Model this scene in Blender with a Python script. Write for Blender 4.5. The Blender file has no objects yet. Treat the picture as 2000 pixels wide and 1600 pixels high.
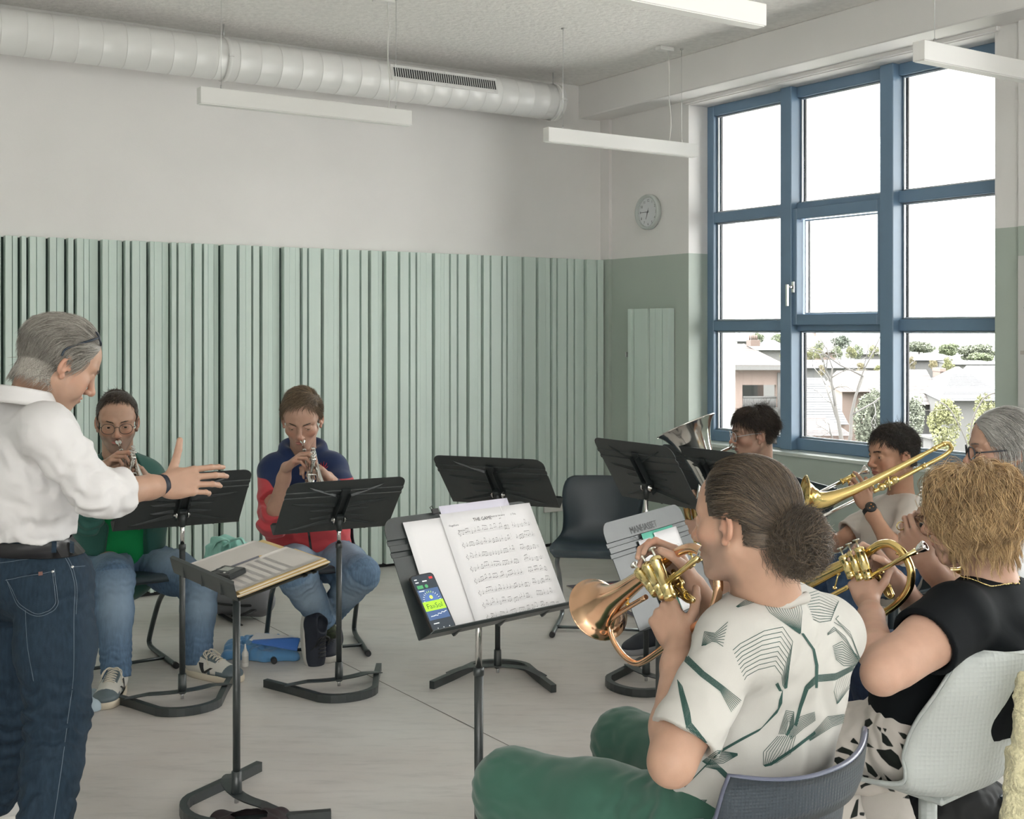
import bpy, math, random
import numpy as np
from mathutils import Vector, Matrix
from mathutils.bvhtree import BVHTree
random.seed(7); RNG = np.random.default_rng(7)
SC = bpy.context.scene
COL = SC.collection
FPX, HZ, CH = 2314.0, 645.0, 1.5      # focal length in pixels, horizon row, camera height
Q = 1.0                                # voxel size multiplier
V = lambda *a: np.array(a, float)
def P(px, py, Y):
    return V((px-1000)/FPX*Y, Y, CH-(py-HZ)/FPX*Y)
def F(px, py, z=0.0):
    Y = (CH-z)*FPX/(py-HZ)
    return V((px-1000)/FPX*Y, Y, z)
def PX(p):
    p = np.asarray(p, float)
    return np.stack([1000+FPX*p[..., 0]/p[..., 1], HZ+FPX*(CH-p[..., 2])/p[..., 1]], -1)
def nrm(v):
    v = np.asarray(v, float); return v/max(np.linalg.norm(v), 1e-9)
def reach(prev, px, py, L, far=True):
    """point on the sight line of a pixel lying L from prev"""
    r = V((px-1000)/FPX, 1, -(py-HZ)/FPX); q = np.asarray(prev)-V(0, 0, CH)
    a = r@r; b = -2*r@q; c = q@q-L*L; D = b*b-4*a*c
    if D < 0: Y = -b/(2*a)
    else: Y = (-b+(1 if far else -1)*math.sqrt(D))/(2*a)
    return r*Y+V(0, 0, CH)
def lerp(a, b, t): return np.asarray(a, float)*(1-t)+np.asarray(b, float)*t

# ---------------------------------------------------------------- materials
MATS = {}
def mat(name, col=(0.8, 0.8, 0.8), rough=0.5, metal=0.0, var=0.0, vscale=8.0, bump=0.0, bscale=60.0, spec=0.5,
        sheen=0.0, emit=None, estr=0.0, col2=None, stretch=(1, 1, 1), alpha=1.0, trans=0.0, coat=0.0, sss=0.0):
    if name in MATS: return MATS[name]
    m = bpy.data.materials.new(name); m.use_nodes = True
    nt = m.node_tree; b = nt.nodes['Principled BSDF']
    b.inputs['Roughness'].default_value = rough; b.inputs['Metallic'].default_value = metal
    b.inputs['Specular IOR Level'].default_value = spec
    if sheen: b.inputs['Sheen Weight'].default_value = sheen
    if coat: b.inputs['Coat Weight'].default_value = coat
    if trans: b.inputs['Transmission Weight'].default_value = trans
    if sss:
        b.inputs['Subsurface Weight'].default_value = sss; b.inputs['Subsurface Radius'].default_value = (0.012, 0.005, 0.003)
        b.inputs['Subsurface Scale'].default_value = 0.6
    if emit: b.inputs['Emission Color'].default_value = (*emit, 1); b.inputs['Emission Strength'].default_value = estr
    if alpha < 1: b.inputs['Alpha'].default_value = alpha
    c = (*col, 1)
    tc = nt.nodes.new('ShaderNodeTexCoord'); mp = nt.nodes.new('ShaderNodeMapping'); mp.inputs['Scale'].default_value = stretch
    nt.links.new(tc.outputs['Object'], mp.inputs['Vector'])
    n = nt.nodes.new('ShaderNodeTexNoise'); n.inputs['Scale'].default_value = vscale; n.inputs['Detail'].default_value = 5
    nt.links.new(mp.outputs['Vector'], n.inputs['Vector'])
    r = nt.nodes.new('ShaderNodeValToRGB')
    c2 = col2 if col2 else tuple(min(1, x*(1+var)) for x in col)
    c1 = col if col2 else tuple(x*(1-var) for x in col)
    r.color_ramp.elements[0].color = (*c1, 1); r.color_ramp.elements[1].color = (*c2, 1)
    r.color_ramp.elements[0].position = 0.3; r.color_ramp.elements[1].position = 0.7
    nt.links.new(n.outputs['Fac'], r.inputs['Fac']); nt.links.new(r.outputs['Color'], b.inputs['Base Color'])
    m['ramp'] = r.name
    if bump:
        n2 = nt.nodes.new('ShaderNodeTexNoise'); n2.inputs['Scale'].default_value = bscale; n2.inputs['Detail'].default_value = 4
        nt.links.new(mp.outputs['Vector'], n2.inputs['Vector'])
        bp = nt.nodes.new('ShaderNodeBump'); bp.inputs['Strength'].default_value = bump; bp.inputs['Distance'].default_value = 0.01
        nt.links.new(n2.outputs['Fac'], bp.inputs['Height']); nt.links.new(bp.outputs['Normal'], b.inputs['Normal'])
    MATS[name] = m
    return m
def attr_mix(m, attr, col, soft=0.0, thr=0.0, var=0.0):
    """over the material's colour lay col where the point attribute exceeds thr"""
    nt = m.node_tree; b = nt.nodes['Principled BSDF']
    src = b.inputs['Base Color'].links[0].from_socket
    at = nt.nodes.new('ShaderNodeAttribute'); at.attribute_name = attr
    mr = nt.nodes.new('ShaderNodeMapRange'); mr.inputs['From Min'].default_value = thr-max(soft, 1e-4); mr.inputs['From Max'].default_value = thr+max(soft, 1e-4)
    nt.links.new(at.outputs['Fac'], mr.inputs['Value'])
    mx = nt.nodes.new('ShaderNodeMix'); mx.data_type = 'RGBA'
    nt.links.new(mr.outputs['Result'], mx.inputs[0]); nt.links.new(src, mx.inputs[6]); mx.inputs[7].default_value = (*col, 1)
    nt.links.new(mx.outputs[2], b.inputs['Base Color'])
    return m
def weave(m, scale=900, amt=0.15):
    """fine woven grain"""
    nt = m.node_tree; b = nt.nodes['Principled BSDF']
    w = nt.nodes.new('ShaderNodeTexWave'); w.inputs['Scale'].default_value = scale; w.bands_direction = 'DIAGONAL'
    tc = nt.nodes.new('ShaderNodeTexCoord'); nt.links.new(tc.outputs['Object'], w.inputs['Vector'])
    bp = nt.nodes.new('ShaderNodeBump'); bp.inputs['Strength'].default_value = amt; bp.inputs['Distance'].default_value = 0.002
    nt.links.new(w.outputs['Fac'], bp.inputs['Height'])
    if b.inputs['Normal'].links: nt.links.new(b.inputs['Normal'].links[0].from_socket, bp.inputs['Normal'])
    nt.links.new(bp.outputs['Normal'], b.inputs['Normal'])
    return m

# ---------------------------------------------------------------- meshes
def link(name, verts, faces, mats, parent=None, mi=None, smooth=True, attrs=None, local=False):
    me = bpy.data.meshes.new(name)
    verts = np.asarray(verts, np.float64).reshape(-1, 3)
    if isinstance(faces, np.ndarray) and faces.ndim == 2:
        k = faces.shape[1]; n = len(faces)
        me.vertices.add(len(verts)); me.vertices.foreach_set('co', verts.astype(np.float32).ravel())
        me.loops.add(n*k); me.loops.foreach_set('vertex_index', faces.astype(np.int32).ravel())
        me.polygons.add(n); me.polygons.foreach_set('loop_start', np.arange(0, n*k, k, dtype=np.int32))
        try: me.polygons.foreach_set('loop_total', np.full(n, k, np.int32))
        except Exception: pass
        me.update(calc_edges=True)
    else:
        me.from_pydata(verts.tolist(), [], [list(f) for f in faces])
    for m in (mats if isinstance(mats, (list, tuple)) else [mats]): me.materials.append(m)
    if mi is not None: me.polygons.foreach_set('material_index', np.asarray(mi, np.int32))
    if isinstance(smooth, (list, np.ndarray)): me.polygons.foreach_set('use_smooth', np.asarray(smooth, bool))
    else: me.polygons.foreach_set('use_smooth', np.full(len(me.polygons), bool(smooth)))
    for k, a in (attrs or {}).items():
        at = me.attributes.new(k, 'FLOAT', 'POINT'); at.data.foreach_set('value', np.asarray(a, np.float32))
    me.validate(clean_customdata=False); me.update()
    o = bpy.data.objects.new(name, me); COL.objects.link(o)
    if parent is not None: adopt(o, parent, local)
    return o
def wloc(o):
    l = Vector(o.location)
    while o.parent is not None and '_w' in o: 
        o = o.parent; break
    return l
def adopt(o, parent, local=False):
    o.parent = parent
    if not local:
        bpy_m = Matrix.Identity(4); q = parent; chain = []
        while q is not None: chain.append(q); q = q.parent
        for q in reversed(chain):
            bpy_m = bpy_m @ q.matrix_parent_inverse @ Matrix.LocRotScale(q.location, q.rotation_euler, q.scale)
        o.matrix_parent_inverse = bpy_m.inverted()
def tag(o, label=None, cat=None, group=None, kind=None):
    if label: o['label'] = label
    if cat: o['category'] = cat
    if group: o['group'] = group
    if kind: o['kind'] = kind
    return o
def thing(name, label, cat, loc, group=None):
    o = bpy.data.objects.new(name, None); COL.objects.link(o); o.location = [float(x) for x in loc]; o.empty_display_size = 0.05
    return tag(o, label, cat, group)

class MB:
    def __init__(s): s.v = []; s.f = []; s.m = []; s.s = []
    def add(s, v, f, m=0, smooth=False):
        o = len(s.v); s.v += [tuple(map(float, p)) for p in v]
        for q in f: s.f.append([i+o for i in q]); s.m.append(m); s.s.append(smooth)
        return s
    def box(s, c, size, R=None, m=0, bev=0.0):
        x, y, z = [k/2 for k in size]; c = np.asarray(c, float)
        R = np.eye(3) if R is None else np.asarray(R, float)
        if bev <= 0:
            vs = [V(a*x, b*y, d*z) for a in (-1, 1) for b in (-1, 1) for d in (-1, 1)]
            fs = [(0, 1, 3, 2), (4, 6, 7, 5), (0, 4, 5, 1), (2, 3, 7, 6), (0, 2, 6, 4), (1, 5, 7, 3)]
        else:
            bev = min(bev, x*.9, y*.9, z*.9); vs = []; fs = []; idx = {}
            for a in (-1, 1):
                for b in (-1, 1):
                    for d in (-1, 1):
                        for ax in range(3):
                            p = [a*(x-bev), b*(y-bev), d*(z-bev)]; p[ax] = (a*x, b*y, d*z)[ax]
                            idx[(a, b, d, ax)] = len(vs); vs.append(V(*p))
            for sg in (-1, 1):
                q = [(sg, -1, -1), (sg, 1, -1), (sg, 1, 1), (sg, -1, 1)]; fs.append([idx[k+(0,)] for k in (q if sg > 0 else q[::-1])])
                q = [(-1, sg, -1), (-1, sg, 1), (1, sg, 1), (1, sg, -1)]; fs.append([idx[k+(1,)] for k in (q if sg > 0 else q[::-1])])
                q = [(-1, -1, sg), (1, -1, sg), (1, 1, sg), (-1, 1, sg)]; fs.append([idx[k+(2,)] for k in (q if sg > 0 else q[::-1])])
            for a in (-1, 1):
                for b in (-1, 1):
                    q = [idx[(a, b, -1, 0)], idx[(a, b, 1, 0)], idx[(a, b, 1, 1)], idx[(a, b, -1, 1)]]; fs.append(q if a*b < 0 else q[::-1])
                    q = [idx[(a, -1, b, 0)], idx[(a, 1, b, 0)], idx[(a, 1, b, 2)], idx[(a, -1, b, 2)]]; fs.append(q if a*b > 0 else q[::-1])
                    q = [idx[(-1, a, b, 1)], idx[(1, a, b, 1)], idx[(1, a, b, 2)], idx[(-1, a, b, 2)]]; fs.append(q if a*b < 0 else q[::-1])
                    for d in (-1, 1):
                        q = [idx[(a, b, d, 0)], idx[(a, b, d, 1)], idx[(a, b, d, 2)]]; fs.append(q if a*b*d > 0 else q[::-1])
        return s.add([c+R@p for p in vs], fs, m)
    def quad(s, a, b, c, d, m=0): return s.add([a, b, c, d], [(0, 1, 2, 3)], m)
    def tube(s, path, r, n=12, m=0, cap=True, up=None, smooth=True, closed=False, sq=None):
        """sweep a circle (or ellipse / polygon sq=(w,h)) of radius r (number or list) along path"""
        path = [np.asarray(p, float) for p in path]; K = len(path)
        rs = [r]*K if np.isscalar(r) else list(r)
        T = []
        for i in range(K):
            a = path[(i-1) % K] if (closed or i > 0) else path[i]; b = path[(i+1) % K] if (closed or i < K-1) else path[i]
            T.append(nrm(b-a))
        u = nrm(np.cross(T[0], up)) if up is not None and np.linalg.norm(np.cross(T[0], up)) > 1e-6 else nrm(np.cross(T[0], V(0.123, 0.345, 0.93)))
        vs = []; fs = []
        for i in range(K):
            if up is not None and np.linalg.norm(np.cross(T[i], up)) > 1e-3: u = nrm(np.cross(T[i], up))
            else: u = nrm(u-T[i]*(u@T[i]))
            w = np.cross(T[i], u)
            if sq: 
                for (a, b) in ((-1, -1), (1, -1), (1, 1), (-1, 1)): vs.append(path[i]+u*a*sq[0]/2*rs[i]+w*b*sq[1]/2*rs[i])
            else:
                for j in range(n):
                    t = 2*math.pi*j/n; vs.append(path[i]+(u*math.cos(t)+w*math.sin(t))*rs[i])
        n = 4 if sq else n
        for i in range(K if closed else K-1):
            for j in range(n):
                a, b = i*n+j, i*n+(j+1) % n; i2 = (i+1) % K
                fs.append((a, b, i2*n+(j+1) % n, i2*n+j))
        s.add(vs, fs, m, smooth and not sq)
        if cap and not closed:
            o = len(s.v)-len(vs)
            s.f.append([o+j for j in range(n)][::-1]); s.m.append(m); s.s.append(False)
            s.f.append([o+(K-1)*n+j for j in range(n)]); s.m.append(m); s.s.append(False)
        return s
    def cyl(s, a, b, r, r2=None, n=20, m=0): return s.tube([a, b], [r, r if r2 is None else r2], n, m)
    def lathe(s, prof, o, ax, n=32, m=0, smooth=True, cap=False):
        """prof: (radius, distance along axis)"""
        ax = nrm(ax); o = np.asarray(o, float); u = nrm(np.cross(ax, V(0.3, 0.2, 0.9) if abs(ax[2]) < .9 else V(1, 0, 0))); w = np.cross(ax, u)
        vs = []; fs = []
        for (r, h) in prof:
            for j in range(n):
                t = 2*math.pi*j/n; vs.append(o+ax*h+(u*math.cos(t)+w*math.sin(t))*r)
        for i in range(len(prof)-1):
            for j in range(n): fs.append((i*n+j, i*n+(j+1) % n, (i+1)*n+(j+1) % n, (i+1)*n+j))
        return s.add(vs, fs, m, smooth)
    def prism(s, poly, d, m=0, smooth=False):
        """polygon (3-D points) extruded by vector d"""
        poly = [np.asarray(p, float) for p in poly]; n = len(poly); d = np.asarray(d, float)
        fs = [list(range(n))[::-1], list(range(n, 2*n))]+[(i, (i+1) % n, n+(i+1) % n, n+i) for i in range(n)]
        return s.add(poly+[p+d for p in poly], fs, m, smooth)
    def grid(s, pts, thick=None, m=0, smooth=True):
        """pts[i][j] 3-D; optional thickness vector or number (along normals)"""
        A = np.asarray(pts, float); I, J = A.shape[:2]
        def faces(o, flip): 
            q = [(o+i*J+j, o+(i+1)*J+j, o+(i+1)*J+j+1, o+i*J+j+1) for i in range(I-1) for j in range(J-1)]
            return [f[::-1] for f in q] if flip else q
        if thick is None: return s.add(A.reshape(-1, 3), faces(0, False), m, smooth)
        if np.isscalar(thick):
            du = np.gradient(A, axis=0); dv = np.gradient(A, axis=1); N = np.cross(du, dv); N /= np.maximum(np.linalg.norm(N, axis=-1, keepdims=True), 1e-9); D = N*thick
        else: D = np.asarray(thick, float)
        Bk = A-D; n = I*J
        fs = faces(0, False)+faces(n, True)
        rim = [(i, 0) for i in range(I)]+[(I-1, j) for j in range(1, J)]+[(i, J-1) for i in range(I-2, -1, -1)]+[(0, j) for j in range(J-2, 0, -1)]
        ids = [i*J+j for i, j in rim]
        s.add(np.concatenate([A.reshape(-1, 3), Bk.reshape(-1, 3)]), fs, m, smooth)
        o = len(s.v)-2*n
        for k in range(len(ids)):
            a, b = ids[k], ids[(k+1) % len(ids)]
            s.f.append([o+b, o+a, o+n+a, o+n+b][::-1]); s.m.append(m); s.s.append(False)
        return s
    def sphere(s, c, r, m=0, n=16, R=None):
        c = np.asarray(c, float); r = V(r, r, r) if np.isscalar(r) else np.asarray(r, float); R = np.eye(3) if R is None else R
        vs = []; fs = []; k = n//2
        for i in range(k+1):
            for j in range(n):
                a, t = math.pi*i/k, 2*math.pi*j/n
                vs.append(c+R@(r*V(math.sin(a)*math.cos(t), math.sin(a)*math.sin(t), math.cos(a))))
        for i in range(k):
            for j in range(n): fs.append((i*n+j, (i+1)*n+j, (i+1)*n+(j+1) % n, i*n+(j+1) % n))
        return s.add(vs, fs, m, True)
    def build(s, name, mats, parent=None, local=False):
        return link(name, s.v, s.f, mats, parent, s.m, s.s, local=local)
def smooth_path(pts, k=6, closed=False):
    """Catmull-Rom through the points"""
    p = [np.asarray(q, float) for q in pts]; n = len(p); out = []
    for i in range(n if closed else n-1):
        p0 = p[i-1] if (closed or i > 0) else 2*p[0]-p[1]; p1 = p[i]; p2 = p[(i+1) % n]
        p3 = p[(i+2) % n] if (closed or i < n-2) else 2*p[-1]-p[-2]
        for j in range(k):
            t = j/k
            out.append(0.5*((2*p1)+(-p0+p2)*t+(2*p0-5*p1+4*p2-p3)*t*t+(-p0+3*p1-3*p2+p3)*t**3))
    if not closed: out.append(p[-1])
    return out
def frame(fwd, up=(0, 0, 1)):
    """columns: right, forward, up"""
    f = nrm(fwd); r = nrm(np.cross(f, np.asarray(up, float))); u = np.cross(r, f)
    return np.stack([r, f, u], 1)
def rotz(a): c, s = math.cos(a), math.sin(a); return np.array([[c, -s, 0], [s, c, 0], [0, 0, 1.0]])
def rot(axis, a):
    x = nrm(axis); K = np.array([[0, -x[2], x[1]], [x[2], 0, -x[0]], [-x[1], x[0], 0]])
    return np.eye(3)+math.sin(a)*K+(1-math.cos(a))*(K@K)
# lettering as flat mesh
def text(s, size, o, ux, uy, name, m, parent=None, depth=0.0, align='LEFT', shear=0.0):
    cu = bpy.data.curves.new(name, 'FONT'); cu.body = s; cu.size = 1; cu.align_x = align; cu.resolution_u = 2; cu.shear = shear
    ob = bpy.data.objects.new(name, cu); COL.objects.link(ob)
    dg = bpy.context.evaluated_depsgraph_get(); me0 = ob.evaluated_get(dg).to_mesh()
    vs = np.array([v.co[:] for v in me0.vertices]).reshape(-1, 3); fs = [list(p.vertices) for p in me0.polygons]
    ob.to_mesh_clear(); bpy.data.objects.remove(ob); bpy.data.curves.remove(cu)
    if not len(vs): return None
    o = np.asarray(o, float); ux = np.asarray(ux, float); uy = np.asarray(uy, float)
    vs = o+vs[:, :1]*size*ux+vs[:, 1:2]*size*uy
    if name is None or isinstance(m, MB): pass
    return vs, fs
def letter(mb, s, size, o, ux, uy, m=0, align='LEFT'):
    r = text(s, size, o, ux, uy, 'lettering', None, align=align)
    if r: mb.add(r[0], r[1], m)
    return mb
LIGHT_SIDE, LIGHT_REAR, EXPO = 66.0, 22.0, 0.27
SKY_H, SKY_Z = 7.0, 32.0
# ---------------------------------------------------------------- room
CORN = V(0.655, 8.51, 0); D1 = V(0.8342, 0.5515, 0); D2 = V(0.5515, -0.8342, 0); UZ = V(0, 0, 1)
def BW(t, off, z): return CORN-D1*t+D2*off+UZ*z      # back wall: t leftwards, off into the room
def WW(t, off, z): return CORN+D2*t-D1*off+UZ*z      # window wall: t towards the camera, off into the room
CEIL, PAINT = 3.23, 2.004
RB = np.stack([-D1, D2, UZ], 1); RW = np.stack([D2, -D1, UZ], 1)
m_white = mat('white wall paint', (0.845, 0.825, 0.81), 0.6, var=0.02, vscale=2.5, bump=0.05, bscale=220)
m_sage = mat('sage wall paint', (0.45, 0.515, 0.46), 0.5, var=0.02, vscale=2.5, bump=0.04, bscale=220)
m_slat = mat('pale green lacquered boards', (0.66, 0.765, 0.71), 0.42, var=0.03, vscale=1.6, stretch=(6, 6, 0.3), bump=0.03, bscale=30)
m_slatshade = mat('board gap shade', (0.035, 0.06, 0.05), 0.8)  # near-black backing puts the shade between the boards into colour
m_black = mat('black plinth', (0.015, 0.016, 0.017), 0.5)
m_blue = mat('blue grey window paint', (0.16, 0.255, 0.37), 0.35, var=0.03, vscale=3)
m_gasket = mat('black rubber gasket', (0.012, 0.012, 0.015), 0.5)
m_alu = mat('aluminium spacer', (0.75, 0.76, 0.78), 0.3, metal=0.8)
m_duct = mat('white enamelled duct', (0.82, 0.81, 0.795), 0.28, var=0.01)
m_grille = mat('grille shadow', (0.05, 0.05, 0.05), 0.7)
m_lampw = mat('white lamp housing', (0.83, 0.82, 0.80), 0.4)
m_lampd = mat('frosted lamp diffuser', (0.86, 0.86, 0.83), 0.5, emit=(1, 0.97, 0.9), estr=0.05)
m_steel = mat('brushed steel', (0.6, 0.6, 0.6), 0.3, metal=1.0)
m_chrome = mat('chrome', (0.75, 0.74, 0.72), 0.15, metal=1.0)

# polished concrete floor
fl = bpy.data.materials.new('polished concrete'); fl.use_nodes = True
nt = fl.node_tree; bs = nt.nodes['Principled BSDF']; L = nt.links.new
tc = nt.nodes.new('ShaderNodeTexCoord')
def noise(sc, det, st=(1, 1, 1), rough=0.55):
    mp = nt.nodes.new('ShaderNodeMapping'); mp.inputs['Scale'].default_value = st; mp.inputs['Rotation'].default_value = (0, 0, 0.58)
    n = nt.nodes.new('ShaderNodeTexNoise'); n.inputs['Scale'].default_value = sc; n.inputs['Detail'].default_value = det; n.inputs['Roughness'].default_value = rough
    L(tc.outputs['Object'], mp.inputs['Vector']); L(mp.outputs['Vector'], n.inputs['Vector']); return n
def ramp(n, stops, out='Fac'):
    r = nt.nodes.new('ShaderNodeValToRGB'); e = r.color_ramp.elements
    while len(e) > 1: e.remove(e[-1])
    e[0].position = stops[0][0]; e[0].color = (*stops[0][1], 1)
    for p, c in stops[1:]:
        q = e.new(p); q.color = (*c, 1)
    L(n.outputs[out], r.inputs['Fac']); return r
def mix(a, b, f=None, fac=0.5, mode='MIX'):
    x = nt.nodes.new('ShaderNodeMix'); x.data_type = 'RGBA'; x.blend_type = mode; x.inputs[0].default_value = fac
    if f is not None: L(f, x.inputs[0])
    L(a, x.inputs[6]); L(b, x.inputs[7]); return x.outputs[2]
c1 = ramp(noise(1.3, 6, (1, 2.2, 1)), [(0.3, (0.50, 0.475, 0.455)), (0.52, (0.56, 0.54, 0.52)), (0.72, (0.61, 0.592, 0.575))])
c2 = ramp(noise(9, 8, (0.5, 2.6, 1), 0.7), [(0.32, (0.80, 0.80, 0.80)), (0.5, (1, 1, 1)), (0.75, (1.0, 0.98, 0.95))])
c3 = ramp(noise(0.6, 3), [(0.4, (0.98, 0.995, 0.99)), (0.6, (1, 0.965, 0.945))])
col = mix(mix(c1.outputs['Color'], c2.outputs['Color'], fac=0.75, mode='MULTIPLY'), c3.outputs['Color'], fac=0.9, mode='MULTIPLY')
L(col, bs.inputs['Base Color'])
rr = ramp(noise(5, 5), [(0.3, (0.34,)*3), (0.7, (0.5,)*3)]); L(rr.outputs['Color'], bs.inputs['Roughness'])
bs.inputs['Specular IOR Level'].default_value = 0.4

def gq(mb, f, t0, t1, off, z0, z1, m=0): mb.quad(f(t0, off, z0), f(t1, off, z0), f(t1, off, z1), f(t0, off, z1), m)
ROOM_T, WIN_T = 9.0, 11.5
o = MB(); o.box(V(-1.5, 3.6, -0.06), (16, 14, 0.12)); o = o.build('floor', fl); o['kind'] = 'structure'
# floor saw cut joint
a, b = F(470, 1195), F(1190, 1555)
j = MB(); dj = nrm(b-a); a2 = a-dj*0.9; sn = V(-dj[1], dj[0], 0)*0.0022
j.quad(a2-sn+UZ*.0006, b+dj-sn+UZ*.0006, b+dj+sn+UZ*.0006, a2+sn+UZ*.0006)
j = j.build('trim_1', mat('joint sealant', (0.12, 0.11, 0.10), 0.8)); j['kind'] = 'structure'

# ceiling, rough acoustic plaster
cm = mat('wood wool acoustic ceiling', (0.87, 0.85, 0.825), 0.9, var=0.06, vscale=26, bump=0.8, bscale=34)
o = MB(); o.box(V(-1.5, 3.6, CEIL+0.05), (16, 14, 0.1)); o = o.build('ceiling', cm); o['kind'] = 'structure'
# back wall
o = MB(); o.box(BW(ROOM_T/2, -0.1, CEIL/2), (ROOM_T+0.4, 0.2, CEIL), RB); o = o.build('wall_back', m_white); o['kind'] = 'structure'
# window wall: openings along t
WIN0, WIN1, WZ0, WZ1, REC = 0.908, 3.156, 0.775, 2.975, 0.167
OPEN = [(WIN0, WIN1), (4.6, 6.85), (8.3, 10.55)]
wl = MB()
def wallseg(t0, t1, z0, z1):
    for (za, zb, m) in ((z0, min(z1, PAINT), 1), (max(z0, PAINT), z1, 0)):
        if zb > za: wl.box(WW((t0+t1)/2, -0.16, (za+zb)/2), (t1-t0, 0.32, zb-za), RW, m)
cur = -0.3
for (a, b) in OPEN:
    wallseg(cur, a, 0, CEIL); wallseg(a, b, 0, WZ0-0.02); wallseg(a, b, WZ1, CEIL); cur = b
wallseg(cur, WIN_T, 0, CEIL)
o = wl.build('wall_right', [m_white, m_sage]); o['kind'] = 'structure'
# shallow pier in the corner and beyond the window
o = MB()
for (t0, t1) in ((0.0, 0.10), (3.30, 4.45)):
    o.box(WW((t0+t1)/2, 0.0125, PAINT/2), (t1-t0, 0.025, PAINT), RW, 1)
    o.box(WW((t0+t1)/2, 0.0125, (PAINT+3.0)/2), (t1-t0, 0.025, 3.0-PAINT), RW, 0)
o = o.build('trim_2', [m_white, m_sage]); o['kind'] = 'structure'
# beam along the window wall, lintel moulding
o = MB(); o.box(WW(WIN_T/2-0.1, 0.11, (3.0+CEIL)/2), (WIN_T+0.2, 0.22, CEIL-3.0), RW, bev=0.006)
o.box(WW((WIN0+WIN1)/2, 0.012, 2.997), (WIN1-WIN0+0.06, 0.03, 0.035), RW, bev=0.004)
o = o.build('trim_3', m_white); o['kind'] = 'structure'
m_far = mat('grey green far wall', (0.33, 0.35, 0.33), 0.7)
# remaining walls of the room (behind the camera and to the left)
o = MB(); c0 = BW(ROOM_T, 0, 0)
o.box(c0+D2*WIN_T/2-D1*0.1+UZ*CEIL/2, (WIN_T, 0.2, CEIL), RW); o = o.build('wall_left', m_far); o['kind'] = 'structure'
o = MB(); o.box(CORN+D2*WIN_T-D1*ROOM_T/2+D2*0.1+UZ*CEIL/2, (ROOM_T+0.4, 0.2, CEIL), RB); o = o.build('wall_rear', m_far); o['kind'] = 'structure'
# sill board
for k, (a, b) in enumerate(OPEN):
    o = MB(); o.box(WW((a+b)/2, -0.10, 0.7645), (b-a-0.004, 0.22, 0.021), RW, bev=0.003)
    o = o.build('trim_%d' % (4+k), mat('sage sill lacquer', (0.62, 0.68, 0.63), 0.35)); o['kind'] = 'structure'

# window frames (own local window: u along t, off depth)
def window(idx, a, b, full=True):
    root = MB(); z0, z1 = WZ0+0.0, WZ1
    fo = -REC-0.04
    def bar(t0, t1, za, zb, dep=0.09, off=0.0, mb=root, m=0): mb.box(WW((t0+t1)/2, fo+off, (za+zb)/2), (t1-t0, dep, zb-za), RW, m, bev=0.004)
    w = b-a; m1, m2 = a+0.745, a+1.495
    for t in (m1, m2): bar(t-0.045, t+0.045, z0, z1, 0.13, 0.03)                 # mullions stand proud
    bar(a, a+0.06, z0, z1); bar(b-0.06, b, z0, z1)
    cols = [(a+0.06, m1-0.045), (m1+0.045, m2-0.045), (m2+0.045, b-0.06)]
    for (p, q) in cols:
        bar(p, q, z1-0.065, z1); bar(p, q, z0, z0+0.07); bar(p, q, 2.205, 2.27); bar(p, q, 1.495, 1.56)
    fr = root.build('window_%d' % idx, m_blue); fr['kind'] = 'structure'
    rows = [(z0+0.07, 1.495), (1.56, 2.205), (2.27, z1-0.065)]
    for ci, (p, q) in enumerate(cols):
        for ri, (za, zb) in enumerate(rows):
            sash = (ci == 1 and ri == 1)
            if sash:   # opening light with its own frame
                s = MB()
                bar(p-0.012, p+0.03, za-0.03, zb+0.03, 0.06, 0.05, s); bar(q-0.03, q+0.012, za-0.03, zb+0.03, 0.06, 0.05, s)
                bar(p+0.03, q-0.03, za-0.03, za+0.035, 0.06, 0.05, s); bar(p+0.03, q-0.03, zb-0.035, zb+0.03, 0.06, 0.05, s)
                so = s.build('sash', m_blue, fr)
                if full:
                    h = MB(); hc = WW(p+0.006, fo+0.085, za+0.20)
                    h.box(hc, (0.028, 0.012, 0.07), RW, bev=0.003); h.cyl(hc, hc-D1*0.05, 0.011)
                    h.box(hc-D1*0.05-UZ*0.05, (0.02, 0.014, 0.135), RW, bev=0.004)
                    h.build('handle', m_chrome, so)
                p2, q2, za2, zb2 = p+0.03, q-0.03, za+0.035, zb-0.035
            else: p2, q2, za2, zb2 = p, q, za, zb
            g = MB()   # glazing bead and rubber
            for (t0, t1, zz0, zz1) in ((p2, p2+0.014, za2, zb2), (q2-0.014, q2, za2, zb2), (p2, q2, za2, za2+0.012), (p2, q2, zb2-0.012, zb2)):
                bar(t0, t1, zz0, zz1, 0.012, 0.005, g, 1)
            for (t0, t1) in ((p2, p2+0.016), (q2-0.016, q2)):
                bar(t0, t1, za2, zb2, 0.014, -0.022, g, 0)
            pn = MB(); gl = lambda t, z: WW(t, fo-0.012, z)
            g.build('glazing_bead', [m_gasket, m_alu], fr)
            pn.box(WW((p2+q2)/2, fo-0.012, (za2+zb2)/2), (q2-p2-0.02, 0.006, zb2-za2-0.02), RW)
            pn.build('pane', m_glass, fr)
    return fr
gm = bpy.data.materials.new('window glass'); gm.use_nodes = True; n2 = gm.node_tree
for n in list(n2.nodes): n2.nodes.remove(n)
ou = n2.nodes.new('ShaderNodeOutputMaterial'); mx = n2.nodes.new('ShaderNodeMixShader'); tr = n2.nodes.new('ShaderNodeBsdfTransparent'); gl = n2.nodes.new('ShaderNodeBsdfGlossy')
fz = n2.nodes.new('ShaderNodeFresnel'); fz.inputs['IOR'].default_value = 1.3
gl.inputs['Roughness'].default_value = 0.02; tr.inputs['Color'].default_value = (0.97, 0.985, 0.98, 1)
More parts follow.
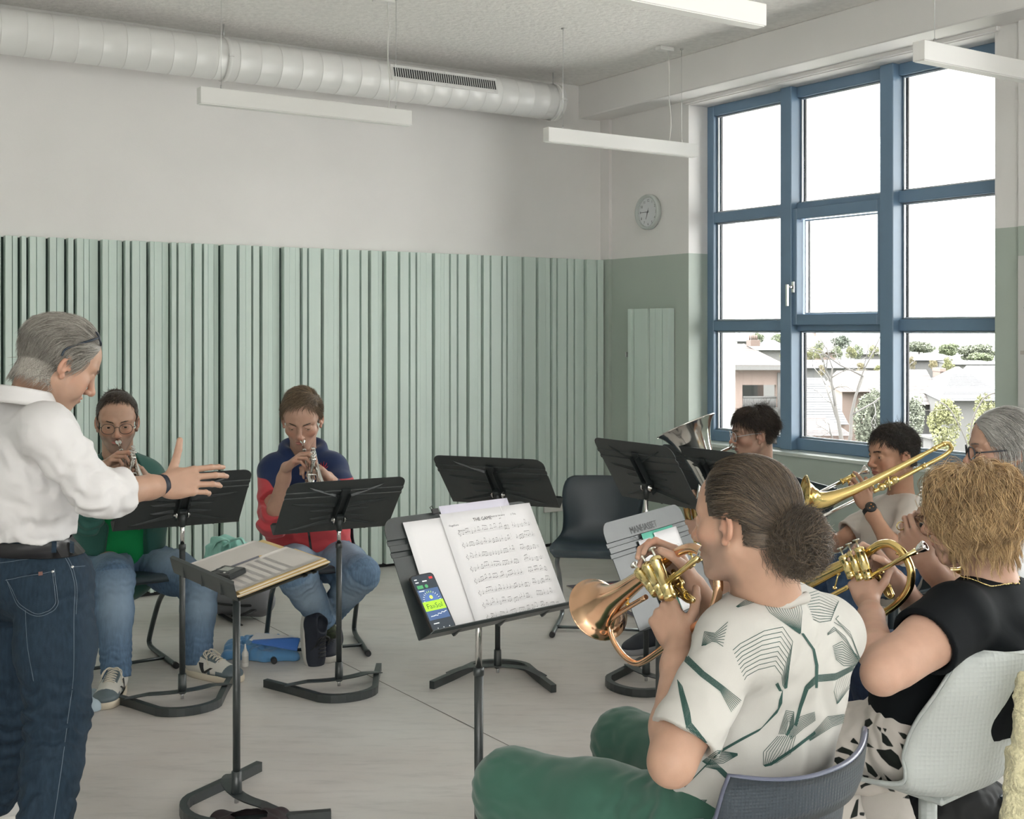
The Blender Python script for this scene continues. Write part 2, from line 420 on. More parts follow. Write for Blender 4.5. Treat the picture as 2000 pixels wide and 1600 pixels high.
n2.links.new(fz.outputs[0], mx.inputs[0]); n2.links.new(tr.outputs[0], mx.inputs[1]); n2.links.new(gl.outputs[0], mx.inputs[2]); n2.links.new(mx.outputs[0], ou.inputs[0])
m_glass = gm
for k, (a, b) in enumerate(OPEN): window(k+1, a, b, k == 0)

# ---------------------------------------------------------------- slatted acoustic cladding
E1 = '8K 65t 100K 145K 200t 257K 312t 360K 408K 463t 498t 552K 602t 653t 687M 724M 778v 818K 856t 905t 946M 984M 1033t 1073M 1126M 1160t 1197t 1228K 1317K 1367v 1401M 1446K 1493t 1522t 1567K 1611t 1650v 1678M 1713M'
E2 = '70K 103t 140v 172M 204M 272M 316K 343t 372v 395K 468K 525M 560M 585v 617v 650K 690v 711v 740M 780M 830K 870t 890v 910M 950M 1010M 1036M 1071v 1095v 1122M 1190K 1215t 1244v 1270M 1297M 1350M 1387M 1412t 1437v 1449M 1505M 1543K'
edges = [(float(e[:-1])/2.857, e[-1]) for e in E1.split()]+[(600+float(e[:-1])/2.6667, e[-1]) for e in E2.split()]
def px_t(px):   # t on the back wall (board face plane) seen at that column
    k = (px-1000)/FPX; c = CORN+D2*0.05
    return (c[0]-k*c[1])/(D1[0]-k*D1[1])
lev = 0.03; bds = []
ts = [(px_t(x), k) for x, k in edges]
pre = [(ts[0][0]+d, k) for d, k in [(0.09*i, 'KtMvtKtM'[i % 8]) for i in range(46, 0, -1)]]
allb = pre+ts
pl = MB(); plv = []
for i, (t, k) in enumerate(allb):
    if k == 'K': lev = 0.060
    elif k == 'M': lev = 0.052 if lev < 0.045 else lev
    elif k == 't': lev = max(0.018, lev-0.016)
    else: lev = max(0.014, lev-0.006)
    t2 = allb[i+1][0] if i+1 < len(allb) else 0.012
    g = {'K': 0.017, 'M': 0.012, 't': 0.006, 'v': 0.003}[k]
    tl, tr_ = t-g, t2+0.0005
    if tl-tr_ < 0.006: continue
    pl.box(BW((tl+tr_)/2, lev/2+0.002, (0.022+2.0)/2), (tl-tr_, lev, 1.978), RB, 0, bev=0.0012)
pl.box(BW(4.3, 0.003, 1.02), (8.5, 0.004, 1.95), RB, 1)
tag(pl.build('acoustic_panel', [m_slat, m_slatshade]), 'pale green slatted acoustic panelling of uneven vertical boards along the back wall', 'wall panel')
o = MB(); o.box(BW(4.3, 0.015, 0.0105), (8.6, 0.03, 0.021), RB); o = o.build('baseboard_back', m_black); o['kind'] = 'structure'
# small panel on the window wall
sp = thing('acoustic_panel', 'narrow pale green slatted panel hanging below the clock on the window wall', 'wall panel', WW(0.47, 0.03, 0.7))
def pw_t(px, off=0.05): k = (px-1000)/FPX; c = CORN-D1*off; return (k*c[1]-c[0])/(D2[0]-k*D2[1])
pb = MB(); eds = [(1228, 'K'), (1236, 't'), (1253, 'K'), (1268, 'v'), (1280, 'M'), (1294, 'M'), (1307, 'E')]
lv = 0.06
zt = 1.5+(645-603)*8.05/FPX
for i in range(len(eds)-1):
    a_, b_ = pw_t(eds[i][0]), pw_t(eds[i+1][0]); k = eds[i][1]
    lv = {'K': 0.06, 'M': 0.052, 't': 0.04, 'v': 0.048}[k]
    pb.box(WW((a_+b_)/2+0.003, lv/2+0.004, (0.62+zt)/2), (b_-a_-0.007, lv, zt-0.62), RW, 0, bev=0.0012)
pb.box(WW((pw_t(1226)+pw_t(1307))/2, 0.010, (0.62+zt)/2), (pw_t(1307)-pw_t(1226)-0.01, 0.018, zt-0.64), RW, 1)
pb.build('slatted_front', [m_slat, m_slatshade], sp)
for px in (1225, 1308):
    hk = MB(); hk.box(WW(pw_t(px, 0.02), 0.02, 1.33), (0.012, 0.03, 0.035), RW, bev=0.002); hk.build('bracket', m_steel, sp)

# ---------------------------------------------------------------- duct
dc = lambda t: BW(t, 0.25, 3.03)
T0 = 0.60; R0 = 0.118
dt = thing('air_duct', 'white spiral air duct under the ceiling along the back wall', 'duct', dc(4))
prof = []
N = 180
tt = np.linspace(T0, 8.6, N)
d = MB(); rad = []
pts = []; rs = []
t = T0; k = 0
seams = []
while t < 8.4:
    pts += [dc(t), dc(t+0.1185), dc(t+0.120), dc(t+0.1225), dc(t+0.124)]; rs += [R0, R0, R0+0.0016, R0+0.0016, R0]; t += 0.125
d.tube(pts, rs, 40, cap=False); d.build('duct_pipe', m_duct, dt)
cp = MB(); cp.lathe([(R0+0.004, 0.05), (R0+0.004, -0.005), (R0-0.008, -0.02), (R0-0.03, -0.026), (0.0005, -0.028)], dc(T0), -D1, 40); cp.build('end_cap', m_duct, dt)
for i, t in enumerate((0.62, 2.905, 5.6)):
    c = MB(); c.lathe([(R0+0.001, -0.012), (R0+0.006, -0.011), (R0+0.006, 0.011), (R0+0.001, 0.012)], dc(t), D1, 40)
    c.box(dc(t)+D2*(R0+0.012), (0.03, 0.02, 0.012), RB); c.build('pipe_clamp', m_duct, dt)
    c = MB(); c.cyl(dc(t)+UZ*R0, dc(t)+UZ*(CEIL-3.03), 0.004, n=8); c.build('hanger_rod', m_steel, dt)
# grille on the duct
g = MB(); th = math.radians(8); nv = D2*math.cos(th)-UZ*math.sin(th)*-0.2; nv = nrm(D2*0.96+UZ*0.28); uv = np.cross(nv, D1); uv = nrm(uv if uv[2] > 0 else -uv)
def dt_t(px): k = (px-1000)/FPX; c = dc(0); c = c+D2*R0; return (c[0]-k*c[1])/(D1[0]-k*D1[1])
ta, tb = dt_t(764), dt_t(972); gcn = dc((ta+tb)/2)+nv*(R0-0.003); RG = np.stack([-D1, nv, uv], 1)
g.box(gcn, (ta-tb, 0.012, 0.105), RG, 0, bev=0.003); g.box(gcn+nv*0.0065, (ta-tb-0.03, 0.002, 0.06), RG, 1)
nb = 46
for i in range(nb+1):
    t = -(ta-tb-0.03)/2+(ta-tb-0.03)*i/nb; g.box(gcn-D1*t+nv*0.0085, (0.0035, 0.006, 0.06), RG, 0)
for i in (-1, 0, 1):
    for q in (-1, 1): g.sphere(gcn-D1*i*(ta-tb-0.03)/2*0.97+nv*0.006+uv*q*0.042, 0.003, 2, 8)
g.build('vent_grille', [m_duct, m_grille, m_steel], dt)

# ---------------------------------------------------------------- suspended lamps
def lamp(a, label, wires, cable, L=1.13):
    """a: left end (top, axis) of the housing"""
    a = np.asarray(a); c = a+D1*L/2; h, w = 0.078, 0.058
    r = thing('pendant_lamp', label, 'lamp', c, 'linear pendant lamps')
    b = MB(); b.box(c-UZ*h/2, (L, w, h), RB, 0, bev=0.002); b.build('housing', m_lampw, r)
    b = MB(); b.box(c-UZ*(h+0.0005), (L-0.012, w-0.012, 0.004), RB); b.build('diffuser', m_lampd, r)
    for t in wires:
        b = MB(); q = a+D1*t; b.cyl(q, V(q[0], q[1], CEIL), 0.0011, n=6); b.cyl(q, q+UZ*0.022, 0.004, n=8); b.cyl(V(q[0], q[1], CEIL-0.008), V(q[0], q[1], CEIL), 0.01, n=10); b.build('wire', m_steel, r)
    if cable is not None:
        q = a+D1*cable; p = [q+UZ*z+D2*0.01*math.sin(z*9)+D1*0.006*math.sin(z*17) for z in np.linspace(0, CEIL-q[2]-0.02, 14)]
        b = MB(); b.tube(p, 0.0026, 8); b.build('cable', mat('white cable', (0.75, 0.74, 0.70), 0.5), r)
        b = MB(); b.box(V(p[-1][0]-0.02, p[-1][1], CEIL-0.012), (0.11, 0.05, 0.024), RB, bev=0.003); b.build('ceiling_box', m_lampw, r)
    return r
ztop = 2.65
def at_z(px, py, z): Y = (CH-z)*FPX/(py-HZ); return V((px-1000)/FPX*Y, Y, z)
lamp(at_z(388, 170, ztop), 'white linear pendant lamp hanging left, in front of the air duct', (0.11, 1.05), 1.005)
lamp(at_z(1066, 249, ztop), 'bright white linear pendant lamp hanging left of the clock and window', (0.12, 1.02), 0.92)
e = at_z(1486, 11, ztop); lamp(e-D1*1.13, 'white linear pendant lamp cut by the top edge of the photo', (0.12, 1.02), 0.6)
lamp(at_z(1794, 80, ztop), 'white linear pendant lamp crossing the top of the window at right', (0.10, 1.02), 0.92)

# ---------------------------------------------------------------- wall clock
Yc = WW(pw_t(1261, 0.04), 0, 0); tcx = pw_t(1261, 0.04)
cc = WW(tcx, 0.0, 1.5+(645-414)*WW(tcx, 0.04, 0)[1]/FPX); RCK = 0.120
ck = thing('wall_clock', 'round wall clock with pale grey rim showing quarter to seven', 'clock', cc)
rim = MB(); rim.lathe([(RCK-0.012, 0.002), (RCK, 0.003), (RCK, 0.030), (RCK-0.004, 0.040), (RCK-0.010, 0.042), (RCK-0.016, 0.038), (RCK-0.018, 0.018)], cc, -D1, 56)
rim.build('rim', mat('pale grey plastic', (0.58, 0.62, 0.60), 0.35), ck)
fa = MB(); fa.lathe([(RCK-0.016, 0.018), (0.0005, 0.018)], cc, -D1, 56); fa.build('dial', mat('white dial', (0.76, 0.78, 0.80), 0.4), ck)
num = MB(); fc = cc-D1*0.0192
for h_ in range(1, 13):
    a_ = math.pi/2-h_*math.pi/6; r_ = 0.080
    letter(num, str(h_), 0.026, fc+D2*(r_*math.cos(a_))+UZ*(r_*math.sin(a_)-0.0095), D2, UZ, 0, 'CENTER')
for h_ in range(60):
    a_ = h_*math.pi/30; u_ = D2*math.cos(a_)+UZ*math.sin(a_); w_ = D2*-math.sin(a_)+UZ*math.cos(a_); w_ = w_*(0.0009 if h_ % 5 else 0.0016)
    num.quad(fc+u_*0.097-w_, fc+u_*0.102-w_, fc+u_*0.102+w_, fc+u_*0.097+w_)
num.build('numerals', mat('dark grey print', (0.10, 0.10, 0.11), 0.6), ck)
def hand_(ang, L_, w_, name, z_, mm):
    b = MB(); u_ = D2*math.sin(ang)+UZ*math.cos(ang); v_ = D2*math.cos(ang)-UZ*math.sin(ang); q = fc-D1*z_
    b.prism([q-u_*0.014-v_*w_, q-u_*0.014+v_*w_, q+u_*L_+v_*w_*0.6, q+u_*L_-v_*w_*0.6], -D1*0.0008); b.build(name, mm, ck)
mk = mat('dark hands', (0.04, 0.04, 0.045), 0.5)
hand_(math.radians(202), 0.052, 0.0022, 'hour_hand', 0.003, mk); hand_(math.radians(270), 0.078, 0.0018, 'minute_hand', 0.005, mk); hand_(math.radians(25), 0.03, 0.0008, 'second_hand', 0.007, mk)

# socket strip on the back wall
tk = px_t(1094); sk = MB()
zz = 1.5-(985-645)*BW(tk, .07, 0)[1]/FPX
so = thing('power_socket', 'white double wall socket on the green boards beside the empty chair', 'socket', BW(tk, 0.07, zz))
sk.box(BW(tk, 0.068, zz), (0.30, 0.018, 0.095), RB, 0, bev=0.004); sk.build('cover_plate', mat('white socket plastic', (0.78, 0.77, 0.74), 0.35), so)
for q in (-0.05, 0.05):
    s = MB(); s.lathe([(0.022, 0.0102), (0.020, 0.004), (0.0004, 0.004)], BW(tk+q, 0.068, zz), D2, 20)
    for w_ in (-0.009, 0.009): s.cyl(BW(tk+q+w_, 0.073, zz), BW(tk+q+w_, 0.0735, zz), 0.003, n=8, m=1)
    s.build('outlet', [mat('socket recess', (0.6, 0.59, 0.56), 0.4), m_black], so)

# poster at the right edge
ps = MB(); pt0 = pw_t(1988, 0.03); zt_ = 1.5+(645-500)*WW(pt0, 0.03, 0)[1]/FPX; zb_ = 1.5-(800-645)*WW(pt0, .03, 0)[1]/FPX-0.02
wps = 0.62; Hp = zt_-zb_
ps.box(WW(pt0+wps/2, 0.0275, (zt_+zb_)/2), (wps, 0.003, Hp), RW, 0)
pp = ps.build('poster', mat('poster paper', (0.62, 0.62, 0.60), 0.45)); tag(pp, 'printed poster on the green wall right of the window', 'poster')
q = MB(); pf = lambda u, v: WW(pt0+u*wps, 0.0295, zt_-v*Hp)
poly = [(0.05, .33), (0.08, .27), (0.15, .235), (.3, .20), (.5, .25), (.55, .4), (.3, .42), (.2, .36), (.12, .34), (.07, .36)]
q.prism([pf(*p) for p in poly], -D1*0.0004, 0)
for r0, r1, n_ in ((.43, .54, 8), (.70, .77, 6)):
    for i in range(n_): q.prism([pf(.06+.05*i, r0), pf(.085+.05*i, r0), pf(.085+.05*i, r1), pf(.06+.05*i, r1)], -D1*0.0004, 1)
q.prism([pf(.02, .60), pf(.98, .60), pf(.98, .625), pf(.02, .625)], -D1*0.0004, 2)
for i in range(5): q.prism([pf(.08, .80+.02*i), pf(.9, .80+.02*i), pf(.9, .806+.02*i), pf(.08, .806+.02*i)], -D1*0.0004, 2)
q.build('poster_print', [mat('grey photo print', (0.17, 0.17, 0.17), 0.5), mat('dark print', (0.09, 0.075, 0.07), 0.5), mat('pale brown print', (0.48, 0.45, 0.42), 0.5)], pp)
# ---------------------------------------------------------------- daylight, rear fill and camera
w = bpy.data.worlds.new('overcast sky'); SC.world = w; w.use_nodes = True
wn = w.node_tree; bg = wn.nodes['Background']
tcw = wn.nodes.new('ShaderNodeTexCoord'); sx = wn.nodes.new('ShaderNodeSeparateXYZ'); wn.links.new(tcw.outputs['Generated'], sx.inputs[0])
mr = wn.nodes.new('ShaderNodeMapRange'); mr.inputs['From Min'].default_value = 0.0; mr.inputs['From Max'].default_value = 1.0; mr.inputs['To Min'].default_value = SKY_H; mr.inputs['To Max'].default_value = SKY_Z
wn.links.new(sx.outputs['Z'], mr.inputs['Value']); wn.links.new(mr.outputs['Result'], bg.inputs['Strength']); bg.inputs['Color'].default_value = (1.0, 0.985, 0.972, 1)   # overcast: zenith brighter than horizon
def area(name, c, ax, ay, sx, sy, power, portal=False, col=(1, 0.965, 0.945)):
    """area lamp at c spanned by ax, ay; shines along ax x ay negated"""
    ld = bpy.data.lights.new(name, 'AREA'); ld.shape = 'RECTANGLE'; ld.size = sx; ld.size_y = sy; ld.energy = power; ld.color = col
    ld.cycles.is_portal = portal
    lo = bpy.data.objects.new(name, ld); COL.objects.link(lo); ax = nrm(ax); ay = nrm(ay); az = np.cross(ax, ay)
    lo.matrix_world = Matrix(((ax[0], ay[0], az[0], c[0]), (ax[1], ay[1], az[1], c[1]), (ax[2], ay[2], az[2], c[2]), (0, 0, 0, 1)))
    return lo
for k, (a, b) in enumerate(OPEN):
    c = WW((a+b)/2, -0.30, (WZ0+WZ1)/2)
    area('window_portal', c, -D2, UZ, b-a, WZ1-WZ0, 1, True)         # lets the sky in
    if k: area('window_daylight', WW((a+b)/2, -0.36, (WZ0+WZ1)/2), -D2, UZ, b-a, WZ1-WZ0, LIGHT_SIDE)
c0 = BW(ROOM_T/2, 0, 0)+D2*(WIN_T-0.15)
area('rear_fill_lamp', c0+UZ*1.9, D1, UZ, 5.0, 2.2, LIGHT_REAR)  # unseen lamp added as soft fill; the rear wall has no window
cam = bpy.data.cameras.new('camera'); cam.sensor_fit = 'HORIZONTAL'; cam.sensor_width = 36; cam.lens = FPX/2000*36; cam.shift_y = -(800-HZ)/2000; cam.clip_end = 3000; cam.clip_start = 0.05
co = bpy.data.objects.new('camera', cam); COL.objects.link(co); co.location = (0, 0, CH); co.rotation_euler = (math.pi/2, 0, 0); SC.camera = co
SC.view_settings.view_transform = 'Standard'; SC.view_settings.look = 'None'; SC.view_settings.gamma = 1; SC.view_settings.exposure = EXPO
SC.cycles.max_bounces = 9; SC.cycles.diffuse_bounces = 5; SC.cycles.glossy_bounces = 4; SC.cycles.transparent_max_bounces = 16
SC.cycles.use_denoising = True; SC.cycles.sample_clamp_indirect = 6; SC.cycles.caustics_reflective = False; SC.cycles.caustics_refractive = False
# ---------------------------------------------------------------- music stands
m_stand = mat('black textured powder coat', (0.022, 0.028, 0.029), 0.38, var=0.1, vscale=40, bump=0.08, bscale=600, spec=0.75)
m_standrib = mat('black powder coat rib', (0.02, 0.025, 0.026), 0.4)
m_rubber = mat('black rubber', (0.02, 0.02, 0.022), 0.6)
DW, DH = 0.508, 0.318
class Stand: pass
def music_stand(label, pole, n, lip_z, tilt, base_n=None, outer=0.40):
    """pole: (x, y) on the floor, n: horizontal direction to the reader, tilt: degrees from vertical"""
    S = Stand(); n = nrm(V(n[0], n[1], 0)); a = math.radians(tilt); e = np.cross(n, UZ)*-1   # e: reader's left to right seen from the reader
    u = UZ*math.cos(a)-n*math.sin(a); N = n*math.cos(a)+UZ*math.sin(a)
    p0 = V(pole[0], pole[1], 0); top = V(pole[0], pole[1], lip_z+0.10*u[2]-0.03*N[2])
    Lc = top-0.10*u+0.03*N
    S.e, S.u, S.N, S.L, S.n = e, u, N, Lc, n
    S.at = lambda x, y, z=0.0: Lc+e*x+u*y+N*z
    r = thing('music_stand', label, 'music stand', p0, 'music stands'); S.root = r
    # desk plate with two pressed grooves and rounded top corners
    vs_ = [0.0, 0.10, 0.195, 0.212, 0.214, 0.226, 0.228, 0.244, 0.246, 0.258, 0.260, 0.275, 0.290, 0.301, 0.309, 0.314, 0.3165, DH]
    def wd(v):
        r_ = 0.04
        if v <= DH-r_: return DW/2-0.008*(1-v/DH)*0
        q = v-(DH-r_); return DW/2-r_+math.sqrt(max(r_*r_-q*q, 0))
    rows = []
    for v in vs_:
        off = -0.004 if (0.214 <= v <= 0.226 or 0.246 <= v <= 0.258) else 0.0
        w_ = wd(v); rows.append([S.at(x*w_, v, off) for x in np.linspace(-1, 1, 9)])
    b = MB(); b.grid(rows, -N*-0.002+np.zeros((len(vs_), 9, 3)), smooth=False); b.build('desk', m_stand, r)
    # lip
    b = MB(); dl = 0.058
    prof = [(0, 0), (0.02, -0.0015), (dl-0.006, -0.002), (dl, 0.004)]
    rows = [[S.at(x*(DW/2-(0.010 if k == 3 else 0)), y, z) for x in np.linspace(-1, 1, 5)] for k, (z, y) in enumerate(prof)]
    b.grid(rows, np.zeros((4, 5, 3))+u*0.002, smooth=False)
    for x in (-0.15, 0.0, 0.15): b.prism([S.at(x-0.003, -0.002, 0.0), S.at(x-0.003, -0.010, 0.004), S.at(x-0.003, -0.003, 0.045)], e*0.006)
    b.build('lip', m_stand, r)
    # pressed ribs on the back
    b = MB()
    for sx in (-1, 1):
        for (x0, y0, x1, y1, w_) in ((0.03, 0.225, 0.165, 0.285, 0.006), (0.03, 0.165, 0.215, 0.188, 0.014), (0.03, 0.135, 0.13, 0.138, 0.012), (0.03, 0.095, 0.125, 0.088, 0.012), (0.03, 0.07, 0.20, 0.022, 0.013)):
            p, q = S.at(sx*x0, y0, -0.003), S.at(sx*x1, y1, -0.003); d_ = nrm(q-p); s_ = np.cross(d_, N)
            b.add([p-s_*w_, p+s_*w_, q+s_*0.003, q-s_*0.003, p-N*0.009, lerp(p, q, .8)-N*0.005], [(0, 4, 5, 3), (1, 2, 5, 4), (2, 3, 5), (0, 1, 4)])
    b.build('stiffening_ribs', m_standrib, r)
    # bracket channel, hinge and knobs
    RD = np.stack([e, -N, u], 1); b = MB()
    b.box(S.at(0, 0.165, -0.006), (0.040, 0.008, 0.20), RD, bev=0.001)
    for sx in (-1, 1): b.box(S.at(sx*0.018, 0.155, -0.017), (0.004, 0.022, 0.185), RD, bev=0.001)
    b.box(S.at(0, 0.10, -0.026), (0.032, 0.022, 0.05), RD, bev=0.003)
    b.cyl(top-UZ*0.045, top+UZ*0.01, 0.0125, n=16); b.build('bracket', m_standrib, r)
    for sx in (-1, 1):
        b = MB(); c = S.at(sx*0.021, 0.10, -0.026)
        b.lathe([(0.0005, 0), (0.014, 0), (0.015, 0.002), (0.013, 0.005), (0.0055, 0.006), (0.0055, 0.012), (0.0005, 0.013)], c, e*sx, 20); b.build('knob', m_chrome, r)
    # pole
    zs = min(outer, lip_z-0.02)
    b = MB(); b.cyl(p0+UZ*0.045, p0+UZ*zs, 0.0118, n=20); b.lathe([(0.0118, 0), (0.0142, 0.002), (0.0142, 0.02), (0.0118, 0.022)], p0+UZ*(zs-0.022), UZ, 20); b.build('pole', m_stand, r)
    b = MB(); b.cyl(p0+UZ*zs, top-UZ*0.02, 0.0085, n=16); b.build('inner_pole', m_chrome, r)
    b = MB(); b.lathe([(0.0118, 0.075), (0.0155, 0.074), (0.0175, 0.0), (0.0118, -0.006)], p0+UZ*0.045, UZ, 20); b.cyl(p0+UZ*0.02, p0+UZ*0.045, 0.007, n=12, m=1); b.build('pole_socket', [m_stand, m_steel], r)
    # base: bent square tube and arched bridge
    nb_ = n if base_n is None else nrm(V(base_n[0], base_n[1], 0)); eb_ = np.cross(UZ, nb_)
    lo = lambda x, y, z: p0+eb_*x+nb_*y+UZ*z
    arc = []
    for t in np.linspace(math.radians(208), math.radians(332), 11): arc.append((0.135*math.cos(t), -0.075+0.105*math.sin(t)+0.02))
    pts = [(-0.255, 0.195), (-0.19, 0.06)]+arc+[(0.19, 0.06), (0.255, 0.195)]
    b = MB(); b.tube([lo(x, y, 0.0165) for x, y in pts], 1.0, up=UZ, sq=(0.024, 0.032)); b.build('base_frame', m_stand, r)
    b = MB(); br = []
    for x in np.linspace(-0.205, 0.205, 17):
        k = 1-(abs(x)/0.205)**2.2; br.append((x, 0.075-0.05*0+0.02*0-0.075*k, 0.030+0.020*min(1, k*1.5)))
    b.tube([lo(*q) for q in br], 1.0, up=UZ, sq=(0.042, 0.004)); b.build('bridge', m_stand, r)
    return S
def xy(px, Y): return ((px-1000)/FPX*Y, Y)
S1 = music_stand('black music stand with its back turned, in front of the seated man in green', xy(356, 4.76), (-0.485, 0.875), 0.700, 41, outer=0.64)
S2 = music_stand('black music stand in front of the boy in the blue and red hoodie', xy(662, 4.93), (-0.47, 0.883), 0.655, 42, outer=0.615)
S3 = music_stand('black music stand alone before the slatted wall, above the open sheet music', xy(972, 5.12), (0.376, 0.927), 0.735, 44, base_n=(-0.1, -1), outer=0.66)
S4 = music_stand('black music stand left of the euphonium bell, in front of the empty chair', xy(1262, 5.0), (0.83, 0.558), 0.765, 32, outer=0.62)
S5 = music_stand('black music stand half hidden behind the head of the man with the hair bun', xy(1392, 5.3), (0.83, 0.558), 0.708, 32)
SG = music_stand('music stand holding the open sheet music and a phone, before the green trousers', xy(935, 3.11), (0.663, -0.749), 0.745, 30, outer=0.615)
SB = music_stand('music stand with lettered top edge and narrow music sheets, behind the copper flugelhorn', xy(1288, 3.60), (0.826, -0.563), 0.648, 24, outer=0.6)
SM = music_stand('low music stand tilted nearly flat beside the conductor, stacked with folders', xy(462, 3.71), (-0.804, -0.595), 0.712, 77, base_n=(0.80, 0.60), outer=0.675)

# ---------------------------------------------------------------- paper and music
m_paper = mat('white paper', (0.69, 0.68, 0.69), 0.7, var=0.01)
m_paper2 = mat('off white paper', (0.60, 0.575, 0.545), 0.75, var=0.02)
m_ink = mat('black printing ink', (0.035, 0.035, 0.04), 0.7)
m_inkl = mat('grey staff lines', (0.30, 0.30, 0.31), 0.7)
m_manila = mat('manila card', (0.62, 0.46, 0.22), 0.7, var=0.06)
def score(o, ux, uy, nz, w, h, rows, rng, left=0.07, right=0.96, top=0.82, bottom=0.05, gap=None, lh=0.0085, ink=1.0):
    """staves with notes on the page whose lower left corner is o; returns a mesh builder"""
    mb = MB(); pt = lambda x, y: o+ux*(x*w)+uy*(y*h)+nz*0.0007
    def bar(x0, y0, x1, y1, t, m=0):
        a, b = pt(x0, y0), pt(x1, y1); d = nrm(b-a); s = np.cross(nz, d)*t/2; mb.quad(a-s, b-s, b+s, a+s, m)
    sp = lh/4/h
    for r in range(rows):
        y = top-(top-bottom-0.05)*r/(rows-1)-0.03
        for (xa, xb) in ([(left, gap-0.015), (gap+0.03, right)] if gap else [(left, right)]):
            for k in range(5): bar(xa, y+k*sp-2*sp, xb, y+k*sp-2*sp, 0.00022, 1)
        # clef as a small curl
        if left:
            cx = left+0.012; prev = None
            for t in np.linspace(0, 1, 12):
                q = (cx+0.012*math.sin(t*9)*(1-0.3*t), y-4*sp+8.5*sp*t)
                if prev: bar(prev[0], prev[1], q[0], q[1], 0.0006)
                prev = q
        x = left+0.05
        while x < right-0.01:
            if gap and gap-0.02 < x < gap+0.035: x = gap+0.04
            n = rng.choice([1, 1, 2, 3, 4]); dx = rng.uniform(0.012, 0.020); hs = []
            y0 = rng.uniform(-3, 2)
            for k in range(n):
                if x+k*dx > right-0.012: break
                yy = y+(y0+rng.uniform(-1, 1))*sp; hs.append((x+k*dx, yy)); c = pt(x+k*dx, yy)
                mb.prism([c+ux*0.0012*math.cos(t)*1.1+uy*0.0009*math.sin(t)+ux*0.0003*math.sin(t) for t in np.linspace(0, 2*math.pi, 8)[:-1]], nz*0.00005)
                bar(x+k*dx+0.0045, yy, x+k*dx+0.0045, yy+5.5*sp, 0.00035)
            if len(hs) > 1: bar(hs[0][0]+0.0045, hs[0][1]+5.5*sp, hs[-1][0]+0.0045, hs[-1][1]+5.5*sp, 0.0009)
            x += dx*n+rng.uniform(0.006, 0.022)
            if rng.random() < 0.22: bar(x, y-2*sp, x, y+2*sp, 0.0003); x += 0.01
    return mb
def sheet(name, label, S, x0, x1, y0, y1, z, curl=0.0, m=None, cat='sheet music', rotd=0.0, mats=None, group=None):
    """a page lying on the desk of stand S"""
    b = MB(); rows = []; c = ((x0+x1)/2, (y0+y1)/2); cr, sr = math.cos(rotd), math.sin(rotd)
    for y in np.linspace(y0, y1, 9):
        row = []
        for x in np.linspace(x0, x1, 9):
            k = (x-x0)/(x1-x0); dx, dy = x-c[0], y-c[1]
            row.append(S.at(c[0]+dx*cr-dy*sr, c[1]+dx*sr+dy*cr, z+curl*4*k*(1-k)))
        rows.append(row)
    b.grid(rows, np.zeros((9, 9, 3))+S.N*0.0006)
    o = b.build(name, m or m_paper); tag(o, label, cat, group)
    cs = lambda x, y: (c[0]+(x-c[0])*cr-(y-c[1])*sr, c[1]+(x-c[0])*sr+(y-c[1])*cr)
    o0 = S.at(*cs(x0, y0), z); ux = nrm(S.at(*cs(x1, y0), z)-o0); uy = nrm(S.at(*cs(x0, y1), z)-o0)
    return o, o0, ux, uy
rg = random.Random(3)
# the open music on the front stand
sheet('sheet_music', 'pale lilac sheet sticking out above the open music on the front stand', SG, -0.065, 0.175, 0.030, 0.332, 0.003, m=mat('lilac paper', (0.66, 0.64, 0.74), 0.7))
sheet('sheet_music', 'blank white page left of the printed page on the front stand', SG, -0.195, 0.02, 0.006, 0.300, 0.005)
o, o0, ux, uy = sheet('sheet_music', 'printed sheet music titled THE GAME on the front music stand', SG, -0.075, 0.245, 0.004, 0.308, 0.008, curl=0.0)
W_, H_ = 0.32, 0.304
mb = score(o0, ux, uy, SG.N, W_, H_, 8, rg, left=0.12, right=0.93, top=0.83, bottom=0.02, gap=0.68, lh=0.0075)
q = lambda x, y: o0+ux*x*W_+uy*y*H_+SG.N*0.0008
letter(mb, 'THE GAME', 0.0135, q(0.32, 0.895), ux, uy)
letter(mb, 'Flugelhorn', 0.0075, q(0.055, 0.875), ux, uy); letter(mb, 'arr.', 0.006, q(0.60, 0.885), ux, uy)
letter(mb, 'MUSIC BY THE BAND', 0.0052, q(0.52, 0.91), ux, uy); letter(mb, '1 Trio', 0.0075, q(0.74, 0.905), ux, uy)
letter(mb, 'Moderato', 0.0058, q(0.13, 0.822), ux, uy)
mb.build('printed_notes', [m_ink, m_inkl], o)
bb = MB(); f = lambda x, y: q(x, y)
bb.quad(f(0.655, 0.0), f(0.662, 0.0), f(0.662, 1.0), f(0.655, 1.0)); bb.build('fold_line', mat('paper fold', (0.70, 0.69, 0.70), 0.7), o)
# clip behind the pages
b = MB(); b.box(SG.at(-0.085, 0.318, 0.008), (0.022, 0.006, 0.014), np.stack([SG.e, SG.N, SG.u], 1), bev=0.001)
for k in (-1, 1): b.tube([SG.at(-0.085+k*0.006, 0.322, 0.004), SG.at(-0.090+k*0.004, 0.332, 0.002), SG.at(-0.085, 0.336, 0.002)], 0.0009, 6)
tag(b.build('binder_clip', m_black), 'small black binder clip on the top edge of the front music stand', 'clip')
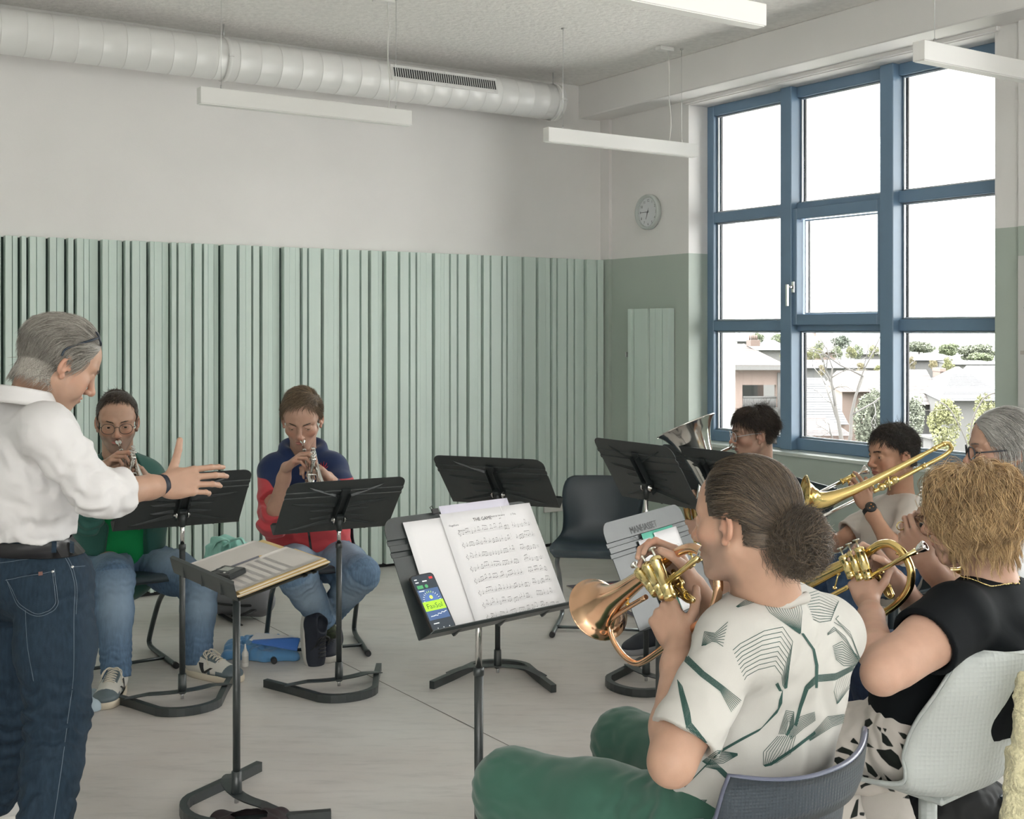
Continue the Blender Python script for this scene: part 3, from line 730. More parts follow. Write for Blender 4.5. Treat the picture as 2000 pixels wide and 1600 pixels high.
# phone
ph = thing('smartphone', 'black smartphone with a green and blue tuner screen on the front stand', 'phone', SG.at(-0.195, 0.002, 0.02))
RP = np.stack([SG.e, nrm(SG.N), nrm(SG.u)], 1); tl = 0.13
pu = nrm(SG.u*math.cos(tl)-SG.N*math.sin(tl)); pn = nrm(SG.N*math.cos(tl)+SG.u*math.sin(tl))
pr = rot(pn, 0.02); pe = pr@SG.e; pu = pr@pu
pc = SG.at(-0.197, 0.0015, 0.034)+pu*0.0775; RP = np.stack([pe, pn, pu], 1)
b = MB(); out = []
for (sx, sy) in ((1, 1), (-1, 1), (-1, -1), (1, -1)):
    for t in np.linspace(0, math.pi/2, 5):
        a_ = t+{(1, 1): 0, (-1, 1): math.pi/2, (-1, -1): math.pi, (1, -1): 1.5*math.pi}[(sx, sy)]
        out.append((sx*(0.0365-0.010)+0.010*math.cos(a_), sy*(0.0775-0.010)+0.010*math.sin(a_)))
pp = lambda x, y, z=0.0: pc+pe*x+pu*y+pn*z
b.prism([pp(x, y, -0.004) for x, y in out], pn*0.008); b.build('phone_body', mat('phone edge', (0.05, 0.047, 0.045), 0.25, metal=0.6), ph)
b = MB(); b.prism([pp(x*0.95, y*0.97, 0.0041) for x, y in out], pn*0.0003)
scr = b.build('screen', mat('dark screen', (0.018, 0.024, 0.032), 0.12, emit=(0.03, 0.045, 0.06), estr=0.5), ph)
def em(name, c, s): return mat(name, c, 0.3, emit=c, estr=s)
b = MB()
def rect(x0, x1, y0, y1, m, z=0.0046): b.prism([pp(x0, y0, z), pp(x1, y0, z), pp(x1, y1, z), pp(x0, y1, z)], pn*0.0001, m)
rect(-0.032, 0.032, -0.046, 0.036, 0); rect(-0.032, 0.032, -0.022, 0.003, 1, 0.0048)
dial = [pp(0.021*math.cos(t), 0.003+0.021*math.sin(t), 0.0048) for t in np.linspace(0, math.pi, 14)]; b.prism(dial, pn*0.0001, 2)
for t in np.linspace(0.05, math.pi-0.05, 13):
    c_, s_ = math.cos(t), math.sin(t); rr = [pp(k*c_+w*s_, 0.003+k*s_-w*c_, 0.0048) for k, w in ((0.022, -0.0006), (0.027, -0.0006), (0.027, 0.0006), (0.022, 0.0006))]; b.prism(rr, pn*0.0001, 3 if abs(t-1.57) > .3 else 4)
b.prism([pp(0.005*math.cos(t), 0.013+0.005*math.sin(t), 0.0051) for t in np.linspace(0, 6.28, 12)[:-1]], pn*0.0001, 4)
for x, y in zip(np.linspace(-0.024, 0.022, 9), (-.037, -.037, -.036, -.037, -.033, -.034, -.031, -.032, -.030)): rect(x, x+0.006, y, y+0.0015, 3, 0.005)
rect(0.018, 0.029, 0.061, 0.067, 5); rect(-0.028, -0.02, 0.063, 0.0655, 3); rect(-0.028, -0.018, 0.055, 0.0575, 3); rect(-0.006, 0.008, 0.056, 0.059, 3); rect(-0.028, -0.01, 0.039, 0.048, 6)
b.prism([pp(0.0005+0.005*math.cos(t), 0.0435+0.005*math.sin(t), 0.0048) for t in np.linspace(0, 6.28, 12)[:-1]], pn*0.0001, 6)
rect(-0.028, -0.012, 0.031, 0.0332, 3, 0.005); rect(-0.025, -0.008, -0.057, -0.0548, 3)
for x in (-0.018, 0.0, 0.018): rect(x-0.0012, x+0.0012, -0.070, -0.0675, 3)
letter(b, 'Fa»Sol', 0.019, pp(0, -0.0165, 0.0050), pe, pu, 7, 'CENTER')
b.build('screen_display', [em('blue display', (0.045, 0.085, 0.19), 0.6), em('lime display', (0.30, 0.62, 0.03), 0.6), em('steel blue display', (0.06, 0.12, 0.30), 0.6), em('white display', (0.75, 0.78, 0.8), 0.5), em('yellow green display', (0.55, 0.8, 0.1), 0.6), em('red display', (0.5, 0.02, 0.02), 0.5), em('green display', (0.05, 0.25, 0.10), 0.6), mat('display lettering', (0.02, 0.04, 0.02), 0.5)], ph)

# lettered stand behind the flugelhorn
b = MB(); letter(b, 'MANHASSET', 0.030, SB.at(-0.02, 0.266, 0.0012), SB.e, SB.u, 0, 'CENTER'); b.build('lettering', mat('black lettering', (0.02, 0.02, 0.02), 0.6), SB.root)
gfo = sheet('document_folder', 'translucent green plastic folder behind the narrow sheets on the lettered stand', SB, -0.055, 0.150, 0.01, 0.258, 0.004, m=mat('green plastic', (0.16, 0.55, 0.42), 0.3), cat='folder')[0]
o, o0, ux, uy = sheet('sheet_music', 'narrow white music sheet left of the green gap on the lettered stand', SB, -0.090, -0.012, 0.006, 0.240, 0.006)
score(o0, ux, uy, SB.N, 0.078, 0.234, 6, rg, left=0.1, right=0.95, top=0.85, bottom=0.1, lh=0.006).build('printed_notes', [m_inkl, m_inkl], o)
o, o0, ux, uy = sheet('sheet_music', 'wide white music sheet right of the green gap on the lettered stand', SB, 0.012, 0.165, 0.004, 0.250, 0.008)
score(o0, ux, uy, SB.N, 0.153, 0.246, 6, rg, left=0.1, right=0.95, top=0.78, bottom=0.1, lh=0.0065).build('printed_notes', [m_inkl, m_inkl], o)
sheet('sheet_music', 'white sheets on the far stand, showing past the right edge of its back', S4, -0.02, 0.262, 0.004, 0.30, 0.006)
# stand left: sheets towards the readers (mostly hidden)
# conductor's desk: folders, scores, tuner
for k, (x0, x1, y0, y1, rz) in enumerate(((-0.245, 0.235, 0.012, 0.315, 0.0), (0.0, 0.250, 0.004, 0.312, -0.02), (-0.02, 0.245, 0.010, 0.302, 0.025))):
    b = MB(); z0 = 0.002+k*0.007; cc_ = ((x0+x1)/2, (y0+y1)/2); Rk = rot(SM.N, rz)@np.stack([SM.e, SM.u, SM.N], 1)
    for j in range(3): b.box(SM.at(cc_[0]+0.002*j, cc_[1]-0.002*j, z0+0.001+0.0021*j), (x1-x0-0.004*j, y1-y0, 0.0016), Rk, 1 if j == 1 else 0)
    fo = b.build('document_folder', [m_manila, m_paper]); tag(fo, ['wide manila folder at the bottom of the stack on the low stand', 'manila folder in the middle of the stack on the low stand', 'top manila folder of the stack under the white scores on the low stand'][k], 'folder')
def lined(o0, ux, uy, N, w, h, n, x0, x1, y0, y1, wav=0.0):
    mb = MB()
    for i in range(n):
        y = y0+(y1-y0)*i/(n-1)
        for k in range(5):
            yy = y+k*0.009; pr_ = None
            for x in np.linspace(x0, x1, 10):
                q_ = o0+ux*x*w+uy*(yy+wav*math.sin(x*5))*h+N*0.0007
                if pr_ is not None: mb.quad(pr_-uy*0.0005, q_-uy*0.0005, q_+uy*0.0005, pr_+uy*0.0005)
                pr_ = q_
    return mb
o, o0, ux, uy = sheet('sheet_music', 'open score page on the left half of the low stand', SM, -0.250, 0.010, 0.004, 0.285, 0.012, curl=0.004, m=m_paper2)
lined(o0, ux, uy, SM.N, 0.26, 0.281, 12, 0.08, 0.94, 0.06, 0.92).build('printed_notes', m_inkl, o)
o, o0, ux, uy = sheet('sheet_music', 'score page on the right half of the low stand, under the tuner', SM, -0.012, 0.235, 0.002, 0.292, 0.0245, m=m_paper2)
lined(o0, ux, uy, SM.N, 0.247, 0.29, 7, 0.12, 0.93, 0.06, 0.66).build('printed_notes', m_inkl, o)
# tuner / metronome
tr_ = thing('electronic_metronome', 'small black electronic metronome lying on the score of the low stand', 'metronome', SM.at(0.03, 0.04, 0.026))
RT = rot(SM.N, 0.25)@np.stack([SM.e, SM.u, SM.N], 1); tc_ = SM.at(0.065, 0.055, 0.0345)
b = MB(); b.box(tc_, (0.105, 0.068, 0.018), RT, bev=0.004); b.build('case', mat('black plastic', (0.022, 0.026, 0.027), 0.4), tr_)
b = MB(); b.box(tc_+RT@V(-0.008, 0.006, 0.0095), (0.042, 0.026, 0.001), RT); b.build('display', mat('grey display', (0.34, 0.36, 0.33), 0.25), tr_)
b = MB()
for i in range(5): b.box(tc_+RT@V(-0.042+0.004*(i % 2), -0.022+0.010*i, 0.0098), (0.007, 0.006, 0.002), RT, bev=0.0005)
for i in range(3): b.box(tc_+RT@V(0.0+0.016*i, -0.020, 0.0098), (0.008, 0.006, 0.002), RT, 1 if i == 1 else 0, bev=0.0005)
b.build('buttons', [mat('dark buttons', (0.05, 0.055, 0.055), 0.4), mat('light button', (0.5, 0.5, 0.48), 0.4)], tr_)
b = MB(); pa, pb_ = SM.at(0.006, 0.03, 0.030), SM.at(0.004, 0.20, 0.030); b.cyl(pa, lerp(pa, pb_, .93), 0.0032, n=6); b.cyl(lerp(pa, pb_, .93), pb_, 0.0032, 0.0006, n=6, m=1)
tag(b.build('pencil', [mat('dark pencil', (0.10, 0.10, 0.12), 0.4), m_manila]), 'dark pencil between the two score pages on the low stand', 'pencil')

# ---------------------------------------------------------------- shell chairs on bent tube frames
m_shell = mat('dark blue grey plastic', (0.028, 0.043, 0.055), 0.38, bump=0.05, bscale=700)
m_tube = mat('dark grey tube', (0.035, 0.045, 0.047), 0.35, metal=0.3)
m_tubel = mat('grey metallic tube', (0.22, 0.24, 0.25), 0.3, metal=0.8)
def shell_rows(prof, wid, side, crown, nx=15):
    rows = []
    for (y, z), w_, sd, cr in zip(prof, wid, side, crown):
        row = []
        for x in np.linspace(-1, 1, nx):
            k = abs(x)**2.5; row.append(V(x*w_/2, y+sd[0]*k, z+sd[1]*k-cr*x*x*0))
        rows.append(row)
    return rows
def resample(pts, n):
    p = np.array(smooth_path(pts, 8)); d = np.r_[0, np.cumsum(np.linalg.norm(np.diff(p, axis=0), axis=1))]
    t = np.linspace(0, d[-1], n); return np.stack([np.interp(t, d, p[:, k]) for k in range(p.shape[1])], 1)
def tube_chair(label, base, fwd, tube=None, z0=0.42):
    f = nrm(V(fwd[0], fwd[1], 0)); r_ = np.cross(f, UZ); R = np.stack([r_, f, UZ], 1); b0 = V(base[0], base[1], 0)
    W = lambda p: b0+R@np.asarray(p, float)
    root = thing('shell_chair', label, 'chair', b0, 'tube frame shell chairs')
    ctl = [(0.235, z0-0.022, 0.40, 0, 0), (0.21, z0+0.004, 0.45, 0, .003), (0.12, z0+0.002, 0.465, 0, .012), (0.0, z0-0.010, 0.465, 0, .020), (-0.10, z0-0.012, 0.45, .01, .026), (-0.165, z0+0.006, 0.43, .03, .02), (-0.20, z0+0.055, 0.405, .05, 0), (-0.215, z0+0.13, 0.40, .055, 0), (-0.226, z0+0.20, 0.42, .045, 0), (-0.238, z0+0.27, 0.41, .03, 0), (-0.250, z0+0.31, 0.37, .02, -.004), (-0.255, z0+0.32, 0.30, .016, -.004)]
    a = resample(ctl, 34); rows = []
    for (y, z, w_, sy, sz) in a:
        rows.append([W((x*w_/2, y+sy*abs(x)**2.5, z+sz*abs(x)**3)) for x in np.linspace(-1, 1, 17)])
    b = MB(); b.grid(rows, 0.007); b.build('seat_shell', m_shell, root)
    mt = tube or m_tube
    for sx in (-1, 1):
        pth = smooth_path([W((sx*0.17, 0.0, z0-0.035)), W((sx*0.19, 0.09, z0-0.035)), W((sx*0.20, 0.12, z0-0.07)), W((sx*0.205, -0.02, z0*0.60)), W((sx*0.21, -0.17, 0.07)), W((sx*0.212, -0.185, 0.025)), W((sx*0.213, -0.13, 0.0125)), W((sx*0.213, 0.05, 0.0125)), W((sx*0.213, 0.19, 0.0125))], 6)
        b = MB(); b.tube(pth, 0.0115, 12); b.build('leg_frame', mt, root)
        b = MB(); b.cyl(W((sx*0.213, 0.185, 0.0135)), W((sx*0.213, 0.215, 0.0135)), 0.0138, n=16); b.build('foot_cap', m_rubber, root)
    b = MB(); b.cyl(W((-0.21, 0.06, 0.016)), W((0.21, 0.06, 0.016)), 0.008, n=10); b.build('crossbar', mt, root)
    b = MB(); b.box(W((0, 0.0, z0-0.036)), (0.36, 0.22, 0.016), R, bev=0.005)
    for i in range(9): b.box(W((-0.16+0.04*i, 0.112, z0-0.036)), (0.006, 0.01, 0.02), R)
    b.build('seat_support', m_rubber, root)
    return root
def chair_at(fr, fl, **k):
    """from the two runner ends (right, left of the sitter) on the floor"""
    mid = (fr+fl)/2; e_ = nrm(fr-fl); f = np.cross(UZ, e_); return mid-f*0.215, f
c_, f_ = chair_at(F(533, 1298), F(722, 1283)); CH_BOY = (c_, f_)
tube_chair('dark shell chair under the boy in the blue and red hoodie', c_, f_)
fL = nrm(V(0.55, -0.83, 0)); cM = F(345, 1307)-fL*0.215-np.cross(fL, UZ)*-0.213; CH_MAN = (cM, fL)
tube_chair('dark shell chair under the seated man in the green jacket', cM, fL)
fE = nrm(V(-0.16, -0.98, 0)); cE = F(1078, 1246)-fE*0.215-np.cross(fE, UZ)*0.213; 
tube_chair('empty dark shell chair standing in front of the slatted wall', cE, fE, m_tubel)
# ---------------------------------------------------------------- brass instruments
def metal(name, col, rough): 
    m = mat(name, col, rough, metal=1.0, var=0.03, vscale=12); return m
m_gold = metal('gold lacquered brass', (0.80, 0.60, 0.24), 0.17)
m_gold2 = metal('yellow brass', (0.78, 0.64, 0.30), 0.22)
m_rose = metal('copper rose brass', (0.83, 0.52, 0.33), 0.15)
m_silver = metal('silver plate', (0.80, 0.79, 0.76), 0.14)
m_felt = mat('grey valve cap', (0.55, 0.55, 0.50), 0.3, metal=1.0)
def plane_at(p0, d):
    """pixel -> point on the upright plane through p0 along horizontal direction d; off moves it sideways"""
    nn = nrm(V(d[1], -d[0], 0))
    def f(px, py, off=0.0):
        r = V((px-1000)/FPX, 1, -(py-HZ)/FPX); C0 = V(0, 0, CH); q = np.asarray(p0)-C0
        Y = (q@nn+off)/(r@nn); return C0+r*Y
    f.n = nn
    return f
def bell_path(mb, pts, rads, n=36, m=0):
    p = smooth_path([np.r_[a, b] for a, b in zip(pts, rads)], 6)
    mb.tube([q[:3] for q in p], [max(q[3], 0.0005) for q in p], n, m, cap=False)
    return p
def mouthpiece(mb, rim, d, L=0.075, m=0, s=1.0):
    """rim: centre of the rim at the lips, d: direction from the lips into the instrument"""
    mb.lathe([(0.0075*s, 0.004), (0.0105*s, 0.0), (0.0135*s, 0.0008), (0.0138*s, 0.004), (0.0115*s, 0.016), (0.0065*s, 0.026), (0.0042*s, 0.034), (0.0045*s, L)], rim, d, 20, m)
    mb.lathe([(0.0075*s, 0.004), (0.004*s, 0.014), (0.0005, 0.018)], rim, d, 20, m)
def valve(root, top, bot, r, mc, mcap, button=True):
    ax = nrm(top-bot); L = np.linalg.norm(top-bot); b = MB()
    b.lathe([(0.0005, -0.004), (0.004, -0.004), (r*0.7, -0.001), (r*1.05, 0.0), (r*1.05, 0.008), (r, 0.009), (r, L*0.30), (r*1.06, L*0.305), (r*1.06, L*0.32), (r, L*0.325), (r, L-0.013), (r*1.09, L-0.012), (r*1.09, L-0.001), (r*0.8, L+0.002), (0.003, L+0.003)], bot, ax, 24)
    v = b.build('valve', mc, root)
    if button:
        b = MB(); b.lathe([(0.0028, L+0.002), (0.0028, L+0.018), (0.0085, L+0.019), (0.009, L+0.021), (0.008, L+0.0225), (0.0005, L+0.021)], bot, ax, 18); b.build('valve_button', mcap, v)
    return v
def utube(root, name, a, b, d, L, r, m, n=10):
    """U-shaped slide from a to b reaching L along d"""
    d = nrm(d); mid = (a+b)/2; h = np.linalg.norm(b-a)/2; u = nrm(b-a)
    pth = [a]+[mid+d*(L-h)-u*h*math.cos(t)+d*h*math.sin(t) for t in np.linspace(0, math.pi, 11)]+[b]
    mb = MB(); mb.tube(pth, r, n); 
    for q in (a, b): mb.cyl(q+d*L*0.25, q+d*L*0.32, r*1.25, n=n)
    return mb.build(name, m, root)
def flugelhorn(label, p0, d, K, Z, bell, wind, lead, vtop, vbot, m_bell, m_tube, m_body, bell_r, loop_r, mouth_px, slide, brace, bd):
    """all paths are traced points; Z maps them onto the plane of the horn"""
    root = thing('flugelhorn', label, 'flugelhorn', Z(*vbot[1])); pl_n = K.n
    b = MB(); bp = [Z(*q[:2]) for q in bell]; br = [q[2] for q in bell]
    path = bell_path(b, bp, br)
    ax = nrm(np.asarray(path[0][:3])-np.asarray(path[4][:3]))
    R_ = path[0][3]; c0 = np.asarray(path[0][:3])
    b.lathe([(R_-0.0004, -0.0004), (R_+0.0012, 0.0006), (R_+0.0008, 0.0022), (R_-0.0012, 0.0018)], c0, ax, 36)
    b.build('bell', m_bell, root)
    b = MB(); p = smooth_path([np.r_[Z(*q[:2], q[3] if len(q) > 3 else 0.0), q[2]] for q in wind], 6); b.tube([q[:3] for q in p], [q[3] for q in p], 16); b.build('tubing', m_tube, root)
    VO = -.024; b = MB(); pts = [Z(*q, o_) for q, o_ in zip(lead, (0, -.016, VO))]; b.tube(pts, [0.0062]+[0.0058]*(len(pts)-1), 14)
    for t in (0.15, 0.35, 0.8): q = lerp(pts[0], pts[-1], t); dd = nrm(pts[-1]-pts[0]); b.cyl(q-dd*0.006, q+dd*0.006, 0.0078, n=14)
    b.build('leadpipe', m_body, root)
    for a_, c_ in zip(vtop, vbot): valve(root, Z(*a_, VO), Z(*c_, VO), 0.0126, m_body, m_felt)
    b = MB()
    for k in (0, 1):
        for t in (0.25, 0.7):
            b.cyl(lerp(Z(*vbot[k], VO), Z(*vtop[k], VO), t), lerp(Z(*vbot[k+1], VO), Z(*vtop[k+1], VO), t), 0.0058, n=12)
    b.build('valve_links', m_body, root)
    vax = nrm(Z(*vtop[1])-Z(*vbot[1])); hd = nrm(V(d[0], d[1], 0))
    for i, (x, y, dx, dy, w_, L_) in enumerate(slide):
        a_ = Z(x, y, 0.012); q_ = Z(x+dx, y+dy, 0.012)
        utube(root, 'valve_slide', a_, q_, Z(x+L_[0], y+L_[1], 0.012)-a_, np.linalg.norm(Z(x+L_[0], y+L_[1], 0.012)-a_), 0.0052, m_body)
    for (x0, y0, x1, y1) in brace:
        b = MB(); a_, q_ = Z(x0, y0), Z(x1, y1); b.cyl(a_, q_, 0.0022, n=8); dd = nrm(q_-a_); b.cyl(a_-dd*.001, a_+dd*0.004, 0.0055, n=12); b.cyl(q_-dd*0.004, q_+dd*.001, 0.0055, n=12); b.build('brace', m_body, root)
    b = MB(); mouthpiece(b, Z(*mouth_px), nrm(pts[-1]-pts[0])); b.build('mouthpiece', m_silver, root)
    return root
z5 = lambda x, y: (x/5+1090, y/5+1000)
PH0 = P(1378, 1073, 2.37); DH_ = P(1168, 1190, 2.72)-PH0; DH_ = nrm(V(DH_[0], DH_[1], 0))
KH = plane_at(PH0, DH_)
HORN_H = flugelhorn('copper coloured flugelhorn played by the man with the hair bun', PH0, DH_, KH, KH,
    [(*z5(395, 950), 0.0735), (*z5(425, 925), 0.062), (*z5(455, 905), 0.051), (*z5(500, 872), 0.039), (*z5(560, 830), 0.030), (*z5(660, 760), 0.0225), (*z5(780, 672), 0.0185), (*z5(920, 575), 0.0145), (*z5(1060, 478), 0.0115)],
    [(*z5(1050, 485), 0.0112), (*z5(1120, 430), 0.0108), (*z5(1220, 372), 0.0106), (*z5(1330, 355), 0.0104), (*z5(1440, 425), 0.0102), (*z5(1525, 560), 0.0100), (*z5(1565, 700), 0.0098), (*z5(1540, 880), 0.0094), (*z5(1450, 1040), 0.0090), (*z5(1260, 1175), 0.0086), (*z5(1040, 1325), 0.0076), (*z5(850, 1455), 0.0070), (*z5(750, 1478), 0.0068), (*z5(640, 1405), 0.0066), (*z5(545, 1270), 0.0064), (*z5(505, 1130), 0.0062), (*z5(535, 1045), 0.0060), (*z5(640, 962), 0.0058), (*z5(860, 830), 0.0056)],
    [z5(1425, 412), z5(1330, 478), z5(1060, 690)],
    [z5(790, 575), z5(868, 515), z5(950, 450)], [z5(965, 790), z5(1040, 830), z5(1100, 850)],
    m_rose, m_rose, m_gold2, None, None, z5(1452, 376),
    [(*z5(1060, 600), 60/5, -24/5, 0, (22, 26)), (*z5(1100, 700), 50/5, -20/5, 0, (20, 24)), (*z5(1150, 780), 55/5, -15/5, 0, (26, 20))],
    [(*z5(690, 800), *z5(680, 910)), (*z5(1290, 395), *z5(1320, 470))], None)
z4 = lambda x, y: (x/4+1290, y/4+860)
PG0 = P(1808, 1066, 2.895); DG_ = V(-0.66, 0.75, 0)
KG = plane_at(PG0, DG_)
HORN_G = flugelhorn('gold brass flugelhorn played by the woman with curly hair', PG0, DG_, KG, KG,
    [(*z4(860, 1230), 0.072), (*z4(885, 1220), 0.058), (*z4(925, 1200), 0.044), (*z4(980, 1178), 0.033), (*z4(1080, 1130), 0.0245), (*z4(1210, 1078), 0.0200), (*z4(1330, 1022), 0.0165), (*z4(1470, 955), 0.0135), (*z4(1600, 895), 0.0115)],
    [(*z4(1590, 898), 0.0112), (*z4(1650, 855), 0.0110), (*z4(1720, 815), 0.0108), (*z4(1800, 812), 0.0106), (*z4(1880, 865), 0.0105), (*z4(1940, 960), 0.0104), (*z4(1960, 1060), 0.0102), (*z4(1935, 1170), 0.0100), (*z4(1850, 1275), 0.0096), (*z4(1700, 1375), 0.0092), (*z4(1500, 1470), 0.0080), (*z4(1330, 1530), 0.0072), (*z4(1200, 1520), 0.0068), (*z4(1150, 1430), 0.0066), (*z4(1170, 1320), 0.0064), (*z4(1290, 1240), 0.0062), (*z4(1480, 1140), 0.0060)],
    [z4(2040, 840), z4(1900, 915), z4(1640, 1065)],
    [z4(1428, 905), z4(1490, 872), z4(1548, 842)], [z4(1500, 1075), z4(1570, 1095), z4(1635, 1090)],
    m_gold, m_gold, m_gold2, None, None, z4(2072, 822),
    [(*z4(1640, 1040), 10, -4, 0, (18, 24)), (*z4(1690, 1090), 10, -3, 0, (22, 34)), (*z4(1740, 1120), 8, -3, 0, (12, 28))],
    [(*z4(1390, 1040), *z4(1360, 1160)), (*z4(1850, 880), *z4(1880, 925))], None)

# trombone
zt_ = lambda x, y: (x/4.348+1540, y/4.348+760)
PT0 = P(1720, 935, 4.72); DT_ = V(-0.97, 0.03, 0); KT = plane_at(PT0, DT_)
tb = thing('trombone', 'gold trombone raised by the boy in the white t-shirt', 'trombone', KT(*zt_(850, 810)))
b = MB(); bl = [(135, 925, 0.097), (152, 927, 0.080), (175, 930, 0.063), (210, 938, 0.050), (260, 948, 0.042), (330, 940, 0.0345), (430, 905, 0.0265), (560, 855, 0.0205), (700, 790, 0.0170), (850, 712, 0.0145), (1000, 635, 0.0125), (1140, 560, 0.0112)]
bp = bell_path(b, [KT(*zt_(x, y)) for x, y, r in bl], [r*0.93 for x, y, r in bl], 40)
ax = nrm(bp[0][:3]-bp[5][:3]); b.lathe([(bp[0][3]-0.001, -0.001), (bp[0][3]+0.0018, 0.0004), (bp[0][3]+0.0008, 0.0024), (bp[0][3]-0.002, 0.0012)], bp[0][:3], ax, 40); b.build('bell', m_gold, tb)
b = MB(); tp = smooth_path([KT(*zt_(*q), o_) for q, o_ in (((1130, 565), 0), ((1230, 512), 0), ((1310, 470), 0), ((1365, 462), 0.004), ((1385, 500), 0.008), ((1350, 545), 0.012), ((1260, 600), 0.014), ((1120, 670), 0.016), ((960, 755), 0.018), ((800, 835), 0.02), ((720, 870), 0.02))], 6); b.tube(tp, 0.0085, 16)
for i in (6, 12, 40, 50): b.cyl(lerp(tp[i], tp[i+1], 0), lerp(tp[i], tp[i+1], 1.6), 0.0105, n=16)
b.build('tuning_slide', m_gold, tb)
b = MB()
for (x, y) in ((845, 800), (790, 830), (900, 770)): b.lathe([(0.0005, -0.016), (0.014, -0.015), (0.016, 0), (0.014, 0.015), (0.0005, 0.016)], KT(*zt_(x, y), 0.022), KT.n, 18)
b.cyl(KT(*zt_(845, 730)), KT(*zt_(860, 860)), 0.0035, n=8); b.cyl(KT(*zt_(700, 790)), KT(*zt_(740, 870), 0.02), 0.0035, n=8); b.build('valve_cluster', m_gold2, tb)
b = MB(); s0, s1 = KT(*zt_(560, 735), 0.185), KT(*zt_(-160, 1085), 0.185); b.cyl(KT(*zt_(440, 793), 0.185), s1, 0.0068, n=14); 
l0, l1 = KT(*zt_(600, 930), 0.165), KT(*zt_(-130, 1290), 0.165); b.cyl(l0, l1, 0.0068, n=14)
b.tube([s1]+[ (s1+l1)/2+nrm(s1-s0)*0.045*math.sin(t)+(s1-l1)/2*math.cos(t) for t in np.linspace(0, math.pi, 9)]+[l1], 0.0068, 12); b.build('hand_slide', m_silver, tb)
b = MB(); b.cyl(KT(*zt_(555, 738), 0.185), KT(*zt_(448, 790), 0.185), 0.0105, n=16); b.cyl(KT(*zt_(560, 735), 0.185), KT(*zt_(545, 743), 0.185), 0.013, n=16); b.cyl(KT(*zt_(460, 784), 0.185), KT(*zt_(445, 791), 0.185), 0.013, n=16)
b.cyl(KT(*zt_(500, 765), 0.185), KT(*zt_(590, 935), 0.165), 0.006, n=10); b.build('slide_receiver', m_gold, tb)
b = MB(); mouthpiece(b, KT(*zt_(672, 682), 0.185), nrm(KT(*zt_(555, 738), 0.185)-KT(*zt_(672, 682), 0.185)), L=0.065, s=1.5); b.build('mouthpiece', m_silver, tb)
TB_MOUTH = KT(*zt_(678, 680), 0.185)

# euphonium
eu = thing('euphonium', 'silver euphonium with a large upright bell, played beside the window', 'euphonium', P(1385, 1100, 5.4))
rc = P(1339, 832, 5.42); ax = nrm(V(-0.42, 0.30, 0.86)); ax = nrm(P(1339, 832, 5.42)-P(1394, 960, 5.50)+V(0, 0.03, 0)); vd = nrm(rc-V(0, 0, CH)); ax = nrm(ax-vd*(ax@vd)+vd*0.06)
b = MB(); b.lathe([(0.142, -0.003), (0.1445, 0.0005), (0.142, 0.003), (0.136, -0.004), (0.118, -0.022), (0.096, -0.058), (0.075, -0.115), (0.060, -0.19), (0.051, -0.27), (0.045, -0.36), (0.040, -0.45)], rc, ax, 48)
b.build('bell', m_silver, eu)
b = MB(); bb0 = rc-ax*0.44; sd = nrm(V(0.8, -0.3, 0.1)); wnd = smooth_path([bb0+ax*0.02, bb0-ax*0.08, bb0-ax*0.15+sd*0.05, bb0-ax*0.12+sd*0.13, bb0+sd*0.15, bb0+ax*0.14+sd*0.145, bb0+ax*0.24+sd*0.13], 6); b.tube(wnd, np.linspace(0.040, 0.018, len(wnd)), 20); b.build('main_bow', m_silver, eu)
vc = P(1352, 1012, 5.30)
for k in range(3): valve(eu, vc+V(-0.03+0.034*k, -0.01, 0.06), vc+V(0.0+0.034*k, 0, -0.10), 0.0145, m_gold2, m_felt)
for k, (w_, h_) in enumerate(((0.03, .16), (0.045, .11), (0.03, .08))):
    utube(eu, 'valve_slide', vc+V(-0.03+0.03*k, -0.03, -0.03), vc+V(0.0+0.03*k, -0.03, -0.05), V(0.1, 0, -1), h_, 0.008, m_gold2)
mp_e = P(1433, 871, 5.61); b = MB(); b.tube(smooth_path([mp_e+nrm(P(1395, 892, 5.46)-mp_e)*0.05, P(1395, 892, 5.44), P(1372, 930, 5.38), P(1362, 980, 5.36)], 6), 0.0075, 12); b.build('leadpipe', m_silver, eu)
b = MB(); mouthpiece(b, mp_e, nrm(P(1395, 892, 5.46)-mp_e), s=1.4); b.build('mouthpiece', m_silver, eu)

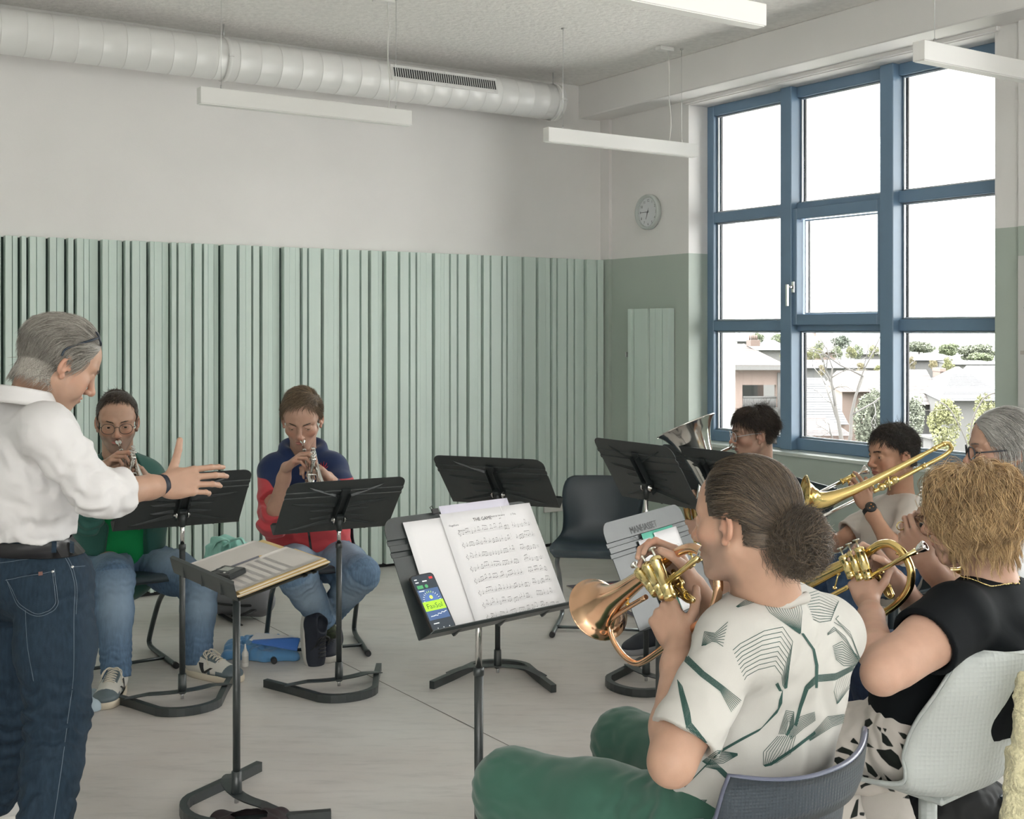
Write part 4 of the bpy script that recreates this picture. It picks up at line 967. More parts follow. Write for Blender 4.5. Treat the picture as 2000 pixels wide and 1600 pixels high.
# trumpets of the two players facing us
def trumpet(label, mouth, d, up, L=0.46, m=m_silver):
    root = thing('trumpet', label, 'trumpet', mouth+nrm(d)*L*0.45, None); d = nrm(d); s = nrm(np.cross(d, up)); u = nrm(np.cross(s, d))   # u: up within the plane, s: sideways
    A = lambda x, y, z=0.0: mouth+d*x+u*y+s*z
    b = MB(); mouthpiece(b, mouth, d, 0.08); b.build('mouthpiece', m, root)
    b = MB(); pth = [A(0.06, 0), A(0.34, 0)]+[A(0.34+0.030*math.sin(t), -0.030+0.030*math.cos(t), -0.002) for t in np.linspace(0.3, math.pi, 9)]+[A(0.25, -0.06)]
    b.tube(pth, 0.0068, 14)
    for x in (0.085, 0.12, 0.3): b.cyl(A(x, 0), A(x+0.012, 0), 0.0085, n=14)
    b.build('leadpipe', m, root)
    q = [(0.20, -0.062, .0068), (0.10, -0.062, .0068), (0.065, -0.055, .0069), (0.045, -0.031, .0070), (0.065, -0.007, .0072), (0.10, 0.0, .0074), (0.2, 0.0, .0085), (0.30, 0, .0115), (0.36, 0, .016), (0.40, 0, .0225), (0.43, 0, .033), (0.448, 0, .046), (L, 0, .0615)]
    zo = -0.044
    b = MB(); p = smooth_path([np.r_[A(x, y, zo), r] for x, y, r in q], 5); b.tube([k[:3] for k in p], [k[3] for k in p], 28, cap=False)
    e_ = p[-1]; b.lathe([(e_[3]-0.002, -0.001), (e_[3]+0.0012, 0.0), (e_[3]+0.0006, 0.002), (e_[3]-0.003, 0.001)], e_[:3], d, 28); b.build('bell', m, root)
    for k in range(3): valve(root, A(0.185+0.027*k, 0.045, zo/2), A(0.185+0.027*k, -0.085, zo/2), 0.0098, m, m)
    utube(root, 'valve_slide', A(0.24, -0.025, zo/2), A(0.24, -0.050, zo/2), d, 0.075, 0.0055, m); utube(root, 'valve_slide', A(0.185, -0.025, zo/2), A(0.185, -0.045, zo/2), -d, 0.05, 0.0055, m)
    b = MB(); b.cyl(A(0.13, 0), A(0.13, 0, zo), 0.003, n=8); b.cyl(A(0.30, 0), A(0.30, 0, zo), 0.003, n=8); b.build('brace', m, root)
    root['frame'] = 0; del root['frame']
    return root, A
# mouthpieces are set once the heads are known
MB_B, MB_C = P(231, 862, 5.10), P(591, 860, 5.415)
TR_B = trumpet('silver trumpet played by the man in the green jacket', MB_B, P(262, 962, 4.70)-MB_B, V(0.06, 0.2, 1))
TR_C = trumpet('silver trumpet played by the boy in the blue and red hoodie', MB_C, P(606, 946, 5.08)-MB_C, V(0.05, 0.1, 1))
# silver horn of the grey haired woman
hb = thing('baritone_horn', 'silver horn held by the grey haired woman behind the curly hair', 'horn', P(1830, 1080, 3.2))
hv = P(1800, 1012, 3.16)
for k in range(3): valve(hb, hv+V(0.012*k, 0.03*k-0.02, 0.045+0.006*k), hv+V(0.035+0.012*k, 0.03*k-0.02, -0.07+0.006*k), 0.0125, m_silver, m_felt)
b = MB(); b.tube(smooth_path([P(1888, 925, 3.30), P(1862, 945, 3.26), P(1840, 985, 3.22), P(1835, 1040, 3.2)], 6), 0.0065, 12); b.build('leadpipe', m_silver, hb)
b = MB(); b.tube(smooth_path([P(1790, 1098, 3.14), P(1812, 1108, 3.14), P(1845, 1116, 3.16), P(1885, 1110, 3.2), P(1900, 1060, 3.22)], 6), [0.010]*24+[0.011], 14); b.build('tubing', m_gold, hb)
b = MB(); b.lathe([(0.075, 0), (0.06, -0.012), (0.042, -0.05), (0.03, -0.11), (0.022, -0.16)], P(1858, 985, 3.16), nrm(V(-0.2, 0.3, 0.9)), 32); b.build('bell', m_silver, hb)
b = MB(); b.box(P(1802, 1026, 3.10), (0.014, 0.014, 0.012), bev=0.002); b.build('water_key', m_black, hb)
# ---------------------------------------------------------------- figures: blended implicit surfaces meshed by surface nets
class Fig:
    def __init__(s): s.p = []
    def cone(s, a, b, ra, rb=None, k=0.015, sq=None, op='u'):
        """tapered capsule; sq=(direction, factor) flattens the section along a direction"""
        s.p.append(('c', np.asarray(a, float), np.asarray(b, float), float(ra), float(ra if rb is None else rb), k, sq, op)); return s
    def ell(s, c, r, R=None, k=0.015, op='u'):
        r = V(r, r, r) if np.isscalar(r) else np.asarray(r, float)
        s.p.append(('e', np.asarray(c, float), r, np.eye(3) if R is None else np.asarray(R, float), k, op)); return s
    def cut(s, pt, n, rad=0.15):
        """remove everything on the side of n within rad of pt"""
        s.p.append(('k', np.asarray(pt, float), nrm(n), rad)); return s
    def fold(s, c, d, freq, amp, rad, wob=0.6, ph=0.0):
        """cloth folds: a wave packet around c running along d"""
        s.p.append(('w', np.asarray(c, float), nrm(d), freq, amp, rad, wob, ph)); return s
    def wrinkle(s, amp, scale, seed=0):
        s.p.append(('n', amp, scale, seed)); return s
    def bounds(s):
        lo, hi = V(9e9, 9e9, 9e9), V(-9e9, -9e9, -9e9)
        for q in s.p:
            if q[0] == 'c' and q[7] == 'u': R = max(q[3], q[4]); lo = np.minimum(lo, np.minimum(q[1], q[2])-R); hi = np.maximum(hi, np.maximum(q[1], q[2])+R)
            if q[0] == 'e' and q[5] == 'u': R = q[2].max(); lo = np.minimum(lo, q[1]-R); hi = np.maximum(hi, q[1]+R)
        return lo-0.02, hi+0.02
    def field(s, lo, hi, h):
        lo = np.asarray(lo, float); n = np.maximum(np.ceil((np.asarray(hi)-lo)/h).astype(int)+1, 3)
        Fd = np.full(n, 1.0, np.float32); ax = [(lo[i]+h*np.arange(n[i])).astype(np.float32) for i in range(3)]
        def sub(bl, bh):
            i0 = np.clip(np.floor((bl-lo)/h).astype(int), 0, n); i1 = np.clip(np.ceil((bh-lo)/h).astype(int)+1, 0, n)
            if (i1 <= i0).any(): return None
            sl = tuple(slice(a, b) for a, b in zip(i0, i1))
            return sl, ax[0][sl[0]][:, None, None], ax[1][sl[1]][None, :, None], ax[2][sl[2]][None, None, :]
        for q in s.p:
            if q[0] == 'c':
                _, a, b, ra, rb, k, sq, op = q; R = max(ra, rb)+k+2*h
                if sq: R *= max(1, sq[1])
                t = sub(np.minimum(a, b)-R, np.maximum(a, b)+R)
                if t is None: continue
                sl, X, Y, Z = t; px, py, pz = X-a[0], Y-a[1], Z-a[2]; ba = b-a
                if sq:
                    m = nrm(sq[0]); g = 1/sq[1]-1; dt = px*m[0]+py*m[1]+pz*m[2]
                    px, py, pz = px+dt*g*m[0], py+dt*g*m[1], pz+dt*g*m[2]; ba = ba+m*(ba@m)*g
                L2 = max(ba@ba, 1e-12); hh = np.clip((px*ba[0]+py*ba[1]+pz*ba[2])/L2, 0, 1)
                d = np.sqrt((px-hh*ba[0])**2+(py-hh*ba[1])**2+(pz-hh*ba[2])**2)-(ra+(rb-ra)*hh)
                if sq: d = d*min(1, (1+sq[1])/2)
            elif q[0] == 'e':
                _, c, r, Rm, k, op = q; R = r.max()+k+2*h; t = sub(c-R, c+R)
                if t is None: continue
                sl, X, Y, Z = t; px, py, pz = X-c[0], Y-c[1], Z-c[2]
                l = [px*Rm[0, i]+py*Rm[1, i]+pz*Rm[2, i] for i in range(3)]
                k0 = np.sqrt(sum((l[i]/r[i])**2 for i in range(3))); k1 = np.sqrt(sum((l[i]/r[i]**2)**2 for i in range(3)))
                d = k0*(k0-1)/np.maximum(k1, 1e-6)
                d = np.where(k0 < 0.05, -r.min(), d)
            elif q[0] == 'k':
                _, pt, m, rad = q; t = sub(pt-rad, pt+rad)
                if t is None: continue
                sl, X, Y, Z = t; px, py, pz = X-pt[0], Y-pt[1], Z-pt[2]
                d = px*m[0]+py*m[1]+pz*m[2]; inside = (px*px+py*py+pz*pz) < rad*rad
                Fd[sl] = np.where(inside, np.maximum(Fd[sl], d), Fd[sl]); continue
            elif q[0] == 'w':
                _, c, m, fr, am, rad, wob, ph = q; t = sub(c-rad*2, c+rad*2)
                if t is None: continue
                sl, X, Y, Z = t; px, py, pz = X-c[0], Y-c[1], Z-c[2]
                s1 = nrm(np.cross(m, V(0.31, 0.52, 0.79))); s2 = np.cross(m, s1)
                u = px*m[0]+py*m[1]+pz*m[2]; a1 = px*s1[0]+py*s1[1]+pz*s1[2]; a2 = px*s2[0]+py*s2[1]+pz*s2[2]
                wv = np.sin(fr*u+ph+wob*(np.sin(a1*fr*.55+1.3)+np.sin(a2*fr*.7+ph)+0.7*np.sin((a1+u)*fr*.33)))
                wv = np.sign(wv)*np.abs(wv)**1.3
                Fd[sl] += (am*wv*np.exp(-(px*px+py*py+pz*pz)/(rad*rad))).astype(np.float32); continue
            elif q[0] == 'n':
                _, am, sc, sd = q; r_ = np.random.default_rng(sd); X, Y, Z = ax[0][:, None, None], ax[1][None, :, None], ax[2][None, None, :]
                for j in range(4):
                    v = r_.normal(size=3); v /= np.linalg.norm(v); v *= sc*(1+0.6*j); w_ = r_.normal(size=3)*sc*0.5
                    Fd += (am/(1+0.5*j)*np.sin(v[0]*X+v[1]*Y+v[2]*Z+1.4*np.sin(w_[0]*X+w_[1]*Y+w_[2]*Z+j))).astype(np.float32)
                continue
            A = Fd[sl]
            if op == 'u':
                w_ = np.maximum(k-np.abs(A-d), 0)/max(k, 1e-6); Fd[sl] = np.minimum(A, d)-w_*w_*k*0.25
            else:
                d = -d; w_ = np.maximum(k-np.abs(A-d), 0)/max(k, 1e-6); Fd[sl] = np.maximum(A, d)+w_*w_*k*0.25
        return Fd, lo
    def mesh(s, h=0.005, lo=None, hi=None, keep=None):
        h = h*Q
        if lo is None: lo, hi = s.bounds()
        Fd, lo = s.field(lo, hi, h)
        return nets(Fd, lo, h, keep)
def nets(Fd, lo, h, keep=None):
    B = Fd < 0; n = np.array(Fd.shape)
    c = np.zeros(n-1, np.uint8)
    for i in (0, 1):
        for j in (0, 1):
            for k in (0, 1): c += B[i:n[0]-1+i, j:n[1]-1+j, k:n[2]-1+k]
    act = (c > 0) & (c < 8); idx = np.argwhere(act)
    if not len(idx): return np.zeros((0, 3)), np.zeros((0, 4), int)
    ids = np.full(n-1, -1, np.int32); ids[act] = np.arange(len(idx), dtype=np.int32)
    g = np.zeros((len(idx), 8), np.float32); off = [(i, j, k) for i in (0, 1) for j in (0, 1) for k in (0, 1)]
    for q, o in enumerate(off): g[:, q] = Fd[idx[:, 0]+o[0], idx[:, 1]+o[1], idx[:, 2]+o[2]]
    acc = np.zeros((len(idx), 3)); cnt = np.zeros(len(idx))
    for a in range(8):
        for b in range(a+1, 8):
            da = np.array(off[b])-np.array(off[a])
            if np.abs(da).sum() != 1: continue
            m = (g[:, a] < 0) != (g[:, b] < 0); t = g[m, a]/(g[m, a]-g[m, b])
            acc[m] += np.array(off[a])+t[:, None]*da; cnt[m] += 1
    v = lo+h*(idx+acc/cnt[:, None])
    fs = []
    for axn in range(3):
        sl0 = [slice(None)]*3; sl1 = [slice(None)]*3; sl0[axn] = slice(0, -1); sl1[axn] = slice(1, None)
        b0, b1 = B[tuple(sl0)], B[tuple(sl1)]; e = np.argwhere(b0 != b1)
        u_, w_ = (axn+1) % 3, (axn+2) % 3
        ok = (e[:, u_] > 0) & (e[:, w_] > 0) & (e[:, u_] < n[u_]-1) & (e[:, w_] < n[w_]-1); e = e[ok]
        def cid(du, dw):
            q = e.copy(); q[:, u_] += du; q[:, w_] += dw; return ids[q[:, 0], q[:, 1], q[:, 2]]
        quad = np.stack([cid(-1, -1), cid(0, -1), cid(0, 0), cid(-1, 0)], 1)
        flip = ~b0[e[:, 0], e[:, 1], e[:, 2]]
        quad[flip] = quad[flip][:, ::-1]; fs.append(quad)
    f = np.concatenate(fs)
    if keep is not None:
        m = keep(v[f].mean(1)); f = f[m]; used = np.unique(f); mp = np.full(len(v), -1); mp[used] = np.arange(len(used)); v = v[used]; f = mp[f]
    return v, f
def join(parts):
    vs, fs, o = [], [], 0
    for v, f in parts: vs.append(v); fs.append(f+o); o += len(v)
    return np.concatenate(vs), np.concatenate(fs)

# ---------------------------------------------------------------- heads
class Head:
    def __init__(s, C, R, k=1.0, wide=1.0):
        s.C = np.asarray(C, float); s.R = R; s.k = k; s.w = wide
    def W(s, p): return s.C+s.R@(np.asarray(p, float)*s.k*V(s.w, 1, 1))
    def Lc(s, P_): return ((np.asarray(P_)-s.C)@s.R)/s.k/V(s.w, 1, 1)
def add_head(g, H, nb, neck=0.054, neckb=0.060, eye=0.0045, look=0.0, jaw=1.0, cheek=0.0, nose=1.0, chin=0.0, child=0.0, open_mouth=0.0):
    """eye: half opening of the lids, look: lids lowered; nb: base of the neck"""
    k, R = H.k, H.R; W = H.W
    E = lambda c, r, kk=0.02, op='u', Rm=None: g.ell(W(c), np.asarray(r)*k*V(H.w, 1, 1), R if Rm is None else R@Rm, kk*k, op)
    Cn = lambda a, b, ra, rb, kk=0.015, op='u': g.cone(W(a), W(b), ra*k, rb*k, kk*k, None, op)
    g.cone(W((0, -0.022, -0.02)), nb, neck*k, neckb, 0.03)
    g.cone(W((0, -0.040, 0.0)), lerp(W((0, -0.04, 0)), nb, .8), neck*.8*k, neckb*.8, 0.03)
    E((0, -0.012, 0.048), (0.074, 0.092, 0.080))
    E((0, 0.033, 0.046), (0.064, 0.058, 0.062), 0.025)
    E((0, 0.028, -0.020), (0.057*jaw, 0.058, 0.074), 0.025)
    for x in (-1, 1):
        Cn((x*0.051*jaw, -0.002, -0.040), (x*0.020*jaw, 0.066, -0.084-chin), 0.016, 0.014, 0.022)
        E((x*0.040, 0.056, -0.012), (0.023, 0.024, 0.022), 0.022)
        if cheek: E((x*0.043, 0.058, -0.040), (0.019, 0.02, 0.02), 0.022)
    E((0, 0.068, -0.083-chin), (0.021, 0.017, 0.016), 0.02)
    E((0, 0.066, -0.050), (0.030, 0.027, 0.028), 0.02)
    for x in (-1, 1): Cn((x*0.014, 0.087, 0.036), (x*0.050, 0.066, 0.035), 0.0080-0.002*child, 0.007, 0.016)
    Cn((0, 0.088, 0.028), (0, 0.088+0.022*nose, -0.013), 0.0075, 0.0095, 0.014)
    E((0, 0.090+0.021*nose, -0.0165), (0.0112, 0.011, 0.0098), 0.008)
    for x in (-1, 1):
        E((x*0.0115, 0.100, -0.0215), (0.0078, 0.010, 0.0072), 0.007)
        E((x*0.0065, 0.106, -0.0275), (0.0032, 0.0045, 0.003), 0.003, 's')
        E((x*0.032, 0.097, 0.016), (0.018, 0.0145, 0.0115), 0.012, 's')
        E((x*0.032, 0.0745, 0.013), (0.0150, 0.0150, 0.0148), 0.005)
        E((x*0.0320, 0.0915, 0.0118-look), (0.0130, 0.0085, eye), 0.0022, 's')
        Cn((x*0.020, 0.0875, 0.0205-look*0.3), (x*0.044, 0.081, 0.0195-look*.3), 0.0024, 0.0022, 0.004)
    E((0, 0.0925, -0.0430), (0.0205, 0.0075, 0.0056), 0.006); E((0, 0.0905, -0.0525), (0.0185, 0.0085, 0.0066), 0.007)
    Cn((-0.021, 0.0925, -0.0478), (0, 0.1005, -0.0470), 0.0017, 0.0020, 0.003, 's'); Cn((0.021, 0.0925, -0.0478), (0, 0.1005, -0.0470), 0.0017, 0.0020, 0.003, 's')
    for x in (-1, 1):
        Rm = rot((0, 0, 1), x*0.38)@rot((1, 0, 0), -0.18)
        E((x*0.0785, -0.008, 0.004), (0.0075, 0.0165, 0.0300), 0.006, 'u', Rm)
        E((x*0.0845, -0.004, 0.002), (0.0062, 0.0098, 0.0165), 0.004, 's', Rm)
        E((x*0.0790, -0.0105, 0.018), (0.0040, 0.0095, 0.0060), 0.004, 's', Rm)
        E((x*0.0745, 0.001, -0.026), (0.0062, 0.0078, 0.0085), 0.006)
        E((x*0.0735, 0.009, -0.002), (0.0055, 0.0045, 0.0065), 0.005)
def head_paint(H, v, stub=0.0):
    """pigment of lips and shaved beard as point attributes"""
    l = H.Lc(v); x, y, z = l[:, 0], l[:, 1], l[:, 2]
    lip = ((np.abs(x)/0.0215)**2+((z+0.0475)/(0.0095*(1-0.35*np.abs(x)/0.02).clip(.3, 1)))**2 < 1) & (y > 0.075) & (y < .112)
    s_ = np.zeros(len(v))
    if stub:
        a = np.clip((-0.020-z+0.004*np.sin(x*90))/0.018, 0, 1)*np.clip((y+0.004)/0.02, 0, 1)*(np.linalg.norm(l, axis=1) < 0.16)
        a = a*np.clip((z+0.120)/0.02, 0, 1)
        side = np.clip((0.012-np.abs(y-0.012))/0.008, 0, 1)*np.clip((0.03-z)/0.02, 0, 1)*np.clip((z+0.05)/.02, 0, 1)*(np.abs(x) > 0.05)
        s_ = stub*np.maximum(a, side)
    blush = np.exp(-(((np.abs(x)-0.045)/0.02)**2+((z+0.018)/0.02)**2))*(y > 0.03)+np.exp(-((x/0.014)**2+((z+0.016)/0.014)**2))*(y > 0.09)+((np.abs(x) > 0.0735) & (np.abs(x) < 0.10) & (np.abs(z) < 0.04) & (y < 0.02) & (y > -.04))*0.7
    return lip.astype(float), s_, blush
m_eyew = mat('eye white', (0.72, 0.70, 0.67), 0.15); 
def eyes(H, parent, iris=(0.10, 0.06, 0.03), down=0.15):
    mi = mat('iris %.2f' % iris[0], iris, 0.15); mpu = mat('pupil', (0.005, 0.005, 0.005), 0.1)
    for x in (-1, 1):
        c = H.W((x*0.032, 0.0745, 0.013)); f = nrm(H.R@V(0, math.cos(down), -math.sin(down))); b = MB(); r = 0.01315*H.k
        prof = [(r*math.sin(t), r*math.cos(t)) for t in np.linspace(0.0, math.pi, 24)]
        b.lathe([(max(a, 1e-5), d) for a, d in prof if math.acos(max(-1, min(1, d/r))) >= 0.44], c, f, 22, 0)
        b.lathe([(max(r*math.sin(t), 1e-5), r*math.cos(t)) for t in np.linspace(0.19, 0.46, 5)], c, f, 22, 1); b.lathe([(max(r*math.sin(t), 1e-5), r*math.cos(t)*1.001) for t in np.linspace(0.0, 0.2, 4)], c, f, 22, 2)
        b.build('eye', [m_eyew, mi, mpu], parent)
def strands(paths, w0, w1=None, seed=0):
    """paths: array (n, k, 3) -> thin three sided tubes"""
    A = np.asarray(paths, float); n, k, _ = A.shape; w = np.asarray(w0).reshape(-1, 1) if not np.isscalar(w0) else np.full((n, 1), w0)
    T = np.gradient(A, axis=1); T /= np.maximum(np.linalg.norm(T, axis=2, keepdims=True), 1e-9)
    ref = np.array([0.32, 0.41, 0.85]); U = np.cross(T, ref); U /= np.maximum(np.linalg.norm(U, axis=2, keepdims=True), 1e-6); W_ = np.cross(T, U)
    t = np.linspace(0, 1, k); taper = np.minimum(1, np.minimum(0.5+2*t, 1.15*(1-t)**0.6+0.12)); r = (w*taper[None, :])[..., None]
    vs = np.stack([A+r*(U*math.cos(a)+W_*math.sin(a)) for a in (0, 2.094, 4.189)], 2).reshape(-1, 3)
    base = (np.arange(n)[:, None]*k+np.arange(k-1)[None, :]).ravel()*3
    fs = np.concatenate([np.stack([base+j, base+(j+1) % 3, base+3+(j+1) % 3, base+3+j], 1) for j in range(3)])
    return vs, fs
def hair_obj(parts, m, parent, seed=1, name='hair'):
    """parts: (v, f, strand count or 0); every strand gets a tone of its own"""
    rg_ = np.random.default_rng(seed); tn = []
    for v, f, n in parts: tn.append(np.repeat(np.clip(rg_.normal(.5, .26, n), 0, 1), len(v)//n) if n else np.full(len(v), .22))
    v, f = join([p[:2] for p in parts]); return link(name, v, f, m, parent, attrs=dict(tone=np.concatenate(tn)))
SCALP_C, SCALP_R = V(0, -0.008, 0.046), V(0.0775, 0.0975, 0.0850)
def grow(H, n, region, flow, length, off, seed, steps=9, stick=1.0, grav=0.0, curl=0.0, curlf=30.0, jit=0.15, rise=0.0, lock=0.0):
    """strands over the scalp: region(p)->bool mask, flow(p, t)->direction, all in head space (arrays)"""
    rg_ = np.random.default_rng(seed); P_ = np.zeros((0, 3))
    while len(P_) < n:
        d = rg_.normal(size=(n*3, 3)); d /= np.linalg.norm(d, axis=1, keepdims=True); p = SCALP_C+d*SCALP_R; P_ = np.concatenate([P_, p[region(p)]])
    P_ = P_[:n]; Lh = length(P_) if callable(length) else np.full(n, length); Lh = Lh*rg_.uniform(0.75, 1.1, n); o_ = off*rg_.uniform(0.25, 1.0, n)
    out = [P_.copy()]; p = P_.copy(); J = rg_.normal(size=(n, 3))*jit; ph = rg_.uniform(0, 6.28, n); D = None
    if lock: ph = lock*(np.sin(P_[:, 0]*46+1)+np.sin(P_[:, 1]*41+2)+np.sin(P_[:, 2]*38))+ph*.12
    for i in range(steps-1):
        t = i/(steps-1); f = flow(p, t)+J; nn = (p-SCALP_C)/SCALP_R**2; nn /= np.linalg.norm(nn, axis=1, keepdims=True)
        f = f-nn*np.sum(f*nn, axis=1, keepdims=True)*stick; f = f/np.maximum(np.linalg.norm(f, axis=1, keepdims=True), 1e-6)
        if grav: f[:, 2] -= grav*t; f /= np.linalg.norm(f, axis=1, keepdims=True)
        D = f if D is None else 0.5*D+0.5*f
        q = p+D*(Lh/(steps-1))[:, None]
        e = (q-SCALP_C)/SCALP_R; rr = np.linalg.norm(e, axis=1); tgt = 1+(o_+rise*t)/0.088
        if stick >= 1: rr2 = tgt
        else: rr2 = np.maximum(rr, 1+o_*(0.3+0.7*t)/0.088)
        q = SCALP_C+e/rr[:, None]*SCALP_R*rr2[:, None]
        if curl: 
            s_ = np.cross(D, nn); a = curlf*t*Lh/0.1+ph; cq = q+(s_*np.sin(a)[:, None]+nn*(np.cos(a)*0.6)[:, None])*curl*min(1, t*2.5)
            out.append(cq)
        else: out.append(q)
        p = q
    A = nape_push(np.stack(out, 1), .004)
    return H.C+((A*H.k*V(H.w, 1, 1))@H.R.T)
def nape_push(q, e=0.0):
    """keep hair outside the neck"""
    y = q[..., 1]+.030; r = np.hypot(q[..., 0], y); lim = (.0605+e)*np.clip((.035-q[..., 2])/.03, 0, 1); k = np.where((r < lim) & (y < .03), lim/np.maximum(r, 1e-4), 1.0)
    o = q.copy(); o[..., 0] *= k; o[..., 1] = y*k-.030; return o
def cap(H, region, off=0.004, n=64):
    """scalp cover below the strands"""
    vs = []; fs = []; idx = {}
    th = np.linspace(0.02, math.pi-0.02, n); ph = np.linspace(0, 2*math.pi, 2*n, endpoint=False)
    g = np.array([[V(math.sin(a)*math.cos(b), math.sin(a)*math.sin(b), math.cos(a)) for b in ph] for a in th])
    p = SCALP_C+g*(SCALP_R+off); m = region(p.reshape(-1, 3)).reshape(n, 2*n); p = nape_push(p, off*.6); wv = H.C+((p*H.k*V(H.w, 1, 1))@H.R.T)
    v = wv.reshape(-1, 3); N2 = 2*n
    for i in range(n-1):
        for j in range(N2):
            j2 = (j+1) % N2
            if m[i, j] and m[i+1, j] and m[i, j2] and m[i+1, j2]: fs.append((i*N2+j, (i+1)*N2+j, (i+1)*N2+j2, i*N2+j2))
    f = np.array(fs); u = np.unique(f); mp = np.zeros(len(v), int); mp[u] = np.arange(len(u)); return v[u], mp[f]
def hair_mat(name, c, c2):
    m = mat(name, c, 0.42, col2=c2, vscale=14, spec=0.35, sheen=0.1); nt = m.node_tree; r = nt.nodes[m['ramp']]
    at = nt.nodes.new('ShaderNodeAttribute'); at.attribute_name = 'tone'; mx = nt.nodes.new('ShaderNodeMath'); mx.operation = 'MULTIPLY_ADD'; mx.inputs[1].default_value = .45
    src = r.inputs['Fac'].links[0].from_socket; nt.links.new(src, mx.inputs[0]); m2 = nt.nodes.new('ShaderNodeMath'); m2.operation = 'MULTIPLY'; m2.inputs[1].default_value = .58
    nt.links.new(at.outputs['Fac'], m2.inputs[0]); nt.links.new(m2.outputs[0], mx.inputs[2]); nt.links.new(mx.outputs[0], r.inputs['Fac']); return m
def brows(H, parent, m, n=70, thick=1.0, seed=5):
    rg_ = np.random.default_rng(seed)
    for x in (-1, 1):
        ps = []
        for i in range(n):
            t = rg_.uniform(0, 1); a = V(x*(0.012+0.036*t), 0.0985-0.006*t-0.020*t*t, 0.0335+0.006*math.sin(t*2.2)-0.004*t+rg_.uniform(-0.0022, 0.0022)*thick)
            d = V(x*0.0085, -0.0045*t-0.001, 0.002-0.003*t); ps.append([H.W(a+d*s+V(0, 0.0012*s*(1-s)*4, 0)) for s in (0, .33, .66, 1)])
        v, f = strands(np.array(ps), 0.00055*H.k); link('eyebrow', v, f, m, parent)

# ---------------------------------------------------------------- hands
def add_hand(g, w, f, n, right, curls, thumb, k=1.0, spread=0.0, sp=None):
    """w wrist, f towards the knuckles, n out of the palm; curls: 4 x (mcp, pip, dip) in degrees; thumb: three (f,t,n) directions"""
    f = nrm(f); n = nrm(n-f*(np.asarray(n)@f)); t = np.cross(f, n)*(1 if right else -1)
    A = lambda x, y, z: w+(f*x+t*y+n*z)*k
    kn = [(0.088, 0.031), (0.093, 0.010), (0.088, -0.011), (0.079, -0.030)]
    ln = [(0.044, 0.026, 0.021), (0.049, 0.030, 0.022), (0.045, 0.028, 0.022), (0.035, 0.021, 0.019)]; rd = [.0088, .0090, .0085, .0075]
    for (x, y), r in zip(kn, rd): g.cone(A(0.008, y*0.55, 0), A(x-0.004, y, -0.002), 0.0150*k, 0.0112*k, 0.010*k)
    g.ell(A(0.045, 0.0, 0.001), V(0.042, 0.034, 0.013)*k, np.stack([f, t, n], 1), 0.012*k)
    g.ell(A(0.030, 0.026, 0.010), V(0.030, 0.015, 0.014)*k, np.stack([nrm(f+t*0.4), nrm(t-f*0.4), n], 1), 0.012*k)
    g.ell(A(0.035, -0.028, 0.008), V(0.032, 0.012, 0.012)*k, np.stack([f, t, n], 1), 0.012*k)
    tips = []
    for i, ((x, y), L3, r) in enumerate(zip(kn, ln, rd)):
        p = A(x, y, -0.002); a = 0.0; s_ = (1.5-i)*spread+(sp[i] if sp else 0)
        for j in range(3):
            a += math.radians(curls[i][j]); fd = f*math.cos(s_)+t*math.sin(s_); d = fd*math.cos(a)+n*math.sin(a)
            q = p+d*L3[j]*k; r0, r1 = r*(1-0.10*j)*k, r*(1-0.10*(j+1))*k
            g.cone(p, q, r0, r1, 0.003*k); 
            if j < 2: g.ell(q, r1*1.0, None, 0.003*k)
            p = q
        tips.append((p, d))
    p = A(0.022, 0.026, 0.008)
    for j, (d, L_, r0, r1) in enumerate(zip(thumb, (0.040, 0.034, 0.026), (.0135, .0112, .0102), (.0112, .0100, .0085))):
        d = nrm(f*d[0]+t*d[1]+n*d[2]); q = p+d*L_*k; g.cone(p, q, r0*k, r1*k, 0.006*k if j == 0 else 0.003*k); p = q
    tips.append((p, d)); return tips
def forearm(g, e, w, re=0.043, rw=0.027, k=1.0, flat=None):
    m = lerp(e, w, 0.28); g.cone(e, m, re*0.92*k, re*k, 0.02); g.cone(m, lerp(e, w, .8), re*k, rw*1.12*k, 0.02); g.cone(lerp(e, w, .8), w, rw*1.12*k, rw*k, 0.02)
def inbox(b): return lambda c: np.all((c > b[0]) & (c < b[1]), axis=1)
def body_mesh(g, fine, h=0.006, hf=0.0022):
    """g meshed coarsely with the fine boxes replaced by a finer mesh"""
    parts = []; lo, hi = g.bounds()
    bx = [(np.asarray(a, float), np.asarray(b, float)) for a, b in fine]
    parts.append(g.mesh(h, lo, hi, lambda c: ~np.any([inbox(b)(c) for b in bx], axis=0) if bx else np.ones(len(c), bool)))
    for i, b in enumerate(bx): parts.append(g.mesh(hf, b[0]-0.01, b[1]+0.01, lambda c, b=b, i=i: inbox((b[0]-0.005, b[1]+0.005))(c) & ~np.any([inbox(q)(c) for q in bx[:i]]+[np.zeros(len(c), bool)], axis=0)))
    return join([p for p in parts if len(p[0])])
def around(p, r): return (np.asarray(p)-r, np.asarray(p)+r)
def skin_mat(name, c, stub=(0.10, 0.08, 0.07), lipc=(0.45, 0.18, 0.15)):
    m = mat(name, c, 0.48, var=0.06, vscale=30, bump=0.08, bscale=500, sss=0.12, spec=0.4)
    attr_mix(m, 'blush', (min(1, c[0]*1.02), c[1]*0.72, c[2]*0.66), 0.9, 0.6); attr_mix(m, 'stubble', stub, 0.5, 0.5); attr_mix(m, 'lip', lipc, 0.5, 0.55)
    return m
MOUTH_LOG = []
